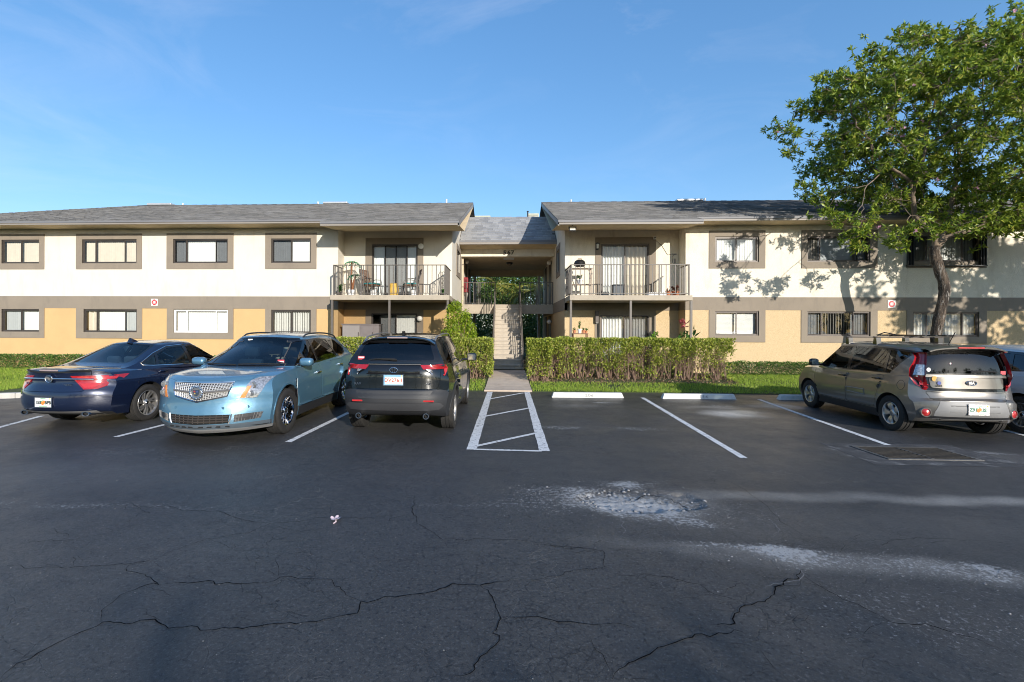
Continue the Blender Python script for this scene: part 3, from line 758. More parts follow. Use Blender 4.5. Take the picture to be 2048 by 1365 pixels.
# ------------------------------------------------------------------ the stair flight
st = tag(empty('staircase', (.13, 17.5, .22)), 'straight concrete staircase with metal handrails rising to the breezeway landing', 'staircase')
NR = 15; ST_Y0, ST_Z0 = 17.45, .24
rise, run = (LAND_T - ST_Z0) / NR, (LAND_Y - .02 - ST_Y0) / (NR - 1)
step_m = mat('painted_step', (.46, .40, .32), .85, var=.08, vscale=5, bump=.25, dirt=(.27, .24, .2, .6), dscale=4)
mb = MB(); mb.rbox(sx0 + .06, sx1 - .06, 0, run + .05, -.06, 0, .012); mb.box(sx0 + .06, sx1 - .06, .02, .05, -rise, -.061); sme = mb.mesh('step', step_m)
for i in range(NR - 1):
    o = link_mesh('step', sme, st); o.location = (0, ST_Y0 + i * run, ST_Z0 + (i + 1) * rise)
    o.matrix_parent_inverse = Matrix.Translation(st.location).inverted()
for x in (sx0, sx1):
    a, c = ST_Y0 - .03, LAND_Y - .01; zA, zB = ST_Z0 - .02, LAND_T - .03
    mb = MB(); x0_, x1_ = (x, x + .055) if x < 0 else (x - .055, x)
    mb.prism([(a, zA - .05), (a, zA + .28), (c, zB + .03), (c, zB - .32)], 'x', x0_, x1_); mb.build('stringer', concrete, st)
    xr = x + (.03 if x < 0 else -.03)
    mb = MB(); mb.tube([(xr, a - .12, zA + .86), (xr, a + .02, zA + .98), (xr, c, zB + 1.06)], .022, 8); hr = mb.build('handrail', rail_m, st)
    mb = MB(); mb.box(-.011, .011, -.011, .011, 0, .8); bme = mb.mesh('baluster', rail_m)
    nb_ = 26
    for i in range(nb_):
        t = i / (nb_ - 1)
        o = link_mesh('baluster', bme, hr); o.location = (xr, a + .05 + (c - a - .08) * t, zA + .2 + (zB - zA) * t)
    for t in (0.0, .34, .67, 1.0):
        mb = MB(); yy = a + .02 + (c - a - .04) * t; zz = zA + .1 + (zB - zA) * t; mb.box(xr - .022, xr + .022, yy - .022, yy + .022, zz, zz + .86); mb.build('post', rail_m, st)
mb = MB(); mb.box(sx0 - .05, sx1 + .05, 16.9, ST_Y0 - .035, .0, .24); mb.build('bottom_pad', concrete, st)

# ------------------------------------------------------------------ fire sign plates, lamps, cameras on the walls
def wall_sign(px, py, Y, label):
    x, z = on_y(px, py, Y)
    r = tag(empty('fire_sign', (x, Y - .013, z)), label, 'sign', 'fire emblem signs on the taupe band')
    b = MB(); b.rbox(x - .125, x + .125, Y - .02, Y - .0125, z - .125, z + .125, .003); b.build('plate', white_m, r)
    red = mat('sign_red', (.55, .03, .035), .5, var=.04)
    b = MB()
    for k in range(4):                     # four flared arms of the cross with round shoulders
        a = k * math.pi / 2
        pts = [(.03, -.028), (.03, .028)] + [(.105 * math.cos(t), .105 * math.sin(t)) for t in np.linspace(.72, -.72, 9)]
        q = [(x + p[0] * math.cos(a) - p[1] * math.sin(a), z + p[0] * math.sin(a) + p[1] * math.cos(a)) for p in pts]
        b.prism(q[::-1], 'y', Y - .024, Y - .0201)
    b.build('emblem', red, r)
    b = MB(); b.lathe([(.052, 0), (.052, .004), (.04, .004), (.04, 0)], 24, Matrix.Translation((x, Y - .0245, z)) @ Matrix.Rotation(math.radians(90), 4, 'X')); b.build('ring', white_m, r)
    lettering('lettering', 'R', .055, white_m, Matrix.Translation((x, Y - .0275, z)) @ Matrix.Rotation(math.radians(90), 4, 'X'), r, .001)
    return r
wall_sign(309.5, 605, FY, 'white square sign with red fire emblem between left block windows')
wall_sign(1782.5, 608.5, FY, 'white square sign with red fire emblem shaded by tree, right block')

def globe_light(px, py, label, Y=None, X=None, sgn=1, r=.105):
    """round milk-glass wall light; on a wall of constant Y, or of constant X"""
    if Y is not None:
        x, z = on_y(px, py, Y); c = Vector((x, Y - .12, z)); base = Vector((x, Y, z)); ax = Matrix.Rotation(math.radians(90), 4, 'X')
    else:
        y, z = on_x(px, py, X); c = Vector((X + sgn * .14, y, z)); base = Vector((X, y, z)); ax = Matrix.Rotation(math.radians(90) * sgn, 4, 'Y')
    o = tag(empty('wall_light', base), label, 'wall light', 'globe wall lights')
    b = MB(); b.lathe([(.06, 0), (.06, .03), (.035, .05), (.035, .08)], 14, Matrix.Translation(base) @ ax); b.build('mount', bronze_lt, o)
    b = MB(); b.ball(c, r, 16, 10); b.build('globe', globe_m, o, smooth=60)
    return o
globe_light(843, 494, 'round white wall light right of the upper left balcony door', Y=BY)
globe_light(840.5, 638, 'round white wall light behind the screen of the lower left patio', Y=BY)
globe_light(928, 524, 'round white wall light above left end of the landing', X=XL, sgn=1)
globe_light(1104, 526, 'round white wall light above right end of the landing', X=XR, sgn=-1)
globe_light(1104, 644, 'round white wall light under the landing, right of the stairs', X=XR, sgn=-1)

def lantern(px, py, Y, label, h=.26, w=.07):
    x, z = on_y(px, py, Y)
    o = tag(empty('lantern', (x, Y, z)), label, 'wall lantern')
    b = MB(); b.rbox(x - .05, x + .05, Y - .03, Y, z - h / 2, z + h / 2, .008); b.box(x - .015, x + .015, Y - .10, Y - .03, z + h * .3, z + h * .36); b.build('mount', black_m, o)
    b = MB(); b.lathe([(.001, h * .55), (w * 1.15, h * .36), (w * 1.1, h * .32), (w * .9, h * .32)], 8, Matrix.Translation((x, Y - .12, z)))
    b.lathe([(w * .7, -h * .4), (w * .75, -h * .34), (w * .2, -h * .36)], 8, Matrix.Translation((x, Y - .12, z)))
    for k in range(4):
        a = k * math.pi / 2 + .785; b.tube([(x + .7 * w * math.cos(a), Y - .12 + .7 * w * math.sin(a), z - h * .36), (x + .9 * w * math.cos(a), Y - .12 + .9 * w * math.sin(a), z + h * .33)], .006, 4)
    b.build('cage', black_m, o)
    b = MB(); b.lathe([(w * .6, -h * .35), (w * .8, h * .31)], 8, Matrix.Translation((x, Y - .12, z))); b.build('glass', globe_m, o)
lantern(1194, 494, BY, 'small dark wall lantern left of the upper right balcony door')
b = MB(); x, z = on_y(1193, 634, BY); b.rbox(x - .065, x + .065, BY - .13, BY - .028, z - .22, z + .2, .012)
bx_ = tag(empty('wall_box', (x, BY, z)), 'grey box shaped wall light left of the lower right patio door', 'wall light')
b.build('housing', bronze, bx_); b = MB(); b.box(x - .045, x + .045, BY - .128, BY - .05, z - .235, z - .2201); b.build('lens', globe_m, bx_)

# flood light under the right balcony soffit
x, z = on_y(1145, 459, 15.5)
fl = tag(empty('flood_light', (x, 15.5, z)), 'black rectangular floodlight under the right balcony eave', 'floodlight')
M = Matrix.Translation((x, 15.5, z)) @ Matrix.Rotation(math.radians(-25), 4, 'X')
b = MB(); b.rbox(-.11, .11, -.035, .03, -.075, .075, .012, M); b.build('housing', black_m, fl)
b = MB(); b.box(-.09, .09, -.038, -.0352, -.055, .055, M); b.build('lens', mat('lamp_lens', (.75, .72, .62), .2), fl)
b = MB(); b.tube([(x - .12, 15.5, z), (x - .12, 15.5, z + .1), (x + .12, 15.5, z + .1), (x + .12, 15.5, z)], .008, 5); b.tube([(x, 15.5, z + .1), (x, 15.5, 5.17)], .012, 6); b.build('bracket', black_m, fl)
# small camera above the right balcony door
x, z = on_y(1308, 477, BY)
sc_ = tag(empty('security_camera', (x, BY, z)), 'tiny white camera at top right of the upper balcony door', 'camera')
b = MB(); b.rbox(x - .045, x + .045, BY - .12, BY - .028, z - .05, z + .06, .012); b.build('housing', white_m, sc_)
b = MB(); b.lathe([(.03, 0), (.03, .012), (.001, .014)], 12, Matrix.Translation((x, BY - .1205, z)) @ Matrix.Rotation(math.radians(90), 4, 'X')); b.build('lens', black_m, sc_)
# wire and box on the right recess wall
x, z = on_y(1351, 509, BY - .02)
wb = tag(empty('junction_box', (x, BY, z)), 'small dark box with dangling wires on the right balcony wall', 'junction box')
b = MB(); b.box(x - .06, x + .03, BY - .04, BY - .001, z - .015, z + .02); b.rbox(x - .05, x + .0, BY - .035, BY - .001, z - .32, z - .16, .005); b.build('housing', bronze_lt, wb)
b = MB(); x2, z2 = on_y(1310, 480, BY - .01); b.tube([(x2, BY - .012, z2), (x2 + .25, BY - .012, z2 - .22), (x2 + .45, BY - .012, z - .02), (x - .05, BY - .012, z + .01)], .006, 4)
b.tube([(x - .03, BY - .02, z), (x - .12, BY - .02, z - .1), (x - .1, BY - .02, z - .3), (x - .02, BY - .02, z - .36), (x + .0, BY - .02, z - .2)], .006, 4); b.build('wire', black_m, wb)
# breezeway ceiling lamp and access panel
x, y = .25, 23.6
cl = tag(empty('ceiling_light', (x, y, 5.06)), 'dark flush ceiling lamp hanging in the breezeway', 'ceiling lamp')
b = MB(); b.lathe([(.16, 0), (.17, -.03), (.13, -.07), (.03, -.08)], 18, Matrix.Translation((x, y, 5.059))); b.build('base', black_m, cl)
b = MB(); b.lathe([(.12, -.071), (.10, -.12), (.04, -.15), (.001, -.155)], 18, Matrix.Translation((x, y, 5.059))); b.build('bowl', mat('smoked_glass', (.25, .2, .14), .2), cl)
b = MB(); b.rbox(-.05, .45, 21.9, 22.4, 5.025, 5.059, .008)
tag(b.build('access_panel', white_m, origin=(.2, 22.15, 5.04)), 'white square access panel on the breezeway ceiling', 'access panel')
# downpipe at left end of the landing
dp = tag(empty('downpipe', (XL + .06, 21.15, .2)), 'slim beige downpipe running down beside the left end of the landing', 'downpipe')
b = MB(); b.rbox(XL + .015, XL + .095, 21.08, 21.16, .2, 5.2, .01); b.build('pipe', mat('beige_pipe', (.5, .42, .30), .6), dp)
b = MB()
for z in (1.2, 2.3, 3.6, 4.6): b.box(XL + .005, XL + .10, 21.07, 21.17, z, z + .03)
b.build('strap', bronze, dp)
# red fire extinguisher cabinet on the left wall of the landing
y0 = 22.0
fe = tag(empty('extinguisher_cabinet', (XL + .1, y0, 3.75)), 'red fire extinguisher cabinet on the left wall above the landing', 'fire cabinet')
b = MB(); b.rbox(XL + .006, XL + .22, y0, y0 + .32, 3.45, 4.15, .015); b.build('cabinet', mat('cabinet_red', (.22, .012, .018), .4), fe)
b = MB(); b.box(XL + .05, XL + .18, y0 - .006, y0 - .0005, 3.62, 4.05); b.build('pane', pane_m, fe)
fe2 = tag(empty('fire_extinguisher', (1.75, 22.3, .236)), 'red fire extinguisher standing under the landing right of the stairs', 'fire extinguisher')
b = MB(); b.lathe([(.001, 0), (.09, .01), (.09, .42), (.06, .5), (.025, .52), (.025, .56)], 16, Matrix.Translation((1.75, 22.3, .236))); b.build('bottle', mat('cabinet_red', (.22, .012, .018), .4), fe2, smooth=40)
b = MB(); b.box(1.72, 1.78, 22.28, 22.32, .797, .83); b.box(1.66, 1.80, 22.29, 22.31, .83, .845); b.tube([(1.73, 22.3, .81), (1.63, 22.28, .7), (1.64, 22.28, .45)], .012, 6); b.build('valve', black_m, fe2)
# ================================================================== GROUND
# ---- asphalt: sealed black surface, patchy, worn pale in places, fine hair cracks
asp = bpy.data.materials.new('asphalt'); asp.use_nodes = True
n, l = nodes_of(asp); b = n['Principled BSDF']
tcn = n.new('ShaderNodeTexCoord'); obj_co = tcn.outputs['Object']
def noise_n(scale, detail=4, rough=.5, dist=0.0, co=None):
    q = n.new('ShaderNodeTexNoise'); q.inputs['Scale'].default_value = scale; q.inputs['Detail'].default_value = detail
    q.inputs['Roughness'].default_value = rough; q.inputs['Distortion'].default_value = dist
    l.new(co or obj_co, q.inputs['Vector']); return q.outputs['Fac']
def rng_n(src, a, b_, c=0.0, d=1.0):
    q = n.new('ShaderNodeMapRange'); q.inputs['From Min'].default_value = a; q.inputs['From Max'].default_value = b_; q.inputs['To Min'].default_value = c; q.inputs['To Max'].default_value = d
    l.new(src, q.inputs['Value']); return q.outputs['Result']
def math_n(op, a, b_):
    q = n.new('ShaderNodeMath'); q.operation = op
    for i, s in enumerate((a, b_)):
        if isinstance(s, (int, float)): q.inputs[i].default_value = s
        else: l.new(s, q.inputs[i])
    return q.outputs[0]
def mix_n(f, c1, c2, bt='MIX'):
    q = n.new('ShaderNodeMixRGB'); q.blend_type = bt
    for i, s in (('Fac', f), ('Color1', c1), ('Color2', c2)):
        if isinstance(s, (int, float)): q.inputs[i].default_value = s
        elif isinstance(s, tuple): q.inputs[i].default_value = (*s, 1)
        else: l.new(s, q.inputs[i])
    return q.outputs['Color']
grain = noise_n(240, 5, .8)
agg = noise_n(75, 3, .6)
big = noise_n(.33, 5, .6, .6)
med = noise_n(1.6, 6, .65)
col = mix_n(rng_n(big, .35, .68), (.046, .045, .045), (.078, .075, .072))
col = mix_n(math_n('MULTIPLY', rng_n(med, .5, .75), .35), col, (.066, .062, .060))
col = mix_n(rng_n(noise_n(9, 5, .7), .40, .62, 0, .6), col, (.036, .036, .038))
col = mix_n(rng_n(noise_n(34, 3, .65), .54, .66, 0, .9), col, (.013, .013, .015))
col = mix_n(rng_n(noise_n(48, 3, .65), .54, .66, 0, .7), col, (.115, .115, .118))
col = mix_n(rng_n(grain, .56, .74, 0, .6), col, (.15, .15, .155))
col = mix_n(rng_n(grain, .48, .32, 0, .75), col, (.010, .010, .012))
# hair cracks, only in worn areas
wobn_c = n.new('ShaderNodeTexNoise'); wobn_c.inputs['Scale'].default_value = 2.2; wobn_c.inputs['Detail'].default_value = 7; wobn_c.inputs['Roughness'].default_value = .7; l.new(obj_co, wobn_c.inputs['Vector'])
vo = n.new('ShaderNodeTexVoronoi'); vo.feature = 'DISTANCE_TO_EDGE'; vo.inputs['Scale'].default_value = 2.6
dn = n.new('ShaderNodeTexNoise'); dn.inputs['Scale'].default_value = 5; dn.inputs['Detail'].default_value = 5; l.new(obj_co, dn.inputs['Vector'])
va = n.new('ShaderNodeVectorMath'); va.operation = 'MULTIPLY_ADD'; va.inputs[1].default_value = (.35, .35, .35); l.new(dn.outputs['Color'], va.inputs[0]); l.new(obj_co, va.inputs[2])
l.new(va.outputs['Vector'], vo.inputs['Vector'])
hair = rng_n(vo.outputs['Distance'], .0, .016, 1, 0)
hmask = rng_n(noise_n(.8, 4, .6), .44, .58)
hair = math_n('MULTIPLY', hair, hmask)
hcol = mix_n(rng_n(noise_n(.5, 2), .47, .56), (.008, .008, .010), (.16, .155, .145))
col = mix_n(math_n('MULTIPLY', hair, .7), col, hcol)
vo2 = n.new('ShaderNodeTexVoronoi'); vo2.feature = 'DISTANCE_TO_EDGE'; vo2.inputs['Scale'].default_value = 9
va2 = n.new('ShaderNodeVectorMath'); va2.operation = 'MULTIPLY_ADD'; va2.inputs[1].default_value = (.12, .12, .12); l.new(dn.outputs['Color'], va2.inputs[0]); l.new(obj_co, va2.inputs[2])
l.new(va2.outputs['Vector'], vo2.inputs['Vector'])
fine_c = math_n('MULTIPLY', rng_n(vo2.outputs['Distance'], .0, .045, 1, 0), rng_n(noise_n(.55, 4, .65), .44, .58, 0, .7))
col = mix_n(fine_c, col, (.010, .010, .012))
vo3 = n.new('ShaderNodeTexVoronoi'); vo3.feature = 'DISTANCE_TO_EDGE'; vo3.inputs['Scale'].default_value = .75
va3 = n.new('ShaderNodeVectorMath'); va3.operation = 'MULTIPLY_ADD'; va3.inputs[1].default_value = (.8, .8, .8); l.new(wobn_c.outputs['Color'], va3.inputs[0]); l.new(obj_co, va3.inputs[2])
l.new(va3.outputs['Vector'], vo3.inputs['Vector'])
col = mix_n(math_n('MULTIPLY', rng_n(vo3.outputs['Distance'], .0, .0065, 1, 0), rng_n(noise_n(1.1, 3, .6), .42, .52, 0, .8)), col, (.009, .009, .011))
# pale mineral dust with painted sun patches: per-vertex masks of the sheet, broken up by grain
def gpos(px, py): return on_z(px, py, 0.0)
def attr_n(nm):
    q = n.new('ShaderNodeAttribute'); q.attribute_name = nm; return q.outputs['Fac']
speck = rng_n(noise_n(38, 6, .75), .40, .60)
film_sun = rng_n(noise_n(60, 6, .75), .30, .62, .2, 1)
col = mix_n(math_n('MULTIPLY', attr_n('film_sun'), film_sun), col, (.64, .61, .56))
dm = attr_n('dust')
dsum = math_n('MULTIPLY', rng_n(math_n('ADD', math_n('MULTIPLY', dm, .25), noise_n(24, 9, .84)), .63, .70), rng_n(dm, .02, .16))
col = mix_n(math_n('MULTIPLY', dsum, .85), col, (.40, .40, .40))
# strong cracks powder pale near the pothole
l.new(col, b.inputs['Base Color'])
rgh = rng_n(med, .3, .7, .36, .56)
l.new(rgh, b.inputs['Roughness'])
hsum = math_n('ADD', math_n('MULTIPLY', grain, .7), math_n('MULTIPLY', agg, .6))
hsum = math_n('SUBTRACT', hsum, math_n('MULTIPLY', hair, .8))
bp = n.new('ShaderNodeBump'); bp.inputs['Strength'].default_value = .55; bp.inputs['Distance'].default_value = .012
l.new(hsum, bp.inputs['Height']); l.new(bp.outputs['Normal'], b.inputs['Normal'])

# ---- sheet: coarse to the horizon, finer at the pothole, which is a real hollow
hx_, hy_ = gpos(1285, 1000); HR = 1.5
def hollow(x, y):
    dx, dy = (x - hx_), (y - hy_) * 2.0
    w = mnoise.noise(Vector((x * 2.3, y * 2.3, 0))) * .35 + mnoise.noise(Vector((x * 7, y * 7, 3))) * .14
    r = math.hypot(dx, dy) / (.62) + w
    t = min(max((1.12 - r) / .22, 0), 1); t = t * t * (3 - 2 * t)
    edge = max(0, 1 - math.hypot(dx, dy) / 1.9)
    return -.032 * t + t * .018 * mnoise.noise(Vector((x * 19, y * 19, 1))) + edge * .006 * mnoise.noise(Vector((x * 14, y * 14, 5)))
x0, x1, y0, y1 = hx_ - HR, hx_ + HR, hy_ - HR * .7, hy_ + HR * .7
rsn = np.random.default_rng(99); LAT = rsn.random((256, 256))
def vnoise(x, y):
    xi, yi = np.floor(x).astype(int), np.floor(y).astype(int); fx, fy = x - xi, y - yi; fx = fx * fx * (3 - 2 * fx); fy = fy * fy * (3 - 2 * fy)
    g = lambda i, j: LAT[i % 256, j % 256]
    return (g(xi, yi) * (1 - fx) + g(xi + 1, yi) * fx) * (1 - fy) + (g(xi, yi + 1) * (1 - fx) + g(xi + 1, yi + 1) * fx) * fy
def fbm(x, y, o=5, r=.55): return sum(vnoise(x * 2 ** k + 17 * k, y * 2 ** k + 31 * k) * r ** k for k in range(o)) / sum(r ** k for k in range(o))
DUST = [((1265, 1003), 1.15, .50, -.05, 1.0), ((1170, 985), 1.0, .30, 0, .62), ((1255, 968), .55, .2, 0, .75), ((1370, 1035), .7, .2, -.3, .6), ((1150, 1010), 1.2, .5, 0, .38), ((1560, 1102), .85, .15, -.16, .95), ((1640, 1118), .8, .2, -.15, .6),
        ((1790, 1132), 1.2, .22, -.13, .47), ((1960, 1150), 1.2, .22, -.1, .5), ((2020, 1140), .5, .14, -.1, .7), ((1480, 1092), .7, .10, -.1, .6), ((1210, 806), .55, .12, 0, .85), ((1130, 855), .6, .35, 0, .5), ((1285, 858), .7, .28, 0, .5), ((1690, 900), .5, .22, -.3, .5),
        ((1785, 916), .75, .12, -.12, 1.0), ((1880, 928), .8, .08, -.1, .95), ((1960, 905), .9, .12, -.35, .6), ((1440, 812), .6, .3, 0, .5), ((200, 905), 2.8, .5, 0, .30), ((330, 915), 1.0, .2, 0, .33), ((1000, 1010), 2.4, .10, .05, .35), ((120, 1010), 2.6, .12, 0, .40), ((1950, 1230), 1.6, .5, 0, .32)]
FILM_SUN = [((1600, 996), 2.6, .20, 0, .26), ((1950, 1003), 1.9, .16, 0, .42), ((1475, 828), .75, .55, 0, .95), ((1550, 812), .8, .45, 0, .6), ((1420, 815), .9, .3, 0, .35), ((1160, 812), .8, .3, 0, .14), ((1560, 1108), .9, .16, -.16, .35), ((1800, 1135), 2.4, .20, -.13, .22), ((1300, 1003), 1.0, .45, 0, .35), ((1900, 915), 1.8, .5, -.1, .12), ((150, 950), 3, .8, .2, .05), ((1700, 1050), 2.5, .5, 0, .05)]  # pale dust, plus sunlit patches and light bands painted as paler ground
def stains_and_sun(X, Y):
    w1, w2 = (fbm(X * 1.6, Y * 1.6) - .5) * 1.0, (fbm(X * 1.6 + 40, Y * 1.6 + 9) - .5) * .5
    fine_ = fbm(X * 5, Y * 5, 5, .65)
    outs = []
    for L_ in (DUST, FILM_SUN):
        m = np.zeros_like(X)
        for (pp, rx, ry, an, st_) in L_:
            cx, cy = gpos(*pp); dx, dy = X + w1 * min(1, rx) - cx, Y + w2 * min(1, ry * 3) - cy; c_, s_ = math.cos(an), math.sin(an)
            r_ = np.hypot((dx * c_ + dy * s_) / rx, (-dx * s_ + dy * c_) / ry)
            k = np.clip((1.15 - r_) / .95, 0, 1); m = np.maximum(m, st_ * k * k * (3 - 2 * k) * np.clip(.45 + fine_ * 1.1, 0, 1.15))
        outs.append(m)
    return outs
V_, F_l, A1, A2 = [], [], [], []
def sheet(xs, ys, zf=None, skip=None):
    k = sum(len(q) for q in V_); XX, YY = np.meshgrid(xs, ys); nx, ny = len(xs), len(ys)
    Z = np.zeros_like(XX) if zf is None else zf(XX, YY)
    V_.append(np.column_stack([XX.ravel(), YY.ravel(), Z.ravel()]))
    a, d = stains_and_sun(XX, YY) if len(xs) > 9 else (np.zeros_like(XX), np.zeros_like(XX)); A1.append(a.ravel()); A2.append(d.ravel())
    I = np.arange(nx * ny).reshape(ny, nx); q = np.stack([I[:-1, :-1], I[:-1, 1:], I[1:, 1:], I[1:, :-1]], -1)
    if skip is not None:
        cx, cy = (XX[:-1, :-1] + XX[1:, 1:]) / 2, (YY[:-1, :-1] + YY[1:, 1:]) / 2; q = q[~skip(cx, cy)]
    F_l.append(q.reshape(-1, 4) + k)
GX0, GX1, GY0 = -13.0, 13.0, 1.6
for a, c, d, e in ((-420, 420, -420, GY0), (-420, GX0, GY0, LAWN_Y0), (GX1, 420, GY0, LAWN_Y0)): sheet(np.array([a, c]), np.array([d, e]))
xs_ = np.unique(np.concatenate([np.linspace(GX0, x0, 260), np.linspace(x0, x1, 61), np.linspace(x1, GX1, 220)])); ys_ = np.unique(np.concatenate([np.linspace(GY0, y0, 50), np.linspace(y0, y1, 43), np.linspace(y1, LAWN_Y0, 140)]))
sheet(xs_, ys_, None, lambda cx, cy: (cx > x0) & (cx < x1) & (cy > y0) & (cy < y1))
def zf_(XX, YY):
    Z = np.array([[hollow(a, c) for a, c in zip(r1, r2)] for r1, r2 in zip(XX, YY)]); Z[0] = Z[-1] = 0; Z[:, 0] = Z[:, -1] = 0; return Z
sheet(np.linspace(x0, x1, 121), np.linspace(y0, y1, 85), zf_)
lot = np_mesh('parking_lot', np.concatenate(V_), np.concatenate(F_l), asp); smooth_mesh(lot.data, 40); tag(lot, kind='structure')
for nm, A_ in (('dust', A1), ('film_sun', A2)):
    at_ = lot.data.attributes.new(nm, 'FLOAT', 'POINT'); at_.data.foreach_set('value', np.concatenate(A_).astype(np.float32))

# rubble in and round the pothole
V, Fc = [], []
rs = np.random.default_rng(11)
def chip(x, y, z, s):
    k = len(V); a = rs.uniform(0, 6.28)
    base = np.array([(-1, -1, -.3), (1, -1, -.3), (1, 1, -.3), (-1, 1, -.3), (-.7, -.6, .7), (.6, -.7, .6), (.7, .6, .8), (-.6, .7, .5)]) * s
    base += rs.uniform(-.3, .3, base.shape) * s
    c_, s_ = math.cos(a), math.sin(a)
    for p in base: V.append((x + p[0] * c_ - p[1] * s_, y + p[0] * s_ + p[1] * c_, z + p[2] * .7))
    for f in ((0, 3, 2, 1), (4, 5, 6, 7), (0, 1, 5, 4), (1, 2, 6, 5), (2, 3, 7, 6), (3, 0, 4, 7)): Fc.append(tuple(i + k for i in f))
for i in range(3600):
    a, r = rs.uniform(0, 6.28), abs(rs.normal(0, .55))
    x, y = hx_ + r * math.cos(a) * 1.1 - .12, hy_ + r * math.sin(a) * .5 + .03
    s = float(np.clip(rs.lognormal(-6.25, .5), .0012, .013))
    inside = math.hypot(x - hx_, (y - hy_) * 2) < .6
    if inside and rs.random() < .5: continue
    chip(x, y, (hollow(x, y) if abs(x - hx_) < HR and abs(y - hy_) < HR * .7 else 0) + s * .2, s)
for i in range(38):                                           # broken rim lumps
    a = rs.uniform(0, 6.28); x, y = hx_ + .62 * math.cos(a) * rs.uniform(.8, 1.05), hy_ + .31 * math.sin(a) * rs.uniform(.8, 1.05)
    chip(x, y, hollow(x, y) + .004, rs.uniform(.008, .02))
for i in range(700):                                         # scattered grit over the lot
    px, py = rs.uniform(0, 2048), rs.uniform(830, 1365)
    x, y = gpos(px, py); chip(x, y, .001, float(np.clip(rs.lognormal(-6.5, .45), .0008, .006)))
for (px, py, rx, ry, cnt_) in ((1600, 1108, .8, .12, 420), (1760, 1130, 1.1, .13, 350), (1950, 1150, 1.0, .14, 260), (1130, 990, .6, .2, 300), (1450, 1035, .5, .12, 120), (1950, 1230, 1.6, .6, 160)):
    cx_, cy_ = gpos(px, py)
    for i in range(cnt_): chip(cx_ + rs.normal(0, rx * .6), cy_ + rs.normal(0, ry * .6), .001, float(np.clip(rs.lognormal(-6.2, .5), .001, .008)))
tag(np_mesh('gravel', np.array(V), np.array(Fc), mat('pale_limestone', (.24, .24, .245), .95, var=.4, vscale=30)), kind='stuff')

# ---- open cracks: flat ragged ribbons, their dark colour standing in for groove shade
crack_m = mat('crack_shadow_filler', (.006, .006, .007), 1.0, var=.2, spec=.1)
CR = [
 ([(0, 1360), (60, 1320), (130, 1280), (205, 1246), (265, 1248), (310, 1240), (330, 1252), (395, 1255), (485, 1259), (540, 1250), (620, 1245), (715, 1228), (722, 1204), (780, 1195), (850, 1188), (905, 1168), (960, 1172), (1024, 1158)], .010),
 ([(205, 1246), (203, 1222), (240, 1192), (290, 1172), (318, 1171), (265, 1145), (258, 1132), (300, 1122), (250, 1130), (150, 1135), (60, 1138), (0, 1135)], .006),
 ([(318, 1171), (400, 1165), (430, 1170), (510, 1166), (560, 1156), (640, 1160), (680, 1175), (700, 1195), (722, 1204)], .008),
 ([(560, 1156), (555, 1130), (550, 1118), (572, 1105)], .005),
 ([(300, 1122), (360, 1098), (415, 1078), (500, 1066), (540, 1048), (640, 1037), (720, 1038), (790, 1032)], .005),
 ([(262, 1008), (300, 1016), (330, 1013), (380, 1022), (440, 1024), (470, 1036), (540, 1048)], .006),
 ([(830, 990), (824, 1025), (850, 1056), (885, 1080), (950, 1078), (1024, 1080), (1100, 1090), (1180, 1102)], .005),
 ([(960, 1172), (985, 1195), (1002, 1238), (985, 1268), (998, 1283), (955, 1325), (950, 1340), (900, 1362)], .010),
 ([(1002, 1238), (1050, 1236), (1130, 1245), (1200, 1250), (1270, 1258)], .010),
 ([(1610, 1140), (1590, 1160), (1550, 1175), (1530, 1205), (1490, 1212), (1470, 1248), (1420, 1250)], .010),
 ([(1485, 1265), (1420, 1275), (1390, 1270), (1340, 1290), (1300, 1310), (1250, 1335), (1225, 1360)], .012),
 ([(1225, 1360), (1205, 1310), (1180, 1275)], .006),
 ([(1610, 1155), (1650, 1180), (1700, 1205), (1780, 1245), (1870, 1255), (1960, 1282), (2048, 1320)], .007),
 ([(1490, 1212), (1430, 1190), (1400, 1170), (1330, 1155), (1260, 1148)], .005),
 ([(1540, 1210), (1620, 1222), (1700, 1232)], .004),
 ([(1050, 1085), (1130, 1098), (1205, 1102), (1210, 1135), (1130, 1145), (1050, 1175)], .005),
 ([(1205, 1140), (1280, 1158), (1300, 1150)], .004),
 ([(1600, 1070), (1560, 1040), (1530, 1010), (1480, 975), (1440, 955)], .004),
 ([(1520, 1300), (1550, 1340), (1580, 1365)], .005),
 ([(1700, 1085), (1800, 1080), (1900, 1078), (2048, 1092)], .004),
 ([(0, 1100), (60, 1085), (160, 1078), (230, 1066)], .004),
 ([(1250, 1000), (1290, 985), (1330, 990), (1365, 1005), (1390, 1022)], .012),
]
mb = MB()
rr = random.Random(5)
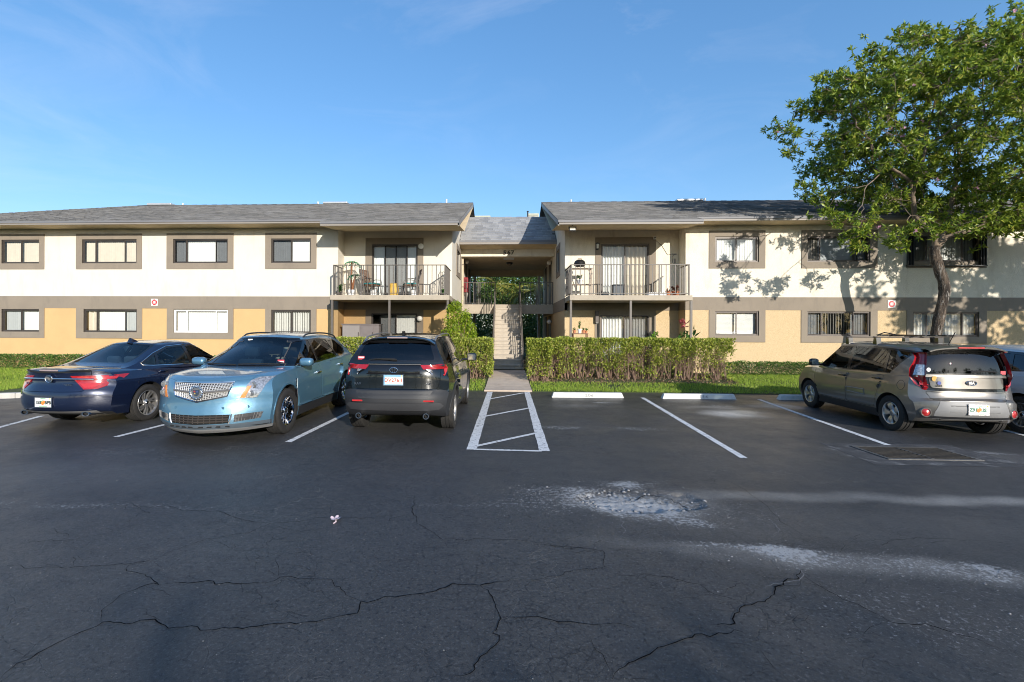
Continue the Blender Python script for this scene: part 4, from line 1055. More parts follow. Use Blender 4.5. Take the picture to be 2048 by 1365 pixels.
def crack(pix, w):
    P = [Vector((*gpos(*p), 0)) for p in pix]
    pts = []
    for a, c in zip(P, P[1:]):
        m_ = max(2, int((c - a).length / .035)); d = (c - a).normalized(); nrm = Vector((-d.y, d.x, 0))
        ph = rr.uniform(0, 50)
        for i in range(m_):
            t = i / m_; e = math.sin(math.pi * t)
            off = (.05 * mnoise.noise(Vector((ph + t * (c - a).length * 3.5, 0, 0))) + .034 * mnoise.noise(Vector((ph + t * (c - a).length * 14, 4, 0)))) * min(1, e * 3)
            pts.append(a + (c - a) * t + nrm * off)
    pts.append(P[-1])
    k = len(mb.v); N = len(pts)
    for i, p in enumerate(pts):
        d = (pts[min(i + 1, N - 1)] - pts[max(i - 1, 0)]); d = d.normalized() if d.length > 0 else Vector((1, 0, 0)); nrm = Vector((-d.y, d.x, 0))
        taper = min(1, min(i, N - 1 - i) / 6 + .15)
        ww = w * (.35 + .9 * abs(mnoise.noise(Vector((p.x * 4, p.y * 4, 9)))) + .5 * rr.random()) * taper * .38
        z = (hollow(p.x, p.y) if abs(p.x - hx_) < HR and abs(p.y - hy_) < HR * .7 else 0) + .004
        mb.v += [tuple(p + nrm * ww + Vector((0, 0, z))), tuple(p - nrm * ww + Vector((0, 0, z)))]
    for i in range(N - 1):
        mb.f.append((k + 2 * i, k + 2 * i + 1, k + 2 * i + 3, k + 2 * i + 2)); mb.m.append(0)
for pix, w in CR: crack(pix, w)
pale = mb; mb = MB()
for pix, w in (([(1400, 1090), (1450, 1096), (1500, 1094), (1550, 1102)], .006), ([(1575, 1105), (1600, 1092), (1650, 1096)], .006), ([(1590, 1128), (1608, 1150), (1598, 1163), (1560, 1168), (1530, 1180)], .006), ([(1240, 1030), (1250, 1060), (1247, 1078)], .006), ([(1330, 1040), (1360, 1062), (1400, 1058)], .006), ([(1540, 1040), (1560, 1060), (1550, 1080)], .006), ([(1960, 1130), (2010, 1140), (2000, 1150), (2040, 1158)], .012)): crack(pix, w)
tag(mb.build('pale_crack', mat('crack_powder', (.26, .26, .265), 1.0, var=.3, vscale=20), lot), kind='stuff'); mb = pale
for i in range(130):                                           # short side branches off the long ones
    pix, w = rr.choice(CR); p = rr.choice(pix); q = (p[0] + rr.uniform(-70, 70), p[1] + rr.uniform(-22, 22)); r_ = (q[0] + rr.uniform(-50, 50), q[1] + rr.uniform(-18, 18))
    if q[1] > 960 and r_[1] > 950: crack([p, q, r_], .0035)
cr_o = mb.build('crack', crack_m, lot); tag(cr_o, kind='stuff')

# ---- painted stall lines and the hatched walk zone
paint = bpy.data.materials.new('road_paint'); paint.use_nodes = True
n, l = nodes_of(paint); b = n['Principled BSDF']; b.inputs['Roughness'].default_value = .7
tcn = n.new('ShaderNodeTexCoord'); obj_co = tcn.outputs['Object']
c_ = mix_n(rng_n(noise_n(14, 7, .75), .53, .62), (.70, .70, .69), (.20, .20, .21))
c_ = mix_n(rng_n(noise_n(3, 4, .6), .5, .7, 0, .35), c_, (.40, .39, .37))
l.new(c_, b.inputs['Base Color'])
def stripe(name, a, c, w, parent=None, z=.004):
    a, c = Vector((*gpos(*a), z)), Vector((*gpos(*c), z)); d = (c - a).normalized(); nrm = Vector((-d.y, d.x, 0)) * w / 2
    mb = MB(); N = max(2, int((c - a).length / .12)); k = 0
    for i in range(N + 1):
        p = a + (c - a) * i / N; j1, j2 = 1 + rr.uniform(-.06, .06), 1 + rr.uniform(-.06, .06)
        mb.v += [tuple(p - nrm * j1), tuple(p + nrm * j2)]
        if i: mb.f.append((2 * i - 2, 2 * i, 2 * i + 1, 2 * i - 1)); mb.m.append(0)
    o = mb.build(name, paint, parent); tag(o, kind='structure' if parent is None else None)
    return o
LINE_W = .10
for (a, c) in (((-260, 925), (84, 832.5)), ((232, 874.5), (365, 841)), ((576, 885), (700, 824.5)), ((1285, 796), (1488, 917)), ((1518, 799.5), (1776, 891)), ((2010, 861), (2140, 896))):
    stripe('stall_line', a, c, LINE_W, lot)
z_hatch = empty('walk_zone_marking', (0, 0, 0)); tag(z_hatch, kind='structure')
stripe('line', (943, 900), (980, 784.5), .15, lot); stripe('line', (1089, 903), (1054, 784.5), .15, lot)
stripe('line', (948, 899.5), (1083, 903.0), .07, lot, .0045)
for a, c in (((977, 799), (1047, 786.5)), ((966, 834), (1063, 816)), ((952, 893), (1077, 866))): stripe('line', a, c, .085, lot, .0045)
bpy.data.objects.remove(z_hatch)

# ---- lawn, walk, kerb
lawn_m = mat('lawn_soil', (.045, .065, .018), .95, var=.35, vscale=3, bump=.4, dirt=(.09, .065, .035, .6), dscale=1.2)
mb = MB()
xs = [-420, -60, -30, -20, -12, -6, -.62, .78, 4, 8, 14, 22, 40, 420]; ys = [LAWN_Y0 + (16.25 - LAWN_Y0) * i / 8 for i in range(9)] + [18, 60, 420]
k0 = 0
for y in ys:
    for x in xs: mb.v.append((x, y, ground_z(y)))
for j in range(len(ys) - 1):
    for i in range(len(xs) - 1):
        q = j * len(xs) + i; mb.f.append((q, q + 1, q + len(xs) + 1, q + len(xs))); mb.m.append(0)
mb.quad((-420, LAWN_Y0, -.05), (420, LAWN_Y0, -.05), (420, LAWN_Y0, .02), (-420, LAWN_Y0, .02))
tag(mb.build('lawn', lawn_m), kind='structure')
mb = MB(); N = 10
for i in range(N):
    y0, y1 = LAWN_Y0 - .02 + (16.95 - LAWN_Y0) * i / N, LAWN_Y0 - .02 + (16.95 - LAWN_Y0) * (i + 1) / N - .006
    z0, z1 = ground_z(y0) + .02, ground_z(y1) + .02
    t0, t1 = i / N, (i + 1) / N; xl0, xl1 = -.55 + .12 * t0, -.55 + .12 * t1; xr0, xr1 = .78 - .05 * t0, .78 - .05 * t1
    mb.add([(xl0, y0, z0), (xr0, y0, z0), (xr1, y1, z1), (xl1, y1, z1), (xl0, y0, z0 - .08), (xr0, y0, z0 - .08), (xr1, y1, z1 - .08), (xl1, y1, z1 - .08)], [(0, 1, 2, 3), (4, 7, 6, 5), (0, 4, 5, 1), (1, 5, 6, 2), (2, 6, 7, 3), (3, 7, 4, 0)])
tag(mb.build('path', mat('path_concrete', (.50, .41, .33), .9, var=.1, vscale=5, bump=.3, dirt=(.33, .25, .19, .6), dscale=3)), kind='structure')
# kerb return at far left, its own pieces
kerb_m = mat('kerb_concrete', (.50, .48, .44), .85, var=.1, bump=.3, dirt=(.2, .19, .17, .6), dscale=4)
kr = tag(empty('kerb', (-13, 11.5, 0)), kind='structure')
ka = Vector((*gpos(-330, 808), 0)); kb_ = Vector((*gpos(30, 797), 0))
pts = [ka + (kb_ - ka) * i / 4 for i in range(5)] + [Vector((kb_.x + .35, kb_.y + .25, 0)), Vector((kb_.x + .55, kb_.y + .8, 0)), Vector((kb_.x + .55, LAWN_Y0 + .1, 0))]
for a, c in zip(pts, pts[1:]):
    d = (c - a); L_ = d.length; ang = math.atan2(d.y, d.x); M = Matrix.Translation(a) @ Matrix.Rotation(ang, 4, 'Z')
    mb = MB(); mb.rbox(.004, L_ - .004, 0, .16, -.05, .13, .025, M); mb.build('kerb_stone', kerb_m, kr)
mb = MB(); mb.prism([(p.x, p.y + .16) for p in pts[:5]] + [(pts[5].x - .12, pts[5].y + .1), (pts[6].x - .16, pts[6].y), (pts[7].x - .16, LAWN_Y0 + .05), (pts[0].x, LAWN_Y0 + .05)], 'z', -.05, .095)
tag(mb.build('verge', lawn_m), kind='structure')

# ---- wheel stops with stencilled numbers
stop_m = mat('white_stop_paint', (.66, .65, .62), .8, var=.08, vscale=5, bump=.4, bscale=40, dirt=(.36, .34, .31, .6), dscale=5)
def wheel_stop(pa, pb_, txt, label):
    a, c = Vector((*gpos(*pa), 0)), Vector((*gpos(*pb_), 0)); d = c - a; L_ = 1.83; ang = math.atan2(d.y, d.x)
    o = tag(empty('wheel_stop', (0, 0, 0)), label, 'wheel stop', 'concrete wheel stops along the lawn')
    M = Matrix.Identity(4)
    mb = MB(); pr = [(0, 0), (.022, .105), (.035, .125), (.125, .125), (.138, .105), (.16, 0)]
    vs = []
    for x, ins in ((0, .0), (L_, .0)):
        for (y, z) in pr: vs.append((x + (.05 * z / .125 if x == 0 else -.05 * z / .125), y, z))
    m_ = len(pr); fs = [tuple(range(m_ - 1, -1, -1))[::-1], tuple(range(2 * m_ - 1, m_ - 1, -1))] + [(i, m_ + i, m_ + (i + 1) % m_, (i + 1) % m_) for i in range(m_)]
    mb.add(vs, fs); mb.build('block', stop_m, o)
    if txt:
        M2 = Matrix.Translation((L_ * (.52 if txt == '206' else .56), .009, .055)) @ Matrix.Rotation(math.radians(78), 4, 'X') @ Matrix.Diagonal((1.5, 1, 1, 1))
        lettering('stencil', txt, .10, mat('stencil_grey', (.22, .22, .23), .9, var=.3, vscale=40), M2, o, .001)
    o.location = a; o.rotation_euler = (0, 0, ang)
    return o
wheel_stop((1104, 795.5), (1247, 796.5), '206', 'white wheel stop right of the hatched walk zone')
wheel_stop((1325.5, 798), (1473, 799.5), '116', 'white wheel stop in the next stall, its right end in tree shade')
wheel_stop((1560, 800.5), (1708, 802.5), '', 'white wheel stop half hidden behind front tyre of the grey hatchback')

# ---- storm drain grate
gc = [Vector((*gpos(*p), 0)) for p in ((1735, 897), (1862, 895), (1925, 919), (1790, 921))]
dg_o = tag(empty('drain_grate', (sum((p.x for p in gc)) / 4, sum((p.y for p in gc)) / 4, 0)), 'dark cast iron drain grate sunk in the asphalt behind the grey hatchback', 'drain grate')
iron = mat('cast_iron', (.035, .034, .033), .95, var=.3, vscale=20, spec=.05)
gx0 = min(p.x for p in gc) ; cxg, cyg = dg_o.location.x, dg_o.location.y
GW, GD = 1.15, .62
mb = MB(); mb.box(cxg - GW / 2 - .05, cxg + GW / 2 + .05, cyg - GD / 2 - .05, cyg - GD / 2, .0, .012); mb.box(cxg - GW / 2 - .05, cxg + GW / 2 + .05, cyg + GD / 2, cyg + GD / 2 + .05, .0, .012)
mb.box(cxg - GW / 2 - .05, cxg - GW / 2, cyg - GD / 2, cyg + GD / 2, .0, .012); mb.box(cxg + GW / 2, cxg + GW / 2 + .05, cyg - GD / 2, cyg + GD / 2, .0, .012); mb.box(cxg - .02, cxg + .02, cyg - GD / 2, cyg + GD / 2, .001, .013)
mb.build('frame', mat('worn_iron', (.13, .125, .12), .5, metal=.3, var=.3, vscale=20), dg_o)
mb = MB(); mb.box(cxg - GW / 2, cxg + GW / 2, cyg - GD / 2, cyg + GD / 2, .002, .004); mb.build('pit_shade', mat('pit_shade_black', (.003, .003, .003), 1.0, spec=0), dg_o)  # flat black sheet; its colour stands in for the shade below the bars
for i in range(9):
    y = cyg - GD / 2 + GD * (i + .5) / 9
    mb = MB(); mb.box(cxg - GW / 2, cxg + GW / 2, y - .011, y + .011, .0045, .016); mb.build('bar', iron, dg_o)
mb = MB(); mb.add([(cxg - 1.0, cyg - .62, .0025), (cxg + 1.0, cyg - .62, .0025), (cxg + .95, cyg + .55, .0025), (cxg - .95, cyg + .55, .0025)], [(0, 1, 2, 3)])
mb.build('concrete_apron', mat('drain_apron', (.055, .054, .055), .85, var=.4, vscale=4, bump=.5, dirt=(.30, .29, .28, .9), dscale=3.5), dg_o)
# ---- fallen blossom
lx, ly = gpos(671, 1041)
fb = tag(empty('fallen_blossom', (lx, ly, 0)), 'small pale pink fallen blossom lying alone on the dark asphalt', 'blossom')
mb = MB()
for k in range(5):
    a = k * 1.257 + .3; ca, sa = math.cos(a), math.sin(a)
    P = lambda r, t, z: (lx + r * ca - t * sa, ly + r * sa + t * ca, z)
    mb.add([P(.005, 0, .012), P(.028, -.018, .016), P(.05, -.01, .03), P(.05, .012, .024), P(.028, .018, .014)], [(0, 1, 2, 3, 4)])
mb.build('petal', mat('pink_petal', (.62, .50, .53), .7), fb)
mb = MB(); mb.tube([(lx, ly, .012), (lx + .02, ly - .04, .006), (lx + .01, ly - .075, .004)], .006, 5); mb.build('stalk', mat('pink_petal', (.62, .50, .53), .7), fb)
# ================================================================== CARS
from mathutils.bvhtree import BVHTree
def pchip(pts):
    xs = [p[0] for p in pts]; ys = [p[1] for p in pts]; n = len(xs)
    if n == 1: return lambda x: ys[0]
    h = [xs[i + 1] - xs[i] for i in range(n - 1)]; d = [(ys[i + 1] - ys[i]) / h[i] for i in range(n - 1)]
    m = [0.0] * n
    m[0], m[-1] = d[0], d[-1]
    for i in range(1, n - 1):
        if d[i - 1] * d[i] <= 0: m[i] = 0.0
        else:
            w1, w2 = 2 * h[i] + h[i - 1], h[i] + 2 * h[i - 1]; m[i] = (w1 + w2) / (w1 / d[i - 1] + w2 / d[i])
    def f(x):
        if x <= xs[0]: return ys[0]
        if x >= xs[-1]: return ys[-1]
        i = 0
        while x > xs[i + 1]: i += 1
        t = (x - xs[i]) / h[i]
        return ((1 + 2 * t) * (1 - t) ** 2 * ys[i] + t * (1 - t) ** 2 * h[i] * m[i] + t * t * (3 - 2 * t) * ys[i + 1] + t * t * (t - 1) * h[i] * m[i + 1])
    return f
def shell(us, ss, hs, fn):
    """boundary of the (u,s,h) cube mapped through fn"""
    bm = bmesh.new(); vs = {}
    nu, ns, nh = len(us) - 1, len(ss) - 1, len(hs) - 1
    def V(i, j, k):
        if (i, j, k) not in vs: vs[(i, j, k)] = bm.verts.new(fn(us[i], ss[j], hs[k]))
        return vs[(i, j, k)]
    def F(*q):
        try: bm.faces.new([V(*t) for t in q])
        except ValueError: pass
    for j in range(ns):
        for k in range(nh):
            F((nu, j, k), (nu, j + 1, k), (nu, j + 1, k + 1), (nu, j, k + 1))
            F((0, j, k), (0, j, k + 1), (0, j + 1, k + 1), (0, j + 1, k))
    for i in range(nu):
        for j in range(ns):
            F((i, j, nh), (i + 1, j, nh), (i + 1, j + 1, nh), (i, j + 1, nh))
            F((i, j, 0), (i, j + 1, 0), (i + 1, j + 1, 0), (i + 1, j, 0))
        for k in range(nh):
            F((i, ns, k), (i, ns, k + 1), (i + 1, ns, k + 1), (i + 1, ns, k))
            F((i, 0, k), (i + 1, 0, k), (i + 1, 0, k + 1), (i, 0, k + 1))
    bmesh.ops.recalc_face_normals(bm, faces=bm.faces)
    return bm
def lin(a, b, n): return [a + (b - a) * i / n for i in range(n + 1)]
def smooth_ends(n, p=0.6):
    """0..1, denser at both ends"""
    return [(.5 - .5 * math.cos(math.pi * i / n)) * p + (1 - p) * i / n for i in range(n + 1)]
S_LAT = [-1 + 2 * t for t in smooth_ends(20, .8)]

def bool_cut(bm, cutter, dark=True):
    me = bpy.data.meshes.new('t'); bm.to_mesh(me); a = bpy.data.objects.new('t', me); COL.objects.link(a)
    cme = bpy.data.meshes.new('c'); cutter.to_mesh(cme); c = bpy.data.objects.new('c', cme); COL.objects.link(c)
    md = a.modifiers.new('b', 'BOOLEAN'); md.operation = 'DIFFERENCE'; md.object = c; md.solver = 'EXACT'
    dg = bpy.context.evaluated_depsgraph_get(); dg.update()
    out = bmesh.new(); out.from_mesh(a.evaluated_get(dg).data)
    for o in (a, c): bpy.data.objects.remove(o)
    bpy.data.meshes.remove(me); bpy.data.meshes.remove(cme)
    return out

def inside(poly, p):
    x, y = p; r = False; n = len(poly); j = n - 1
    for i in range(n):
        xi, yi = poly[i]; xj, yj = poly[j]
        if (yi > y) != (yj > y) and x < (xj - xi) * (y - yi) / (yj - yi) + xi: r = not r
        j = i
    return r
AX = {'x': (1, 2), 'y': (0, 2), 'z': (0, 1)}
def round_poly(poly, r, n=4):
    """round the corners of a polygon"""
    out = []; k = len(poly)
    for i in range(k):
        p, a, c = Vector(poly[i]), Vector(poly[i - 1]), Vector(poly[(i + 1) % k])
        da, dc = (a - p), (c - p); ra = min(r, da.length * .45); rc_ = min(r, dc.length * .45)
        s, e = p + da.normalized() * ra, p + dc.normalized() * rc_
        for j in range(n + 1):
            t = j / n; out.append(tuple(s * (1 - t) ** 2 + p * 2 * t * (1 - t) + e * t * t))
    return out
def carve(bm, poly, ax, filt, gap=0.0, depth=0.03, inset=0.0, rim=True):
    """cut the outline into the skin along an axis and lift the faces inside out as a new bmesh"""
    i0, i1 = AX[ax]; n = len(poly)
    bm.normal_update()
    for i in range(n):
        a, c = poly[i], poly[(i + 1) % n]
        if math.hypot(a[0] - c[0], a[1] - c[1]) < 1e-5: continue
        lo0, hi0 = min(a[0], c[0]) - 1e-3, max(a[0], c[0]) + 1e-3; lo1, hi1 = min(a[1], c[1]) - 1e-3, max(a[1], c[1]) + 1e-3
        fs = []
        for f in bm.faces:
            if not filt(f): continue
            c0 = [v.co[i0] for v in f.verts]; c1 = [v.co[i1] for v in f.verts]
            if max(c0) < lo0 or min(c0) > hi0 or max(c1) < lo1 or min(c1) > hi1: continue
            fs.append(f)
        if not fs: continue
        g = set(fs)
        for f in fs: g.update(f.edges); g.update(f.verts)
        co = Vector((0, 0, 0)); co[i0], co[i1] = a[0], a[1]
        no = Vector((0, 0, 0)); no[i0], no[i1] = -(c[1] - a[1]), c[0] - a[0]; no.normalize()
        bmesh.ops.bisect_plane(bm, geom=list(g), plane_co=co, plane_no=no, dist=1e-6)
    bm.normal_update()
    reg = [f for f in bm.faces if filt(f) and inside(poly, (f.calc_center_median()[i0], f.calc_center_median()[i1]))]
    b2 = bmesh.new(); vm = {}
    for f in reg:
        vv = []
        for v in f.verts:
            if v not in vm: vm[v] = b2.verts.new(v.co)
            vv.append(vm[v])
        try: b2.faces.new(vv)
        except ValueError: pass
    regs = set(reg)
    rim_e = [e for e in {e for f in reg for e in f.edges} if sum(1 for f in e.link_faces if f in regs) == 1 and len(e.link_faces) > 1]
    nrm = {v: v.normal.copy() for v in vm}
    bmesh.ops.delete(bm, geom=reg, context='FACES')
    if rim:
        rim_e = [e for e in rim_e if e.is_valid]
        ns_ = {v.index: None for v in ()}
        vn = {v: v.normal.copy() for e in rim_e for v in e.verts}
        r = bmesh.ops.extrude_edge_only(bm, edges=rim_e)
        for x in r['geom']:
            if isinstance(x, bmesh.types.BMFace): x.material_index = 1
        src = {tuple(round(q, 6) for q in v.co): nn for v, nn in vn.items()}
        for v in [x for x in r['geom'] if isinstance(x, bmesh.types.BMVert)]:
            nn = src.get(tuple(round(q, 6) for q in v.co))
            if nn is not None: v.co -= nn * depth
    b2.normal_update()
    bedges = [e for e in b2.edges if len(e.link_faces) == 1]
    if gap > 0:
        mv = {}
        for e in bedges:
            f = e.link_faces[0]; d = (e.verts[1].co - e.verts[0].co)
            if d.length < 1e-9: continue
            t = f.normal.cross(d.normalized())
            if t.dot(f.calc_center_median() - e.verts[0].co) < 0: t = -t
            for v in e.verts: mv.setdefault(v, []).append(t)
        for v, ts in mv.items():
            s = sum(ts, Vector()) / len(ts)
            if s.length > .3: v.co += s.normalized() * gap
    if inset:
        b2.normal_update()
        for v in b2.verts: v.normal  # touch
        off = {v: v.normal.copy() for v in b2.verts}
        for v, nn in off.items(): v.co -= nn * inset
    b2.normal_update()
    vn2 = {tuple(round(q, 6) for q in v.co): v.normal.copy() for v in b2.verts}
    if depth > 0 and gap > 0:
        r = bmesh.ops.extrude_edge_only(b2, edges=[e for e in b2.edges if len(e.link_faces) == 1])
        for v in [x for x in r['geom'] if isinstance(x, bmesh.types.BMVert)]:
            nn = vn2.get(tuple(round(q, 6) for q in v.co))
            if nn is not None: v.co -= nn * depth
    return b2
def f_side(sg, x0=-9, x1=9): return lambda f: f.normal.y * sg > .25 and f.calc_center_median().y * sg > .3 and x0 < f.calc_center_median().x < x1
def f_rear(th=.25): return lambda f: f.normal.x < -th and f.calc_center_median().x < 0
def f_front(th=.25): return lambda f: f.normal.x > th and f.calc_center_median().x > 0
def f_top(f): return f.normal.z > .4
def mirror(poly): return [(-p[0], p[1]) for p in poly]

def put(bm, name, material, parent, ang=30, solid=0.0):
    me = bpy.data.meshes.new(name)
    if solid:
        bmesh.ops.solidify(bm, geom=list(bm.faces), thickness=solid)
    bm.to_mesh(me); bm.free()
    me.materials.append(material); smooth_mesh(me, ang)
    return link_mesh(name, me, parent)
def bvh_of(bm):
    b = bm.copy(); bmesh.ops.triangulate(b, faces=b.faces); t = BVHTree.FromBMesh(b); b.free(); return t

# paints
def car_paint(name, col, metal=.0, rough=.35, flake=.0):
    m = mat(name, col, rough, metal=metal, var=.03, vscale=2, coat=1.0)
    if flake:
        n, l = nodes_of(m); b = n['Principled BSDF']
        v = n.new('ShaderNodeTexVoronoi'); v.inputs['Scale'].default_value = 900
        t = n.new('ShaderNodeTexCoord'); l.new(t.outputs['Object'], v.inputs['Vector'])
        bp = n.new('ShaderNodeBump'); bp.inputs['Strength'].default_value = flake; bp.inputs['Distance'].default_value = .002
        l.new(v.outputs['Distance'], bp.inputs['Height']); l.new(bp.outputs['Normal'], b.inputs['Normal'])
    return m
tyre_m = mat('tyre_rubber', (.020, .019, .018), .85, var=.2, vscale=20, dirt=(.07, .06, .05, .5), dscale=9)
alloy_m = mat('silver_alloy', (.56, .55, .54), .28, metal=.85, var=.05)
chrome_m = mat('chrome', (.75, .75, .76), .08, metal=1.0, var=.02)
dark_alloy = mat('dark_alloy', (.05, .05, .05), .4, metal=.6)
plastic_m = mat('grey_plastic', (.022, .023, .026), .55, var=.08)
gplastic_m = mat('silver_grey_plastic', (.22, .22, .22), .5, var=.05)
trim_m = mat('gloss_black_trim', (.008, .008, .009), .15, var=.05, coat=.5)
under_m = mat('underbody_black', (.012, .012, .012), .9)
rubber_m = mat('door_seal_rubber', (.012, .012, .012), .7)
red_m = mat('red_lamp', (.33, .010, .014), .12, var=.15, vscale=30, coat=1.0)
red_b = mat('red_lamp_bright', (.45, .025, .025), .15, var=.12, vscale=40, coat=1.0)
clear_m = mat('clear_lamp', (.42, .42, .43), .15, metal=.6, var=.6, vscale=40, coat=1.0)
amber_m = mat('amber_lamp', (.62, .20, .03), .2, var=.1, vscale=40, coat=1.0)
brake_m = mat('brake_disc', (.25, .23, .21), .45, metal=.8)
glass_c = glass_mat('car_glass', (.80, .86, .83), 1.45, wave=0)
glass_d = glass_mat('tinted_car_glass', (.15, .17, .17), 1.5, base=.02, wave=0)
glass_w = glass_mat('windscreen_glass', (.55, .66, .66), 1.5, base=.02, wave=0)
seat_l = mat('light_seat', (.50, .46, .40), .7, var=.05)
seat_d = mat('dark_seat', (.045, .043, .042), .7)
dash_m = mat('dashboard', (.025, .025, .026), .7)
plate_w = mat('plate_white', (.78, .78, .76), .4, var=.05, vscale=30)

def wheel_parts(R, rim, w, style, col):
    """meshes of one wheel turned round the y axis, outer face to +y"""
    Q = Matrix.Rotation(math.radians(-90), 4, 'X')       # z -> +y
    t = MB()
    hw = w / 2
    prof = [(rim - .005, -hw * .9), (rim + .012, -hw), (R * .80, -hw * 1.03), (R - .035, -hw), (R - .012, -hw * .86), (R, -hw * .66)]
    g = [-.40, -.13, .13, .40]
    for c in g: prof += [(R, (c - .045) * w), (R - .009, (c - .03) * w), (R - .009, (c + .03) * w), (R, (c + .045) * w)]
    prof += [(R, hw * .66), (R - .012, hw * .86), (R - .035, hw), (R * .80, hw * 1.03), (rim + .012, hw), (rim - .005, hw * .9)]
    t.lathe(prof, 48, Q); tyre = t.mesh('tyre', tyre_m, 40)
    r = MB(); y1 = hw * .86
    r.lathe([(rim, hw * .92), (rim - .004, hw * .96), (rim - .018, hw * .90), (rim - .022, hw * .5), (rim - .035, -hw * .8)], 48, Q)
    r.lathe([(.001, y1 - .012), (.045, y1 - .012), (.068, y1 - .03), (.075, y1 - .06)], 20, Q)
    n = style['n']
    def spoke(a0, wi, wo, tw=0.0, ri=.05, ro=None, th=.018, dish=.03):
        ro = ro or rim - .012
        vs = []
        for (rad, wd, yy) in ((ri, wi, y1 - .028), ((ri + ro) / 2, (wi + wo) / 2, y1 - dish * .55), (ro, wo, y1 - .014)):
            a = a0 + tw * (rad - ri) / (ro - ri)
            ca, sa = math.cos(a), math.sin(a)
            for (s_, d_) in ((-.5, -th * 1.6), (-.38, 0), (.38, 0), (.5, -th * 1.6)):
                vs.append((rad * ca - s_ * wd * sa, yy + d_, rad * sa + s_ * wd * ca))
        fs = []
        for i in range(2):
            for j in range(3): q = i * 4 + j; fs.append((q, q + 1, q + 5, q + 4))
            fs.append((i * 4 + 3, i * 4, i * 4 + 4, i * 4 + 7))
        r.add(vs, fs)
    for k in range(n):
        a = 2 * math.pi * k / n + style.get('rot', 0)
        if style['kind'] == 'twin':
            spoke(a - style['sp'], .03, .036, style.get('tw', 0)); spoke(a + style['sp'], .03, .036, style.get('tw', 0))
        elif style['kind'] == 'wide': spoke(a, .055, style['wo'], 0, dish=.012)
        else: spoke(a, .04, style.get('wo', .05), style.get('tw', 0))
    rimme = r.mesh('rim', col, 40)
    d = MB(); d.lathe([(.05, -.01), (rim * .72, -.01), (rim * .72, .012), (.05, .012)], 32, Q); d.lathe([(rim * .74, -hw * .7), (.02, -hw * .7)], 24, Q)
    disc = d.mesh('brake_disc', brake_m if not style.get('dark') else dark_alloy, 40)
    h = MB(); h.lathe([(.001, y1 - .006), (.03, y1 - .007), (.034, y1 - .013)], 16, Q)
    hub = h.mesh('hub_cap', style.get('hub', chrome_m), 40)
    return tyre, rimme, disc, hub

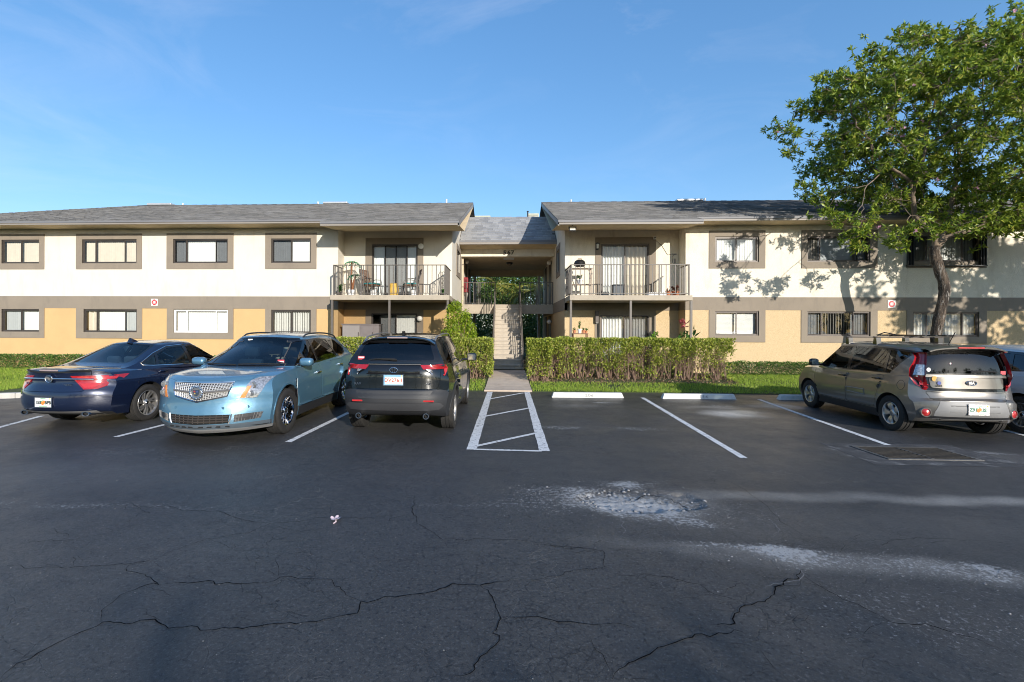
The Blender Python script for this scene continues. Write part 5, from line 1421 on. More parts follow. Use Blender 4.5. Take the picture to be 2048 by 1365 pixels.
class Car:
    def __init__(s, label, sp):
        s.sp = sp
        s.root = tag(empty('parked_car', (0, 0, 0)), label, 'car', 'cars parked nose to the lawn')
        W, sec, top, drop, bot = pchip(sp['W']), pchip(sp['sec']), pchip(sp['top']), pchip(sp['drop']), pchip(sp['bot'])
        fp, rp = pchip(sp['front']), pchip(sp['rear'])
        xr0, xf0 = sp['x']
        kf, pf, kr_, pr = sp['plan']
        vee = sp.get('vee', 0.0)
        def low(u, q, h):
            a = abs(q)
            xr = xr0 + rp(h) + kr_ * a ** pr
            xf = xf0 - fp(h) - kf * a ** pf - vee * a
            x = xr + (xf - xr) * u
            zb = bot(x); zt = top(x) - drop(x) * a ** 5 - .012 * a ** 14
            wy = W(x) * sec(h)
            cr = sp.get('crease', 0) * math.exp(-((h - sp.get('crease_h', .7)) / .06) ** 2)
            return (x, q * (wy + cr), zb + (zt - zb) * h)
        s.low_fn = low
        bm = shell(smooth_ends(46, .45), S_LAT, smooth_ends(18, .5), low)
        s.cutters = bmesh.new()
        for (ax, rr_) in sp['arches']:
            for sg in (-1, 1):
                r = bmesh.ops.create_cone(s.cutters, cap_ends=True, segments=48, radius1=rr_, radius2=rr_, depth=.75,
                                          matrix=Matrix.Translation((ax, sg * (sp['track'] + .215), sp['wheelR'] + sp.get('arch_up', .01))) @ Matrix.Rotation(math.radians(90), 4, 'X'))
        s.bm = bool_cut(bm, s.cutters); bm.free()
        # greenhouse
        belt, zr, wb, wr = pchip(sp['belt']), pchip(sp['roof']), pchip(sp['wb']), pchip(sp['wr'])
        gf, gr = pchip(sp['screen']), pchip(sp['backlight'])
        kfs, krs = sp['gplan']
        def top_fn(u, q, h):
            a = abs(q)
            xr = gr(h) + krs * a ** 2.4 * (1 - .3 * h); xf = gf(h) - kfs * a ** 2.2 * (1 - .2 * h)
            x = xr + (xf - xr) * u
            zt = zr(x) - sp['crown'] * a * a - .03 * a ** 10
            zb = belt(x)
            return (x, q * (wb(x) + (wr(x) - wb(x)) * h ** 1.25), zb + (zt - zb) * h)
        s.g = shell(smooth_ends(36, .5), S_LAT, smooth_ends(14, .3), top_fn)
        s.g.normal_update()
        s.bvl, s.bvg = bvh_of(s.bm), bvh_of(s.g)
        s.paint = sp['paint']
    # surface probes
    def probe(s, o, d):
        best = None
        for t in (s.bvl, s.bvg):
            p, nn, i, dist = t.ray_cast(Vector(o), Vector(d), 12)
            if p is not None and (best is None or dist < best[2]): best = (p, nn, dist)
        return best
    def rear(s, y, z):
        r = s.probe((-6, y, z), (1, 0, 0)); return r[0] if r else Vector((s.sp['x'][0], y, z))
    def front(s, y, z):
        r = s.probe((6, y, z), (-1, 0, 0)); return r[0] if r else Vector((s.sp['x'][1], y, z))
    def side(s, x, z, sg):
        r = s.probe((x, sg * 4, z), (0, -sg, 0)); return r[0] if r else Vector((x, sg * .9, z))
    def over(s, x, y):
        r = s.probe((x, y, 4), (0, 0, -1)); return r[0] if r else Vector((x, y, 1.5))
    # parts
    def part(s, src, poly, ax, filt, name, material, parent=None, **kw):
        b = carve(src, poly, ax, filt, **kw)
        if len(b.faces) == 0: b.free(); return None
        return put(b, name, material, parent or s.root)
    def finish_shells(s):
        # dark lining of the wheel housings, then the painted skin
        ar = [(ax, rr_) for ax, rr_ in s.sp['arches']]; zc = s.sp['wheelR'] + s.sp.get('arch_up', .01)
        s.bm.normal_update()
        me = bpy.data.meshes.new('body'); s.bm.to_mesh(me)
        me.materials.append(s.paint); me.materials.append(under_m)
        for p in me.polygons:
            c = p.center
            if p.normal.z < -.8 and c.z < s.sp['wheelR'] + .1: p.material_index = 1
            for ax, rr_ in ar:
                if math.hypot(c.x - ax, c.z - zc) < rr_ - .001 or (abs(math.hypot(c.x - ax, c.z - zc) - rr_) < .012 and abs(p.normal.y) < .35 and ((ax - c.x) * p.normal.x + (zc - c.z) * p.normal.z) > 0): p.material_index = 1
        smooth_mesh(me, 28); s.body = link_mesh('body', me, s.root)
        s.g.normal_update()
        inn = bmesh.ops.duplicate(s.g, geom=list(s.g.faces)); nf = [f for f in inn['geom'] if isinstance(f, bmesh.types.BMFace)]; nv = [v for v in inn['geom'] if isinstance(v, bmesh.types.BMVert)]
        off = {v: v.normal.copy() for v in nv}
        for v in nv: v.co -= off[v] * .012
        for f in nf: f.material_index = 1
        me = bpy.data.meshes.new('cabin_shell'); s.g.to_mesh(me); me.materials.append(s.paint); me.materials.append(mat('headlining', (.05, .05, .052), .9)); smooth_mesh(me, 32); link_mesh('cabin_shell', me, s.root)
        s.bm.free(); s.g.free()
    def cabin(s, x0, x1, hw, zf, seat_m, rows, belt_z, dash=True, steer_side=1):
        mb = MB(); z1 = belt_z - .03
        for (a, c, d, e) in ((x0, x1, -hw, -hw + .03), (x0, x1, hw - .03, hw), (x0, x0 + .03, -hw, hw), (x1 - .03, x1, -hw, hw)): mb.box(a, c, d, e, zf, z1)
        mb.box(x0, x1, -hw, hw, zf - .03, zf); mb.build('interior', dash_m, s.root)
        for (xc, ys, hh) in rows:
            for y in ys:
                mb = MB(); M = Matrix.Translation((xc, y, zf)) @ Matrix.Rotation(math.radians(-12), 4, 'Y')
                mb.rbox(-.06, .07, -.24, .24, .25, hh - .24, .05, M); mb.rbox(-.05, .05, -.14, .14, hh - .20, hh, .045, M)
                mb.tube([M @ Vector((0, -.06, hh - .26)), M @ Vector((0, -.06, hh - .1))], .008, 5); mb.tube([M @ Vector((0, .06, hh - .26)), M @ Vector((0, .06, hh - .1))], .008, 5)
                mb.rbox(.0, .52, -.25, .25, .20, .34, .05, Matrix.Translation((xc, y, zf)))
                mb.build('seat', seat_m, s.root, smooth=50)
        if dash:
            mb = MB(); mb.rbox(x1 - .42, x1 - .02, -hw + .04, hw - .04, z1 - .22, z1 + .03, .05); mb.build('dashboard', dash_m, s.root, smooth=50)
            M = Matrix.Translation((x1 - .55, .36, z1 + .0)) @ Matrix.Rotation(math.radians(62), 4, 'Y')
            mb = MB(); mb.tube([M @ Vector((.185 * math.cos(t), .185 * math.sin(t), 0)) for t in lin(0, 2 * math.pi, 24)[:-1]], .016, 6, closed=True)
            mb.tube([M @ Vector((-.18, 0, 0)), M @ Vector((.18, 0, 0))], .018, 5); mb.tube([M @ Vector((0, 0, 0)), M @ Vector((0, 0, -.3))], .03, 6); mb.build('steering_wheel', dash_m, s.root, smooth=50)
    def wheels(s, style, col=None):
        sp = s.sp; parts = wheel_parts(sp['wheelR'], sp['rim'], sp['tyre_w'], style, col or alloy_m)
        for ax in (sp['arches'][0][0], sp['arches'][1][0]):
            for sg in (1, -1):
                w = empty('wheel', (ax, sg * (sp['track'] - sp['tyre_w'] / 2), sp['wheelR']), 0 if sg > 0 else math.pi, s.root)
                for me in parts:
                    o = bpy.data.objects.new(me.name.split('.')[0], me); COL.objects.link(o); o.parent = w
    def windows(s, dlo, panes, glass, sides=(1, -1), frame=None, chrome=0.0):
        for sg in sides:
            fb = carve(s.g, dlo, 'y', f_side(sg), depth=.02)
            for i, pn in enumerate(panes):
                gl = glass[i] if isinstance(glass, (list, tuple)) else glass
                gb = carve(fb, pn, 'y', f_side(sg), depth=.012, inset=.006)
                put(gb, 'window', gl, s.root)
            fr = put(fb, 'window_frame', frame or trim_m, s.root)
            if chrome:
                mb = MB(); pts = []
                for p in dlo:
                    q = s.side(p[0], p[1], sg); pts.append((q.x, q.y + sg * .004, q.z))
                mb.tube(pts, chrome, 5, closed=True); mb.build('chrome_trim', chrome_m, fr, smooth=60)
    def screen(s, poly, poly2, name, glass, rear=False):
        fl = f_rear(.15) if rear else f_front(.15)
        fb = carve(s.g, poly, 'x', fl, depth=.02)
        gb = carve(fb, poly2, 'x', fl, depth=.01, inset=.003)
        put(gb, name, glass, s.root); put(fb, name + '_frame', trim_m, s.root)
    def mirrors(s, x, z, size=(.10, .10, .085), col=None, out=.10):
        for sg in (1, -1):
            q = s.side(x, z - .05, sg); mb = MB()
            y0, y1 = sorted((q.y + sg * (out), q.y + sg * (out + size[1] * 2)))
            mb.rbox(x - size[0] * .75, x + size[0] * .75, y0, y1, z - size[2], z + size[2], .055)
            m_ = mb.build('mirror', col or s.paint, s.root, smooth=60)
            mb = MB(); mb.rbox(x - .04, x + .05, *sorted((q.y - sg * .03, q.y + sg * (out + .05))), z - size[2] * .9, z - size[2] * .35, .015); mb.build('mirror_arm', trim_m, m_, smooth=60)
            mb = MB(); mb.quad((x - size[0] * .75 - .002, y0 + .025, z - size[2] * .7), (x - size[0] * .75 - .002, y1 - .025, z - size[2] * .7), (x - size[0] * .75 - .002, y1 - .025, z + size[2] * .7), (x - size[0] * .75 - .002, y0 + .025, z + size[2] * .7)); mb.build('mirror_glass', chrome_m, m_)
    def handles(s, pts, col, sides=(1, -1)):
        for (x, z) in pts:
            for sg in sides:
                q = s.side(x, z, sg); mb = MB()
                mb.rbox(x - .10, x + .10, *sorted((q.y + sg * .022, q.y + sg * .044)), z - .016, z + .016, .009); mb.rbox(x - .09, x - .06, *sorted((q.y - sg * .01, q.y + sg * .03)), z - .012, z + .012, .004); mb.rbox(x + .06, x + .09, *sorted((q.y - sg * .01, q.y + sg * .03)), z - .012, z + .012, .004)
                mb.build('door_handle', col, s.root, smooth=60)
    def roof_rails(s, x0, x1, y, h=.05, col=None, feet=True, r=.015):
        for sg in (1, -1):
            mb = MB(); pts = []
            for t in lin(0, 1, 14):
                x = x0 + (x1 - x0) * t; q = s.over(x, sg * y)
                e = min(1, min(t, 1 - t) * 9); pts.append((x, q.y, q.z - .005 + h * math.sin(e * math.pi / 2)))
            mb.tube(pts, r, 6); mb.build('roof_rail', col or trim_m, s.root, smooth=60)
    def plate(s, y, z, w, h, txt, txtcol, rear=True, tilt=0.0, deco='orange', base=None, size=.085):
        q = s.rear(y, z)
        for yy in (-w / 2, w / 2):
            for zz in (-h / 2, h / 2):
                q2 = s.rear(y + yy, z + zz); q.x = min(q.x, q2.x)
        M = Matrix.Translation((q.x - .008, y, z)) @ Matrix.Rotation(tilt, 4, 'Y') @ Matrix(((0, 0, -1, 0), (-1, 0, 0, 0), (0, 1, 0, 0), (0, 0, 0, 1)))
        mb = MB(); mb.rbox(-w / 2, w / 2, -h / 2, h / 2, 0, .006, .003, M); p = mb.build('licence_plate', base or plate_w, s.root)
        mb = MB(); t = .009
        mb.box(-w / 2 - .012, w / 2 + .012, h / 2, h / 2 + .012, -.004, .008, M); mb.box(-w / 2 - .012, w / 2 + .012, -h / 2 - .012, -h / 2, -.004, .008, M); mb.box(-w / 2 - .012, -w / 2, -h / 2, h / 2, -.004, .008, M); mb.box(w / 2, w / 2 + .012, -h / 2, h / 2, -.004, .008, M)
        mb.build('plate_frame', chrome_m, p)
        T = M @ Matrix.Translation((0, -.004, .0065))
        if deco == 'orange':
            a, c = txt
            lettering('lettering', a, size, txtcol, T @ Matrix.Translation((-w * .29, 0, 0)), p, .0008, 1, .0035); lettering('lettering', c, size, txtcol, T @ Matrix.Translation((w * .29, 0, 0)), p, .0008, 1, .0035)
            mb = MB(); mb.lathe([(.001, .0016), (.028, .0012), (.032, 0)], 14, T @ Matrix.Translation((-.008, -.006, 0))); mb.lathe([(.001, .0014), (.022, .001), (.025, 0)], 12, T @ Matrix.Translation((.016, .012, 0))); mb.build('orange_print', mat('orange_print', (.75, .22, .04), .5), p)
            mb = MB()
            for (dx, dy, a_) in ((-.035, .02, .6), (.04, -.012, -.5), (.0, .035, 1.4)):
                R_ = T @ Matrix.Translation((dx, dy, .0004)) @ Matrix.Rotation(a_, 4, 'Z'); mb.add([R_ @ Vector(v) for v in ((-.024, 0, 0), (0, .010, .0006), (.024, 0, 0), (0, -.010, .0006))], [(0, 3, 2, 1)])
            mb.build('leaf_print', mat('green_print', (.05, .30, .12), .5), p)
            mb = MB(); mb.box(-.05, .05, h / 2 - .018, h / 2 - .008, .0062, .0068, M); mb.box(-.075, .075, -h / 2 + .008, -h / 2 + .016, .0062, .0068, M); mb.build('slogan_print', mat('green_print', (.05, .30, .12), .5), p)
        else:
            lettering('lettering', txt, size, txtcol, T, p, .0008, 1.1, .0015)
            mb = MB(); mb.box(-w / 2 + .002, w / 2 - .002, h / 2 - .030, h / 2 - .002, .0062, .0067, M); mb.box(-w / 2 + .002, w / 2 - .002, -h / 2 + .002, -h / 2 + .016, .0062, .0067, M); mb.box(-w / 2 + .002, -w / 2 + .022, -h / 2 + .017, h / 2 - .031, .0062, .0067, M); mb.build('print_band', mat('plate_blue', (.20, .42, .62), .5), p)
        mb = MB(); mb.box(w / 2 - .035, w / 2 - .012, h / 2 - .024, h / 2 - .006, .0069, .0075, M); mb.build('sticker', mat('yellow_sticker', (.75, .55, .05), .5), p)
        return p
    def rear_frame(s, y, z, lift=.004):
        q = s.rear(y, z); return Matrix.Translation((q.x - lift, y, z)) @ Matrix(((0, 0, -1, 0), (-1, 0, 0, 0), (0, 1, 0, 0), (0, 0, 0, 1)))
    def front_frame(s, y, z, lift=.004):
        q = s.front(y, z); return Matrix.Translation((q.x + lift, y, z)) @ Matrix(((0, 0, 1, 0), (1, 0, 0, 0), (0, 1, 0, 0), (0, 0, 0, 1)))
    def wiper(s, pts, name='wiper', r=.009):
        mb = MB(); mb.tube(pts, r, 5); mb.build(name, rubber_m, s.root)
    def place(s, xy, ang, z=0.0):
        s.root.location = (xy[0], xy[1], z); s.root.rotation_euler = (0, 0, ang)

def oval_badge(car, M, rx, ry, name='emblem', inner=None):
    mb = MB(); n = 28
    mb.tube([M @ Vector((rx * math.cos(t), ry * math.sin(t), .004)) for t in lin(0, 2 * math.pi, n)[:-1]], .006, 6, closed=True)
    o = mb.build(name, chrome_m, car.root, smooth=60)
    mb = MB(); mb.add([M @ Vector((rx * math.cos(t), ry * math.sin(t), .002)) for t in lin(0, 2 * math.pi, n)[:-1]], [tuple(range(n))]); mb.build('emblem_field', inner or trim_m, o)
    return o
def corner_lamp(car, name, material, rows, sg, c, off=.012, n=12, parent=None, rimd=.03, sm=2):
    """lamp wrapped round a rear (or front) body corner: rows = [(z, y of inner edge, x of outer edge)]"""
    fr = c[0] > 0; V = []; NR_ = len(rows)
    for (z, yi, xo) in rows:
        p0 = car.front(sg * yi, z) if fr else car.rear(sg * yi, z); p1 = car.side(xo, z, sg) if abs(xo) > 1 else (car.front(sg * xo, z) if fr else car.rear(sg * xo, z))
        a0 = math.atan2(sg * p0.y - c[1], abs(p0.x - c[0])); a1 = math.atan2(sg * p1.y - c[1], abs(p1.x - c[0]))
        for i in range(n + 1):
            a = a0 + (a1 - a0) * i / n
            d = Vector(((1 if fr else -1) * math.cos(a), sg * math.sin(a), 0))
            o = Vector((c[0], sg * c[1], z)) + d * 3
            h = car.probe(o, -d)
            p = h[0] if h else o - d * 2.4
            V.append(p + d * off)
    # smooth each row so the lens bridges creases of the skin
    for r_ in range(NR_):
        row = V[r_ * (n + 1):(r_ + 1) * (n + 1)]
        for _ in range(sm): row = [row[0]] + [(row[i - 1] + row[i] * 2 + row[i + 1]) / 4 for i in range(1, n)] + [row[-1]]
        V[r_ * (n + 1):(r_ + 1) * (n + 1)] = row
    for _ in range(sm):
        W_ = list(V)
        for r_ in range(1, NR_ - 1):
            for i in range(n + 1): k = r_ * (n + 1) + i; V[k] = (W_[k - n - 1] + W_[k] * 2 + W_[k + n + 1]) / 4
    bm = bmesh.new(); vv = [bm.verts.new(v) for v in V]
    for r_ in range(NR_ - 1):
        for i in range(n):
            q = r_ * (n + 1) + i; bm.faces.new((vv[q], vv[q + 1], vv[q + n + 2], vv[q + n + 1]))
    bmesh.ops.recalc_face_normals(bm, faces=bm.faces)
    bm.normal_update()
    f0 = bm.faces[0] if hasattr(bm.faces, '__getitem__') and not bm.faces.ensure_lookup_table() else None
    out = Vector((c[0], sg * c[1], rows[0][0]))
    if f0.normal.dot(f0.calc_center_median() - out) < 0: bmesh.ops.reverse_faces(bm, faces=bm.faces); bm.normal_update()
    be = [e for e in bm.edges if len(e.link_faces) == 1]
    nn = {tuple(round(q, 6) for q in v.co): v.normal.copy() for v in bm.verts}
    r = bmesh.ops.extrude_edge_only(bm, edges=be)
    for v in [x for x in r['geom'] if isinstance(x, bmesh.types.BMVert)]: v.co -= nn[tuple(round(q, 6) for q in v.co)] * rimd
    return put(bm, name, material, parent or car.root, 40)

def ring_arc(car, ax, zc, r0, r1, sg, yo, a0, a1, name, material, th=.02):
    """flat wheel-arch lip"""
    mb = MB(); n = 26; vs = []
    for i in range(n + 1):
        a = a0 + (a1 - a0) * i / n
        for rr_ in (r0, r1):
            x, z = ax + rr_ * math.cos(a), zc + rr_ * math.sin(a)
            q = car.side(x if rr_ == r1 else ax + r1 * math.cos(a), z if rr_ == r1 else zc + r1 * math.sin(a), sg)
            vs += [(x, q.y + sg * yo, z), (x, q.y - sg * th, z)]
    fs = []
    for i in range(n):
        q = i * 4
        fs += [(q, q + 2, q + 6, q + 4), (q, q + 4, q + 5, q + 1), (q + 2, q + 3, q + 7, q + 6)]
    mb.add(vs, fs)
    return mb.build(name, material, car.root, smooth=50)

DOORS = dict(depth=.04, gap=.0065)
def fuel_flap(car, x, z, sg, r=.075):
    q = car.side(x, z, sg); mb = MB()
    pts = [(x + r * math.cos(t), car.side(x + r * math.cos(t), z + r * math.sin(t), sg).y + sg * .001, z + r * math.sin(t)) for t in lin(0, 2 * math.pi, 20)[:-1]]
    mb.tube(pts, .0035, 4, closed=True); mb.build('fuel_flap', trim_m, car.root)

# ------------------------------------------------------------------ black SUV, tail to the camera
blk = car_paint('black_pearl_paint', (.006, .009, .011), .2, .22)
sp = dict(x=(-2.27, 2.29), paint=blk,
 W=[(-2.3, .80), (-1.9, .875), (-1.345, .922), (0, .90), (1.345, .922), (2.0, .89), (2.3, .82)],
 sec=[(0, .93), (.15, .965), (.5, 1.0), (.75, .985), (1, .935)], crease=.008, crease_h=.72,
 top=[(-2.3, 1.20), (-1.7, 1.16), (-1.2, 1.11), (0, 1.06), (.95, 1.06), (1.3, 1.05), (2.0, .97), (2.3, .86)], drop=[(-2.3, .03), (.9, .02), (1.5, .06), (2.3, .08)],
 bot=[(-2.3, .42), (-1.95, .32), (-1, .22), (1, .21), (2.3, .25)],
 front=[(0, .12), (.2, .02), (.5, 0), (.8, .06), (1, .18)], rear=[(0, .14), (.07, .05), (.2, 0), (.40, .015), (.46, .075), (.8, .09), (1, .15)],
 plan=(.35, 3, .24, 4.4), arches=[(1.345, .395), (-1.345, .395)], arch_up=.015, track=.905, wheelR=.352, rim=.232, tyre_w=.225,
 belt=[(-2.2, 1.16), (-1.4, 1.09), (0, 1.03), (1.2, 1.01)], roof=[(-2.1, 1.585), (-1.6, 1.635), (-.5, 1.672), (.2, 1.655), (.6, 1.57)],
 wb=[(-2.2, .79), (-1, .855), (.5, .85), (1.2, .80)], wr=[(-2.1, .585), (-1, .635), (.4, .62)],
 screen=[(0, 1.18), (.5, .80), (1, .33)], backlight=[(0, -2.13), (.5, -2.04), (1, -1.84)], gplan=(.22, .10), crown=.045)
c = Car('black crossover seen from behind, with red and clear tail lamps and white licence plate', sp)
RAV = c
c.cabin(-1.75, 1.05, .74, .40, seat_d, [(-.55, (-.38, 0, .38), .98), (.40, (-.36, .36), 1.02)], 1.10)
top_open = [(-2.0, -.70), (.95, -.70), (.95, .70), (-2.0, .70)]
carve(c.bm, top_open, 'z', f_top, rim=False).free()
for sg in (1, -1):
    c.part(c.bm, round_poly([(1.02, .40), (1.02, 1.04), (.0, 1.02), (.0, .40)], .06), 'y', f_side(sg), 'door', blk, **DOORS)
    c.part(c.bm, round_poly([(-.015, .40), (-.015, 1.03), (-1.15, 1.05), (-1.0, .80), (-.88, .40)], .06), 'y', f_side(sg), 'door', blk, **DOORS)
    c.part(c.bm, [(-.92, .20), (-.92, .395), (.92, .395), (.92, .20)], 'y', f_side(sg), 'sill', plastic_m)
c.windows([(1.04, 1.08), (.60, 1.40), (.28, 1.55), (-.6, 1.565), (-1.4, 1.52), (-1.82, 1.36), (-1.72, 1.20), (-1.5, 1.13), (0, 1.075)],
          [[(.93, 1.10), (.55, 1.39), (.27, 1.52), (.03, 1.53), (.03, 1.10)], [(-.04, 1.10), (-.04, 1.535), (-.85, 1.525), (-1.03, 1.12)], [(-1.09, 1.14), (-.93, 1.51), (-1.38, 1.49), (-1.72, 1.34), (-1.64, 1.20), (-1.45, 1.15)]], glass_d)
c.screen(round_poly([(-.74, 1.205), (.74, 1.205), (.60, 1.545), (-.60, 1.545)], .05), round_poly([(-.64, 1.235), (.64, 1.235), (.535, 1.515), (-.535, 1.515)], .05), 'rear_window', glass_d, rear=True)
c.screen(round_poly([(-.74, 1.07), (.74, 1.07), (.58, 1.57), (-.58, 1.57)], .05), round_poly([(-.69, 1.09), (.69, 1.09), (.54, 1.545), (-.54, 1.545)], .05), 'windscreen', glass_w)
# grey bumper in the shape of the photograph, tailgate and garnish
rf = f_rear(.02)
c.part(c.bm, [(-1, .20), (1, .20), (1, .62), (.82, .745), (.74, .765), (-.74, .765), (-.82, .745), (-1, .62)], 'x', lambda f: f.calc_center_median().x < -1.72, 'bumper', plastic_m, depth=.02)
bump = [o for o in c.root.children if o.name.startswith('bumper')][0]
for (poly, nm, mm) in (([(-.55, .635), (.55, .635), (.63, .75), (-.63, .75)], 'lower_garnish', gplastic_m),):
    n = 12; V = []
    mb = MB(); vs = []
    for (y, z) in [(p[0] * t, p[1]) for p in (poly[0], poly[3]) for t in lin(1, -1, n)]:
        q = c.rear(y, z); vs.append((q.x - .012, y, z))
    mb.add(vs, [(i, i + 1, n + 2 + i, n + 1 + i) for i in range(n)]); mb.build(nm, mat('garnish_grey', (.034, .034, .035), .5, var=.06), c.root, smooth=50)
mb = MB(); vs = []; n = 14
for (w_, z) in ((.72, .44), (.80, .505), (.74, .56)):
    for t in lin(1, -1, n): q = c.rear(w_ * t, z); vs.append((q.x - .018, w_ * t, z))
mb.add(vs, [(r_ * (n + 1) + i, r_ * (n + 1) + i + 1, (r_ + 1) * (n + 1) + i + 1, (r_ + 1) * (n + 1) + i) for r_ in range(2) for i in range(n)]); mb.build('lower_bumper', mat('bumper_grey', (.045, .046, .05), .5), c.root, smooth=50)
c.part(c.bm, round_poly([(-.70, .775), (.70, .775), (.74, .95), (.74, 1.185), (-.74, 1.185), (-.74, .95)], .05), 'x', f_rear(.2), 'tailgate', blk, **DOORS)
for sg in (1, -1):
    L = corner_lamp(c, 'tail_lamp', red_m, [(1.095, .47, -1.90), (1.125, .43, -1.87), (1.165, .42, -1.92)], sg, (-1.5, .3), .016)
    corner_lamp(c, 'clear_lens', clear_m, [(1.025, .62, -2.12), (1.06, .56, -2.10), (1.095, .50, -2.10)], sg, (-1.5, .3), .014, parent=L)
    corner_lamp(c, 'bright_lens', red_b, [(.985, .80, -2.0), (1.04, .775, -1.90), (1.12, .77, -1.86)], sg, (-1.5, .3), .018, parent=L)
    q = c.rear(sg * .56, .60); mb = MB(); mb.rbox(q.x - .022, q.x, sg * .56 - .10, sg * .56 + .10, .585, .612, .006); mb.build('reflector', red_b, c.root)
    q = c.rear(sg * .52, .46); M = Matrix.Translation((q.x + .04, sg * .54, .365)) @ Matrix.Rotation(math.radians(-90), 4, 'Y')
    mb = MB(); mb.lathe([(.034, .12), (.048, .12), (.05, .09), (.05, -.2)], 18, M); e = mb.build('exhaust', chrome_m, c.root, smooth=50)
    mb = MB(); mb.lathe([(.001, .06), (.035, .06)], 14, M); mb.build('bore', under_m, e)
    for ax in (1.345, -1.345): ring_arc(c, ax, .367, .392, .455, sg, .012, math.radians(2), math.radians(178), 'arch_trim', plastic_m)
# black lamp bridge, emblem, badges, plate
mb = MB(); vs = []; n = 12
for (w_, z) in ((.46, 1.015), (.42, 1.035), (.41, 1.14), (.43, 1.16)):
    for t in lin(1, -1, n): q = c.rear(w_ * t, z); vs.append((q.x - (.014 if 1.02 < z < 1.15 else .004), w_ * t, z))
mb.add(vs, [(r_ * (n + 1) + i, r_ * (n + 1) + i + 1, (r_ + 1) * (n + 1) + i + 1, (r_ + 1) * (n + 1) + i) for r_ in range(3) for i in range(n)]); mb.build('lamp_bridge', trim_m, c.root, smooth=50)
mb = MB(); pts = []
for t in lin(1, -1, 20): q = c.rear(.43 * t, 1.172); pts.append((q.x - .010, .43 * t, 1.172))
mb.tube(pts, .006, 5); mb.build('chrome_strip', bronze_lt, c.root)
M = c.rear_frame(0, 1.085, .018); E1 = oval_badge(c, M, .062, .044, inner=trim_m)
mb = MB(); mb.tube([M @ Vector((.022 * math.cos(t), .040 * math.sin(t), .006)) for t in lin(0, 2 * math.pi, 18)[:-1]], .005, 5, closed=True); mb.tube([M @ Vector((.045 * math.cos(t), .015 + .016 * math.sin(t), .006)) for t in lin(0, 2 * math.pi, 18)[:-1]], .005, 5, closed=True); mb.build('emblem_loops', chrome_m, E1, smooth=60)
c.plate(0, .925, .315, .165, 'DV276II', mat('plate_red_ink', (.45, .06, .03), .5), deco='bands', base=mat('plate_cream', (.80, .79, .73), .4), size=.078)
lettering('badge', 'RAV4', .062, chrome_m, c.rear_frame(.58, .86, .010), c.root, .003); lettering('badge', 'XLE', .05, chrome_m, c.rear_frame(-.56, .86, .010), c.root, .003)
# spoiler with high brake lamp, wiper, antenna, sticker
mb = MB(); vs = []; n = 14
for (dx, dz) in ((.10, .004), (-.02, .012), (-.10, -.012), (-.095, -.032), (.05, -.06)):
    for t in lin(1, -1, n):
        q = c.over(-1.80, .60 * t); vs.append((-1.84 + dx + .07 * abs(t) ** 3, .615 * t, q.z + dz - .02 * abs(t) ** 4))
mb.add(vs, [(r_ * (n + 1) + i, r_ * (n + 1) + i + 1, (r_ + 1) * (n + 1) + i + 1, (r_ + 1) * (n + 1) + i) for r_ in range(4) for i in range(n)]); spl = mb.build('spoiler', blk, c.root, smooth=50)
q = c.over(-1.80, 0); mb = MB(); mb.rbox(-1.953, -1.93, -.17, .17, q.z - .032, q.z - .010, .004); mb.build('brake_light', mat('dull_lamp', (.30, .24, .24), .3), spl)
pts = []
for t in lin(0, 1, 8): y = -.03 + .46 * t; z = 1.245 + .012 * math.sin(t * 3.1); q = c.rear(y, z); pts.append((q.x - .025, y, z))
c.wiper(pts, 'wiper', [.016, .02, .018, .016, .014, .012, .010, .008, .006])
M = c.rear_frame(.57, 1.268, .008); mb = MB(); mb.box(-.055, .055, -.028, .028, 0, .002, M); s_ = mb.build('sticker', mat('sticker_red', (.55, .07, .09), .5), c.root); mb = MB(); mb.box(-.045, .045, -.004, .018, .002, .003, M); mb.build('sticker_print', plate_w, s_)
q = c.over(-1.4, 0); mb = MB(); mb.prism([(-1.50, q.z - .02), (-1.32, q.z - .01), (-1.46, q.z + .06), (-1.50, q.z + .055)], 'y', -.02, .02); mb.build('antenna', trim_m, c.root)
c.mirrors(.86, 1.12, (.10, .11, .085)); c.handles([(.12, .90), (-.95, .92)], blk); c.roof_rails(-1.75, .15, .60, .045, bronze_lt)
c.finish_shells(); c.wheels(dict(n=5, kind='twin', sp=.17, hub=dark_alloy), alloy_m)
R_, F_ = Vector(on_z(911, 855)), Vector(on_z(936, 807.5))
def place_by_side(c, R_, F_, sg, ang=None, tr=None):
    d = (F_ - R_); a = math.atan2(d.y, d.x) if ang is None else ang
    left = Vector((-math.sin(a), math.cos(a)))
    t = tr if tr is not None else c.sp['track']
    ctr = (R_ + F_) / 2 - left * sg * t
    c.place(ctr, a)
place_by_side(c, R_, F_, -1)

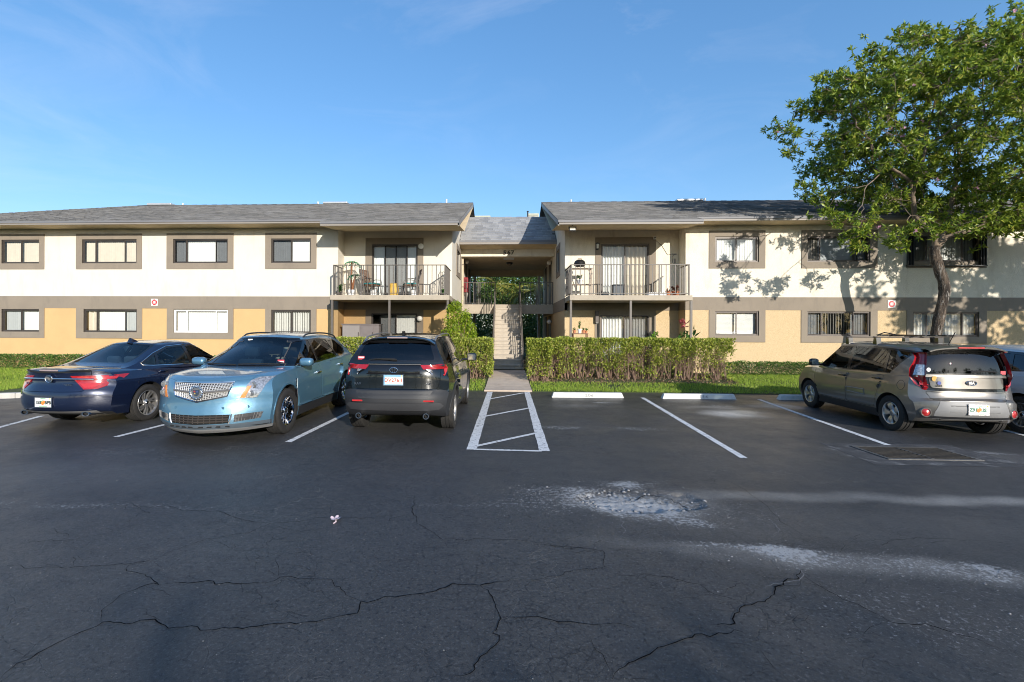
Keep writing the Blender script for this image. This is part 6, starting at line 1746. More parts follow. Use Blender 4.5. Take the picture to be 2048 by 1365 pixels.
# ------------------------------------------------------------------ light blue SUV, nose to the camera
blu = car_paint('light_blue_paint', (.105, .235, .345), .45, .34, flake=.15)
sp = dict(x=(-2.40, 2.40), paint=blu,
 W=[(-2.4, .88), (-1.8, .935), (-1.4, .952), (0, .93), (1.4, .948), (2.0, .905), (2.4, .83)],
 sec=[(0, .94), (.15, .97), (.45, 1.0), (.75, .985), (1, .935)], crease=.010, crease_h=.70,
 top=[(-2.4, 1.17), (-1.2, 1.14), (0, 1.07), (1.0, 1.085), (1.35, 1.08), (1.9, 1.03), (2.25, .965), (2.4, .915)], drop=[(-2.4, .02), (.9, .02), (1.5, .045), (2.4, .06)],
 bot=[(-2.4, .30), (-1.9, .25), (-1, .21), (1, .21), (1.9, .20), (2.4, .17)],
 front=[(0, .10), (.10, .02), (.25, 0), (.45, .02), (.55, .04), (.80, .055), (.93, .10), (1, .20)], rear=[(0, .12), (.2, 0), (.5, .03), (.8, .06), (1, .12)],
 plan=(.34, 3.0, .22, 3.5), vee=.13, arches=[(1.4035, .425), (-1.4035, .425)], arch_up=.015, track=.935, wheelR=.372, rim=.240, tyre_w=.24,
 belt=[(-2.3, 1.13), (0, 1.04), (1.2, 1.045)], roof=[(-2.3, 1.47), (-1.7, 1.595), (-.6, 1.655), (.1, 1.63), (.5, 1.54)],
 wb=[(-2.3, .77), (-1, .87), (.6, .865), (1.25, .83)], wr=[(-2.2, .52), (-1, .635), (.4, .625)],
 screen=[(0, 1.32), (.5, .88), (1, .36)], backlight=[(0, -2.34), (.5, -2.19), (1, -1.93)], gplan=(.26, .10), crown=.045)
c = Car('light blue crossover facing the camera with chrome mesh grille and amber side markers', sp)
SRX = c
c.cabin(-1.75, 1.12, .76, .40, seat_l, [(-.62, (-.40, 0, .40), .98), (.34, (-.37, .37), 1.0)], 1.10)
carve(c.bm, [(-2.05, -.72), (1.02, -.72), (1.02, .72), (-2.05, .72)], 'z', f_top, rim=False).free()
for sg in (1, -1):
    c.part(c.bm, round_poly([(.98, .40), (1.04, .78), (1.04, 1.055), (-.05, 1.04), (-.05, .40)], .06), 'y', f_side(sg), 'door', blu, **DOORS)
    c.part(c.bm, round_poly([(-.065, .40), (-.065, 1.05), (-1.28, 1.09), (-1.12, .86), (-.98, .40)], .06), 'y', f_side(sg), 'door', blu, **DOORS)
    c.part(c.bm, [(-.96, .20), (-.96, .375), (.96, .375), (.96, .20)], 'y', f_side(sg), 'sill', plastic_m)
c.windows([(1.16, 1.085), (.70, 1.37), (.33, 1.525), (-.6, 1.55), (-1.35, 1.505), (-1.86, 1.34), (-1.72, 1.20), (-1.5, 1.15), (0, 1.075)],
          [[(1.03, 1.105), (.66, 1.35), (.32, 1.495), (.0, 1.51), (.0, 1.105)], [(-.07, 1.105), (-.07, 1.515), (-.85, 1.505), (-1.06, 1.135)], [(-1.12, 1.15), (-.94, 1.49), (-1.33, 1.475), (-1.72, 1.325), (-1.64, 1.205), (-1.45, 1.16)]], glass_d, frame=trim_m)
c.screen(round_poly([(-.79, 1.085), (0, 1.075), (.79, 1.085), (.60, 1.555), (0, 1.585), (-.60, 1.555)], .04), round_poly([(-.755, 1.11), (0, 1.10), (.755, 1.11), (.575, 1.535), (0, 1.565), (-.575, 1.535)], .04), 'windscreen', glass_w)
c.screen([(-.70, 1.17), (.70, 1.17), (.55, 1.50), (-.55, 1.50)], [(-.66, 1.19), (.66, 1.19), (.52, 1.48), (-.52, 1.48)], 'rear_window', glass_d, rear=True)
# bonnet panel
c.part(c.bm, [(1.02, -.80), (1.5, -.80), (2.02, -.66), (2.19, -.40), (2.235, 0), (2.19, .40), (2.02, .66), (1.5, .80), (1.02, .80)], 'z', lambda f: f.normal.z > .55 and f.calc_center_median().z > .8, 'bonnet', blu, depth=.02, gap=.003)
ff = f_front(.05)
c.part(c.bm, [(-1, .165), (1, .165), (1, .255), (.6, .245), (-.6, .245), (-1, .255)], 'x', lambda f: f.calc_center_median().x > 1.8, 'lip', gplastic_m)
c.part(c.bm, [(-1, .256), (-.6, .246), (.6, .246), (1, .256), (1, .335), (.5, .318), (-.5, .318), (-1, .335)], 'x', lambda f: f.calc_center_median().x > 1.85, 'valance', mat('slate_plastic', (.075, .095, .115), .45))
def grid_patch(car, poly, n, m, lift, flip=False):
    """quad patch over four corners (lower-left, lower-right, upper-right, upper-left) in the y,z plane, laid on the nose or tail"""
    probe = car.front if not flip else car.rear
    V = []
    for j in lin(0, 1, m):
        for i in lin(0, 1, n):
            y = (poly[0][0] * (1 - i) + poly[1][0] * i) * (1 - j) + (poly[3][0] * (1 - i) + poly[2][0] * i) * j
            z = (poly[0][1] * (1 - i) + poly[1][1] * i) * (1 - j) + (poly[3][1] * (1 - i) + poly[2][1] * i) * j
            q = probe(y, z); V.append(Vector((q.x + (lift if not flip else -lift), y, z)))
    return V
GR_L = [(-.40, .735), (0, .655), (0, .925), (-.46, .925)]; GR_R = [(0, .655), (.40, .735), (.46, .925), (0, .925)]
gsur = [(-.40, .73), (0, .65), (.40, .73), (.465, .932), (-.465, .932)]
gb_ = c.part(c.bm, gsur, 'x', f_front(.3), 'grille', under_m, depth=.03, inset=.03)
mesh_m = mat('grille_chrome', (.66, .65, .63), .38, metal=.6, var=.06)
mb = MB()
for P_ in (GR_L, GR_R):
    for zi in range(10):                                     # horizontal wires
        V = []
        for i in lin(.02, .98, 12):
            j = (zi + .5) / 10
            y = (P_[0][0] * (1 - i) + P_[1][0] * i) * (1 - j) + (P_[3][0] * (1 - i) + P_[2][0] * i) * j; z = (P_[0][1] * (1 - i) + P_[1][1] * i) * (1 - j) + (P_[3][1] * (1 - i) + P_[2][1] * i) * j
            q = c.front(y, z); V.append((q.x - .004, y, z))
        mb.tube(V, .0066, 4)
    for xi in range(12):
        V = []
        for j in lin(.03, .97, 5):
            i = (xi + .5) / 12
            y = (P_[0][0] * (1 - i) + P_[1][0] * i) * (1 - j) + (P_[3][0] * (1 - i) + P_[2][0] * i) * j; z = (P_[0][1] * (1 - i) + P_[1][1] * i) * (1 - j) + (P_[3][1] * (1 - i) + P_[2][1] * i) * j
            q = c.front(y, z); V.append((q.x - .001, y, z))
        mb.tube(V, .0062, 4)
tag(mb.build('grille_mesh', mesh_m, gb_), kind='stuff')
mb = MB(); pts = []
for k in range(5):
    a, d = gsur[k], gsur[(k + 1) % 5]
    for t in lin(0, 1, 8)[:-1]: y, z = a[0] + (d[0] - a[0]) * t, a[1] + (d[1] - a[1]) * t; q = c.front(y, z); pts.append((q.x + .002, y, z))
mb.tube(pts, .011, 5, closed=True); mb.build('grille_surround', chrome_m, gb_, smooth=60)
mb = MB(); pts = []
for t in lin(-.43, .43, 20): q = c.front(t, .815 - .03 * (1 - abs(t) / .43)); pts.append((q.x + .006, t, .815 - .03 * (1 - abs(t) / .43)))
mb.tube(pts, .016, 5); mb.build('grille_bar', bronze_lt, gb_, smooth=60)
M = c.front_frame(0, .79, .022)
E2 = oval_badge(c, M, .082, .078, inner=mat('emblem_silver', (.45, .45, .46), .25, metal=.8))
mb = MB()
for k in range(16):
    a = 2 * math.pi * k / 16; mb.ball(M @ Vector((.094 * math.cos(a), .088 * math.sin(a), .004)), .016, 6, 4, (.5, 1, 1.3))
mb.build('emblem_wreath', chrome_m, E2, smooth=60)
def shield(s_, z): return [M @ Vector((x * s_, y * s_, z)) for x, y in ((-.05, .045), (.05, .045), (.05, .0), (.03, -.035), (0, -.052), (-.03, -.035), (-.05, .0))]
mb = MB(); mb.add(shield(1, .008), [tuple(range(7))]); mb.build('shield', chrome_m, E2)
for (q0, col_) in (((-.034, .008, -.008, .032), (.30, .05, .05)), ((.008, .008, .034, .032), (.06, .08, .2)), ((-.028, -.020, -.006, -.003), (.4, .3, .1))):
    mb = MB(); mb.box(q0[0], q0[2], q0[1], q0[3], .009, .011, M); mb.build('shield_field', mat('enamel_%d' % int(col_[2] * 100), col_, .3), E2)
# headlamps: tall, wrapped back along the wing, amber edge towards the grille
for sg in (1, -1):
    L = corner_lamp(c, 'headlamp', clear_m, [(.69, .55, 2.05), (.78, .585, 2.00), (.88, .62, 1.93), (.95, .65, 1.82), (.99, .72, 1.70)], sg, (1.35, .25), .012, sm=0)
    corner_lamp(c, 'amber_marker', amber_m, [(.70, .56, .615), (.78, .595, .645), (.87, .63, .675)], sg, (1.35, .25), .019, sm=0, n=5, parent=L)
    for (yy, zz, rr_) in ((.71, .88, .05), (.70, .76, .042)):
        q = c.front(sg * yy, zz); Mh = Matrix.Translation((q.x + .022, sg * yy, zz)) @ Matrix.Rotation(math.radians(90), 4, 'Y') @ Matrix.Rotation(math.radians(25) * sg, 4, 'X')
        mb = MB(); mb.lathe([(rr_, .0), (rr_ * .95, .018), (rr_ * .7, .022), (rr_ * .55, .008), (.001, .012)], 18, Mh); mb.build('projector', mat('projector_lens', (.20, .21, .22), .05, metal=.3, coat=1), L, smooth=50)
    # fog grille with frame
    V = [(sg * .50, .345), (sg * .80, .375), (sg * .83, .47), (sg * .51, .455)]
    if sg < 0: V = [V[1], V[0], V[3], V[2]]
    G_ = grid_patch(c, V, 6, 2, .004); mb = MB(); mb.add(G_, [(j * 7 + i, j * 7 + i + 1, (j + 1) * 7 + i + 1, (j + 1) * 7 + i) for j in range(2) for i in range(6)]); fg = mb.build('fog_grille', plastic_m, c.root)
    mb = MB(); 
    for j in lin(.1, .9, 4):
        V2 = [G_[0].lerp(G_[14], j).lerp(G_[6].lerp(G_[20], j), i) for i in lin(0, 1, 5)]; mb.tube([v + Vector((.006, 0, 0)) for v in V2], .006, 4)
    for i in lin(.08, .92, 8):
        a_, b_ = G_[0].lerp(G_[6], i), G_[14].lerp(G_[20], i); mb.tube([a_ + Vector((.012, 0, 0)), b_ + Vector((.012, 0, 0))], .005, 4)
    tag(mb.build('fog_mesh', bronze_lt, fg), kind='stuff')
    for ax in (1.4035, -1.4035): ring_arc(c, ax, .387, .423, .45, sg, .006, math.radians(0), math.radians(180), 'arch_lip', blu)
    # chrome wing vent
    q = c.side(1.09, .72, sg); mb = MB(); mb.prism([(1.075, .56), (1.135, .58), (1.125, .86), (1.085, .88)], 'y', *sorted((q.y - sg * .02, q.y + sg * .006))); v_ = mb.build('wing_vent', trim_m, c.root)
    mb = MB(); mb.tube([(1.08, q.y + sg * .008, .56), (1.11, q.y + sg * .010, .72), (1.09, q.y + sg * .008, .88)], .007, 5); mb.build('vent_chrome', chrome_m, v_)
# lower intake and slot
P_ = [(-.43, .335), (.43, .335), (.45, .455), (-.45, .455)]
ob_ = c.part(c.bm, [(-.43, .33), (0, .32), (.43, .33), (.455, .46), (-.455, .46)], 'x', f_front(.3), 'intake', under_m, depth=.03, inset=.03)
mb = MB()
for z in (.36, .395, .43):
    mb.tube([(c.front(y, z).x - .003, y, z) for y in lin(-.43, .43, 16)], .009, 5)
for y in lin(-.36, .36, 9): mb.tube([(c.front(y, z).x - .008, y, z) for z in (.335, .39, .455)], .006, 4)
mb.build('intake_bar', bronze, ob_)
mb = MB(); pts = [(c.front(y, z).x + .004, y, z) for (y, z) in ([(-.44 - .03 * t, .33 + .135 * t) for t in (0, 1)])]
for sg in (1, -1): mb.tube([(c.front(sg * y, z).x + .003, sg * y, z) for (y, z) in ((.435, .325), (.465, .395), (.475, .47))], .012, 5)
mb.build('intake_edge', chrome_m, ob_)
mb = MB()
for y in lin(-.40, .40, 7): q = c.front(y, .283); mb.box(q.x - .01, q.x + .003, y - .052, y + .052, .273, .293)
mb.build('lower_slot', under_m, c.root)
mb = MB(); q = c.front(.0, .56)
for sg in (1, -1):
    q = c.front(sg * .36, .555); mb.lathe([(.022, 0), (.022, .004), (.001, .005)], 12, Matrix.Translation((q.x, sg * .36, .555)) @ Matrix.Rotation(math.radians(90), 4, 'Y'))
    q = c.front(sg * .66, .56); mb.lathe([(.022, 0), (.022, .004), (.001, .005)], 12, Matrix.Translation((q.x, sg * .66, .56)) @ Matrix.Rotation(math.radians(90), 4, 'Y'))
mb.build('sensor', blu, c.root)
for (y0, y1, zz) in ((.62, -.05, 1.12), (-.08, -.70, 1.115)):
    pts = []
    for t in lin(0, 1, 8): y = y0 + (y1 - y0) * t; q = c.front(y, zz); pts.append((q.x + .018, y, zz + .01 * math.sin(t * 3)))
    c.wiper(pts, 'wiper', .010)
M = c.front_frame(.60, 1.16, .004); mb = MB(); mb.box(-.06, .06, -.03, .03, 0, .002, M); s_ = mb.build('sticker', mat('sticker_red', (.55, .07, .09), .5), c.root); mb = MB(); mb.box(-.05, .05, -.02, .006, .002, .003, M); mb.build('sticker_print', plate_w, s_)
M = c.front_frame(-.28, 1.525, .004); mb = MB(); mb.box(-.045, .045, -.012, .012, 0, .003, M); mb.build('toll_tag', plate_w, c.root)
mb = MB(); q = c.front(0, 1.5); mb.rbox(q.x - .16, q.x - .12, -.12, .12, 1.42, 1.49, .015); mb.build('inside_mirror', dash_m, c.root)
c.mirrors(.82, 1.145, (.10, .12, .070), out=.03); c.handles([(.10, .90), (-1.05, .97)], chrome_m); c.roof_rails(-1.70, .10, .60, .055, mat('rail_dark', (.03, .03, .032), .4), r=.016)
c.finish_shells(); c.wheels(dict(n=7, kind='twin', sp=.13, hub=dark_alloy, dark=True), chrome_m)
place_by_side(c, Vector(on_z(689, 812)), Vector(on_z(580, 864.6)), 1)

# ------------------------------------------------------------------ navy saloon, tail to the camera
nav = car_paint('navy_blue_paint', (.009, .016, .045), .35, .25)
sp = dict(x=(-2.46, 2.37), paint=nav,
 W=[(-2.46, .85), (-1.9, .90), (-1.37, .922), (0, .905), (1.37, .922), (2.0, .88), (2.37, .80)],
 sec=[(0, .93), (.15, .965), (.45, 1.0), (.75, .985), (1, .90)], crease=.010, crease_h=.80,
 top=[(-2.46, 1.00), (-2.3, 1.035), (-1.9, 1.045), (-1.2, 1.0), (0, .95), (1.0, .965), (1.3, .95), (2.0, .84), (2.37, .72)], drop=[(-2.46, .07), (-1.9, .07), (-1, .02), (1, .03), (2.37, .08)],
 bot=[(-2.46, .28), (-2, .24), (-1, .18), (1, .18), (2.37, .20)],
 front=[(0, .10), (.25, 0), (.6, .05), (1, .25)], rear=[(0, .16), (.08, .05), (.25, 0), (.52, .015), (.60, .05), (.72, .09), (.90, .08), (1, .05)],
 plan=(.4, 2.6, .34, 2.8), arches=[(1.369, .385), (-1.369, .385)], arch_up=.01, track=.905, wheelR=.340, rim=.235, tyre_w=.235,
 belt=[(-2, 1.0), (-1.2, .965), (0, .92), (1.3, .93)], roof=[(-2.0, 1.10), (-1.4, 1.33), (-.9, 1.435), (-.1, 1.483), (.4, 1.44), (.8, 1.32)],
 wb=[(-2.05, .66), (-1.3, .80), (-.5, .85), (.6, .84), (1.25, .78)], wr=[(-1.8, .50), (-.8, .56), (.3, .56)],
 screen=[(0, 1.24), (.5, .82), (1, .33)], backlight=[(0, -2.02), (.5, -1.42), (1, -.82)], gplan=(.24, .16), crown=.045)
c = Car('dark navy saloon at far left with full-width chrome strip across its boot', sp)
REG = c
c.cabin(-1.35, 1.05, .74, .32, seat_l, [(-.62, (-.37, 0, .37), .86), (.30, (-.36, .36), .94)], .98)
carve(c.bm, [(-1.72, -.66), (1.0, -.66), (1.0, .66), (-1.72, .66)], 'z', f_top, rim=False).free()
for sg in (1, -1):
    c.part(c.bm, round_poly([(1.0, .32), (1.02, .93), (-.10, .93), (-.10, .32)], .06), 'y', f_side(sg), 'door', nav, **DOORS)
    c.part(c.bm, round_poly([(-.115, .32), (-.115, .94), (-1.15, .985), (-1.05, .75), (-.88, .32)], .06), 'y', f_side(sg), 'door', nav, **DOORS)
dlo = [(1.05, .975), (.70, 1.17), (.32, 1.345), (-.15, 1.385), (-.60, 1.36), (-1.0, 1.24), (-1.36, 1.075), (-1.34, 1.035), (-1.15, 1.015), (-.6, .995), (0, .97)]
c.windows(dlo, [[(.93, .995), (.66, 1.15), (.31, 1.31), (-.09, 1.345), (-.12, .99)], [(-.20, 1.0), (-.17, 1.35), (-.58, 1.325), (-.90, 1.225), (-1.0, 1.02)], [(-1.06, 1.03), (-.97, 1.20), (-1.30, 1.065), (-1.29, 1.045)]], glass_c, frame=trim_m, chrome=.010)
c.screen(round_poly([(-.60, 1.075), (0, 1.085), (.60, 1.075), (.50, 1.405), (0, 1.435), (-.50, 1.405)], .06), round_poly([(-.565, 1.09), (0, 1.10), (.565, 1.09), (.47, 1.39), (0, 1.42), (-.47, 1.39)], .06), 'rear_window', glass_c, rear=True)
c.screen([(-.70, .99), (.70, .99), (.52, 1.39), (-.52, 1.39)], [(-.67, 1.01), (.67, 1.01), (.50, 1.37), (-.50, 1.37)], 'windscreen', glass_c)
bt = c.part(c.bm, round_poly([(-.56, .66), (.56, .66), (.60, .78), (.62, 1.04), (-.62, 1.04), (-.60, .78)], .05), 'x', f_rear(.3), 'boot_lid', nav, **DOORS)
for sg in (1, -1):
    L = corner_lamp(c, 'tail_lamp', red_m, [(.70, .56, -2.22), (.745, .50, -2.10), (.80, .46, -2.0), (.86, .40, -1.86), (.895, .36, -1.76), (.925, .34, -1.72)], sg, (-1.55, .25), .010, n=16)
    corner_lamp(c, 'bright_lens', red_b, [(.725, .56, -2.24), (.77, .52, -2.18), (.805, .48, -2.14)], sg, (-1.55, .25), .017, parent=L)
    corner_lamp(c, 'bright_lens', red_b, [(.86, .47, -2.0), (.885, .45, -1.95), (.905, .44, -1.93)], sg, (-1.55, .25), .016, parent=L)
    q = c.rear(sg * .58, .34); M = Matrix.Translation((q.x + .04, sg * .58, .285)) @ Matrix.Rotation(math.radians(-90), 4, 'Y')
    mb = MB(); mb.lathe([(.040, .06), (.055, .06), (.058, .03), (.055, -.15)], 18, M @ Matrix.Diagonal((.75, 1.3, 1, 1))); e = mb.build('exhaust', chrome_m, c.root, smooth=50)
    mb = MB(); mb.lathe([(.001, .03), (.042, .03)], 14, M @ Matrix.Diagonal((.75, 1.3, 1, 1))); mb.build('bore', under_m, e)
V = grid_patch(c, [(.74, .245), (-.74, .245), (-.70, .335), (.70, .335)], 16, 2, .012, flip=True)
mb = MB(); mb.add(V, [(j * 17 + i, j * 17 + i + 1, (j + 1) * 17 + i + 1, (j + 1) * 17 + i) for j in range(2) for i in range(16)]); mb.build('diffuser', gplastic_m, c.root, smooth=60)
mb = MB(); pts = []
for t in lin(.66, -.66, 26): q = c.rear(t, .880 - .02 * (abs(t) / .66) ** 2); pts.append((q.x - .020, t, .880 - .02 * (abs(t) / .66) ** 2))
mb.tube(pts, .016, 6); mb.build('chrome_strip', chrome_m, c.root, smooth=60)
M = c.rear_frame(0, .878, .032); E3 = oval_badge(c, M, .066, .062, inner=chrome_m)
for dx in (-.026, 0, .026):
    mb = MB(); mb.add([M @ Vector((x * .8 + dx, y * .8 - dx * .3, .009)) for x, y in ((-.016, .03), (.016, .03), (.014, -.01), (0, -.03), (-.014, -.01))], [(0, 1, 2, 3, 4)]); mb.build('shield', bronze_lt, E3)
c.plate(.03, .49, .305, .155, ('155', 'BFB'), mat('plate_ink', (.02, .03, .03), .5), size=.075)
lettering('badge', 'REGAL', .05, chrome_m, c.rear_frame(.42, .79, .006), c.root, .003, 1.2); lettering('badge', 'TURBO', .045, chrome_m, c.rear_frame(-.30, .775, .006), c.root, .003, 1.25)
V = grid_patch(c, [(.62, 1.005), (-.62, 1.005), (-.60, 1.035), (.60, 1.035)], 14, 1, .03, flip=True)
mb = MB(); V2 = [Vector((v.x + .12, v.y, v.z + .012)) for v in V[15:]]; V += V2
mb.add(V, [(j * 15 + i, j * 15 + i + 1, (j + 1) * 15 + i + 1, (j + 1) * 15 + i) for j in range(2) for i in range(14)]); spl = mb.build('spoiler', nav, c.root, smooth=60)
q = c.rear(0, 1.02); mb = MB(); mb.rbox(q.x - .034, q.x - .02, -.17, .17, 1.008, 1.030, .004); mb.build('brake_light', mat('dull_lamp', (.30, .24, .24), .3), spl)
q = c.over(-.72, 0); mb = MB()
mb.add([(-.88, 0, q.z - .03), (-.60, 0, q.z + .005), (-.74, .035, q.z - .01), (-.74, -.035, q.z - .01), (-.84, 0, q.z + .075), (-.80, 0, q.z + .078), (-.86, .03, q.z - .02), (-.86, -.03, q.z - .02)], [(1, 2, 5), (1, 5, 3), (2, 6, 4, 5), (3, 5, 4, 7), (6, 7, 4)]); mb.build('antenna', nav, c.root, smooth=50)
fuel_flap(c, -1.52, .74, -1)
c.mirrors(.83, 1.03, (.10, .10, .075)); c.handles([(.0, .87), (-.98, .90)], nav)
c.finish_shells(); c.wheels(dict(n=7, kind='twin', sp=.14, tw=.35), alloy_m)
a_ = math.radians(86.5); d_ = Vector((math.cos(a_), math.sin(a_))); rr0 = Vector(on_z(297, 841.5))
place_by_side(c, rr0, rr0 + d_ * 2.738, -1)

# ------------------------------------------------------------------ grey boxy hatchback, tail to the camera
tit = car_paint('titanium_paint', (.20, .185, .165), .55, .30, flake=.1)
sp = dict(x=(-2.00, 2.13), paint=tit,
 W=[(-2, .775), (-1.7, .855), (-1.285, .89), (0, .872), (1.285, .895), (1.8, .86), (2.13, .78)],
 sec=[(0, .93), (.15, .965), (.45, 1.0), (.75, .985), (1, .94)], crease=.008, crease_h=.62,
 top=[(-2, 1.07), (-1, 1.02), (0, .975), (.95, .985), (1.2, 1.0), (1.9, .95), (2.13, .85)], drop=[(-2, .015), (.9, .02), (1.5, .05), (2.13, .08)],
 bot=[(-2, .35), (-1.75, .27), (-1, .20), (1, .20), (2.13, .22)],
 front=[(0, .10), (.25, 0), (.6, .03), (1, .2)], rear=[(0, .10), (.08, .03), (.2, 0), (.42, .02), (.50, .09), (.56, .11), (1, .15)],
 plan=(.38, 2.8, .20, 3.6), arches=[(1.285, .36), (-1.285, .36)], arch_up=.012, track=.872, wheelR=.320, rim=.205, tyre_w=.215,
 belt=[(-2, 1.04), (-1, .99), (0, .945), (1.2, .955)], roof=[(-2.0, 1.535), (-1.5, 1.58), (-.4, 1.605), (.4, 1.585), (.8, 1.50)],
 wb=[(-1.9, .765), (-1.2, .82), (.6, .815), (1.2, .78)], wr=[(-1.8, .615), (-1, .655), (.5, .635)],
 screen=[(0, 1.30), (.5, 1.0), (1, .60)], backlight=[(0, -1.86), (.5, -1.82), (1, -1.73)], gplan=(.22, .10), crown=.04)
c = Car('grey bronze boxy hatchback under the tree, with round rear reflectors and roof bars', sp)
SOUL = c
c.cabin(-1.45, 1.12, .71, .36, seat_d, [(-.72, (-.36, .36), .92), (.26, (-.35, .35), .98)], .97)
carve(c.bm, [(-1.72, -.68), (1.05, -.68), (1.05, .68), (-1.72, .68)], 'z', f_top, rim=False).free()
for sg in (1, -1):
    c.part(c.bm, round_poly([(1.0, .36), (1.06, .75), (1.06, .965), (-.02, .955), (-.02, .36)], .06), 'y', f_side(sg), 'door', tit, **DOORS)
    c.part(c.bm, round_poly([(-.035, .36), (-.035, .955), (-1.10, .995), (-1.02, .82), (-.86, .36)], .06), 'y', f_side(sg), 'door', tit, **DOORS)
    c.part(c.bm, [(-.93, .19), (-.93, .35), (.93, .35), (.93, .19)], 'y', f_side(sg), 'sill', plastic_m)
    # bright rub strip low on the rear door
    V = [(-.62, .565), (-.06, .575), (-.06, .655), (-.60, .665)]
    mb = MB(); pts = [(x, c.side(x, z, sg).y + sg * .006, z) for x, z in V]; mb.tube(pts, .010, 5, closed=True); mb.build('door_moulding', gplastic_m, c.root)
c.windows([(1.16, 1.01), (.80, 1.31), (.55, 1.485), (-.5, 1.515), (-1.62, 1.465), (-1.40, 1.26), (-1.20, 1.04), (0, 1.0)],
          [[(1.03, 1.03), (.75, 1.295), (.53, 1.46), (.05, 1.48), (.03, 1.025)], [(-.06, 1.025), (-.06, 1.485), (-.98, 1.46), (-1.02, 1.05)], [(-1.09, 1.06), (-1.05, 1.455), (-1.52, 1.437), (-1.36, 1.26), (-1.19, 1.06)]], [glass_c, glass_c, glass_d])
c.screen(round_poly([(-.69, 1.075), (.69, 1.075), (.60, 1.50), (-.60, 1.50)], .04), round_poly([(-.64, 1.10), (.64, 1.10), (.555, 1.475), (-.555, 1.475)], .04), 'rear_window', glass_d, rear=True)
c.screen([(-.74, 1.06), (.74, 1.06), (.58, 1.51), (-.58, 1.51)], [(-.70, 1.08), (.70, 1.08), (.55, 1.485), (-.55, 1.485)], 'windscreen', glass_w)
tg = carve(c.bm, round_poly([(-.66, .80), (.66, .80), (.70, .90), (.70, 1.075), (-.70, 1.075), (-.70, .90)], .04), 'x', f_rear(.3), depth=.03)
tp = carve(tg, round_poly([(-.585, .845), (.585, .845), (.60, 1.03), (-.60, 1.03)], .05), 'x', f_rear(.3), gap=.004, depth=.03, inset=-.012)
put(tg, 'tailgate', trim_m, c.root); put(tp, 'tailgate_panel', tit, c.root)
c.part(c.bm, round_poly([(-.60, .655), (.60, .655), (.66, .79), (-.66, .79)], .03), 'x', f_rear(.2), 'tailgate_lower', tit, **DOORS)
c.part(c.bm, [(-.60, .33), (.60, .33), (.60, .45), (.52, .645), (-.52, .645), (-.60, .45)], 'x', f_rear(.2), 'bumper_insert', gplastic_m, depth=.02, gap=.004)
V = grid_patch(c, [(.70, .345), (-.70, .345), (-.70, .385), (.70, .385)], 10, 1, .008, flip=True)
mb = MB(); mb.add(V, [(i, i + 1, 12 + i, 11 + i) for i in range(10)]); mb.build('step_plate', plastic_m, c.root)
V = grid_patch(c, [(.40, .46), (-.40, .46), (-.38, .58), (.38, .58)], 10, 1, .003, flip=True)
mb = MB(); mb.add(V, [(i, i + 1, 12 + i, 11 + i) for i in range(10)]); mb.build('plate_recess', mat('recess_grey', (.13, .13, .13), .5), c.root)
for sg in (1, -1):
    L = corner_lamp(c, 'tail_lamp', red_m, [(.86, .68, -1.80), (.92, .675, -1.70), (1.03, .67, -1.63), (1.15, .655, -1.62), (1.27, .63, -1.67), (1.36, .61, -1.73), (1.43, .59, -1.79)], sg, (-1.25, .25), .026, n=12, rimd=.06)
    corner_lamp(c, 'clear_lens', clear_m, [(1.06, .66, -1.70), (1.14, .655, -1.69), (1.24, .635, -1.70)], sg, (-1.25, .25), .040, n=5, parent=L)
    corner_lamp(c, 'bright_lens', red_b, [(.895, .71, -1.80), (.96, .71, -1.74)], sg, (-1.25, .25), .036, n=6, parent=L)
    corner_lamp(c, 'lamp_bezel', trim_m, [(.83, .66, -1.77), (.92, .65, -1.66), (1.04, .64, -1.585), (1.16, .62, -1.575), (1.29, .60, -1.63), (1.38, .58, -1.70), (1.46, .56, -1.78)], sg, (-1.25, .25), .012, n=12, parent=L, rimd=.05)
    q = c.rear(sg * .70, .44); M = Matrix.Translation((q.x + .012, sg * .70, .44)) @ Matrix.Rotation(math.radians(-90), 4, 'Y') @ Matrix.Rotation(math.radians(-16) * sg, 4, 'X')
    mb = MB(); mb.lathe([(.085, -.05), (.088, .012), (.075, .03), (.064, .03), (.062, .018)], 24, M); rp_ = mb.build('reflector_pod', tit, c.root, smooth=50)
    mb = MB(); mb.lathe([(.062, .016), (.05, .026), (.001, .031)], 24, M); mb.build('reflector', red_b, rp_, smooth=50)
M = c.rear_frame(-.02, .945, .020); E4 = oval_badge(c, M, .082, .040, inner=trim_m)
lettering('badge', 'KIA', .058, chrome_m, M @ Matrix.Translation((0, 0, .006)), c.root, .002, 1.0, .004)
lettering('badge', 'AXL', .055, black_m, c.rear_frame(.47, .885, .020), c.root, .003, 1.0)
lettering('window_lettering', 'UKE', .06, mat('decal_grey', (.02, .02, .02), .6), c.rear_frame(.34, 1.13, .010), c.root, .001)
for (y, z, r_, col_, nm) in ((.53, 1.005, .045, (.55, .30, .06), 'orange_sticker'), (.47, .935, .032, (.05, .08, .28), 'blue_sticker'), (.60, 1.155, .035, (.7, .7, .7), 'white_sticker')):
    M = c.rear_frame(y, z, .018 if z < 1.05 else .006); mb = MB(); mb.lathe([(r_, 0), (r_, .002), (.001, .0025)], 18, M); mb.build(nm, mat(nm, col_, .4), c.root)
q = c.rear_frame(-.60, 1.12, .006); mb = MB(); mb.box(-.04, .04, -.03, .03, 0, .002, q); mb.build('red_sticker', mat('sticker_red', (.55, .07, .09), .5), c.root)
c.plate(-.03, .52, .305, .155, ('Z91', 'IS'), mat('plate_green_ink', (.03, .16, .10), .5), size=.075)
fuel_flap(c, -1.52, .86, 1, .08)
mb = MB(); vs = []; n = 14
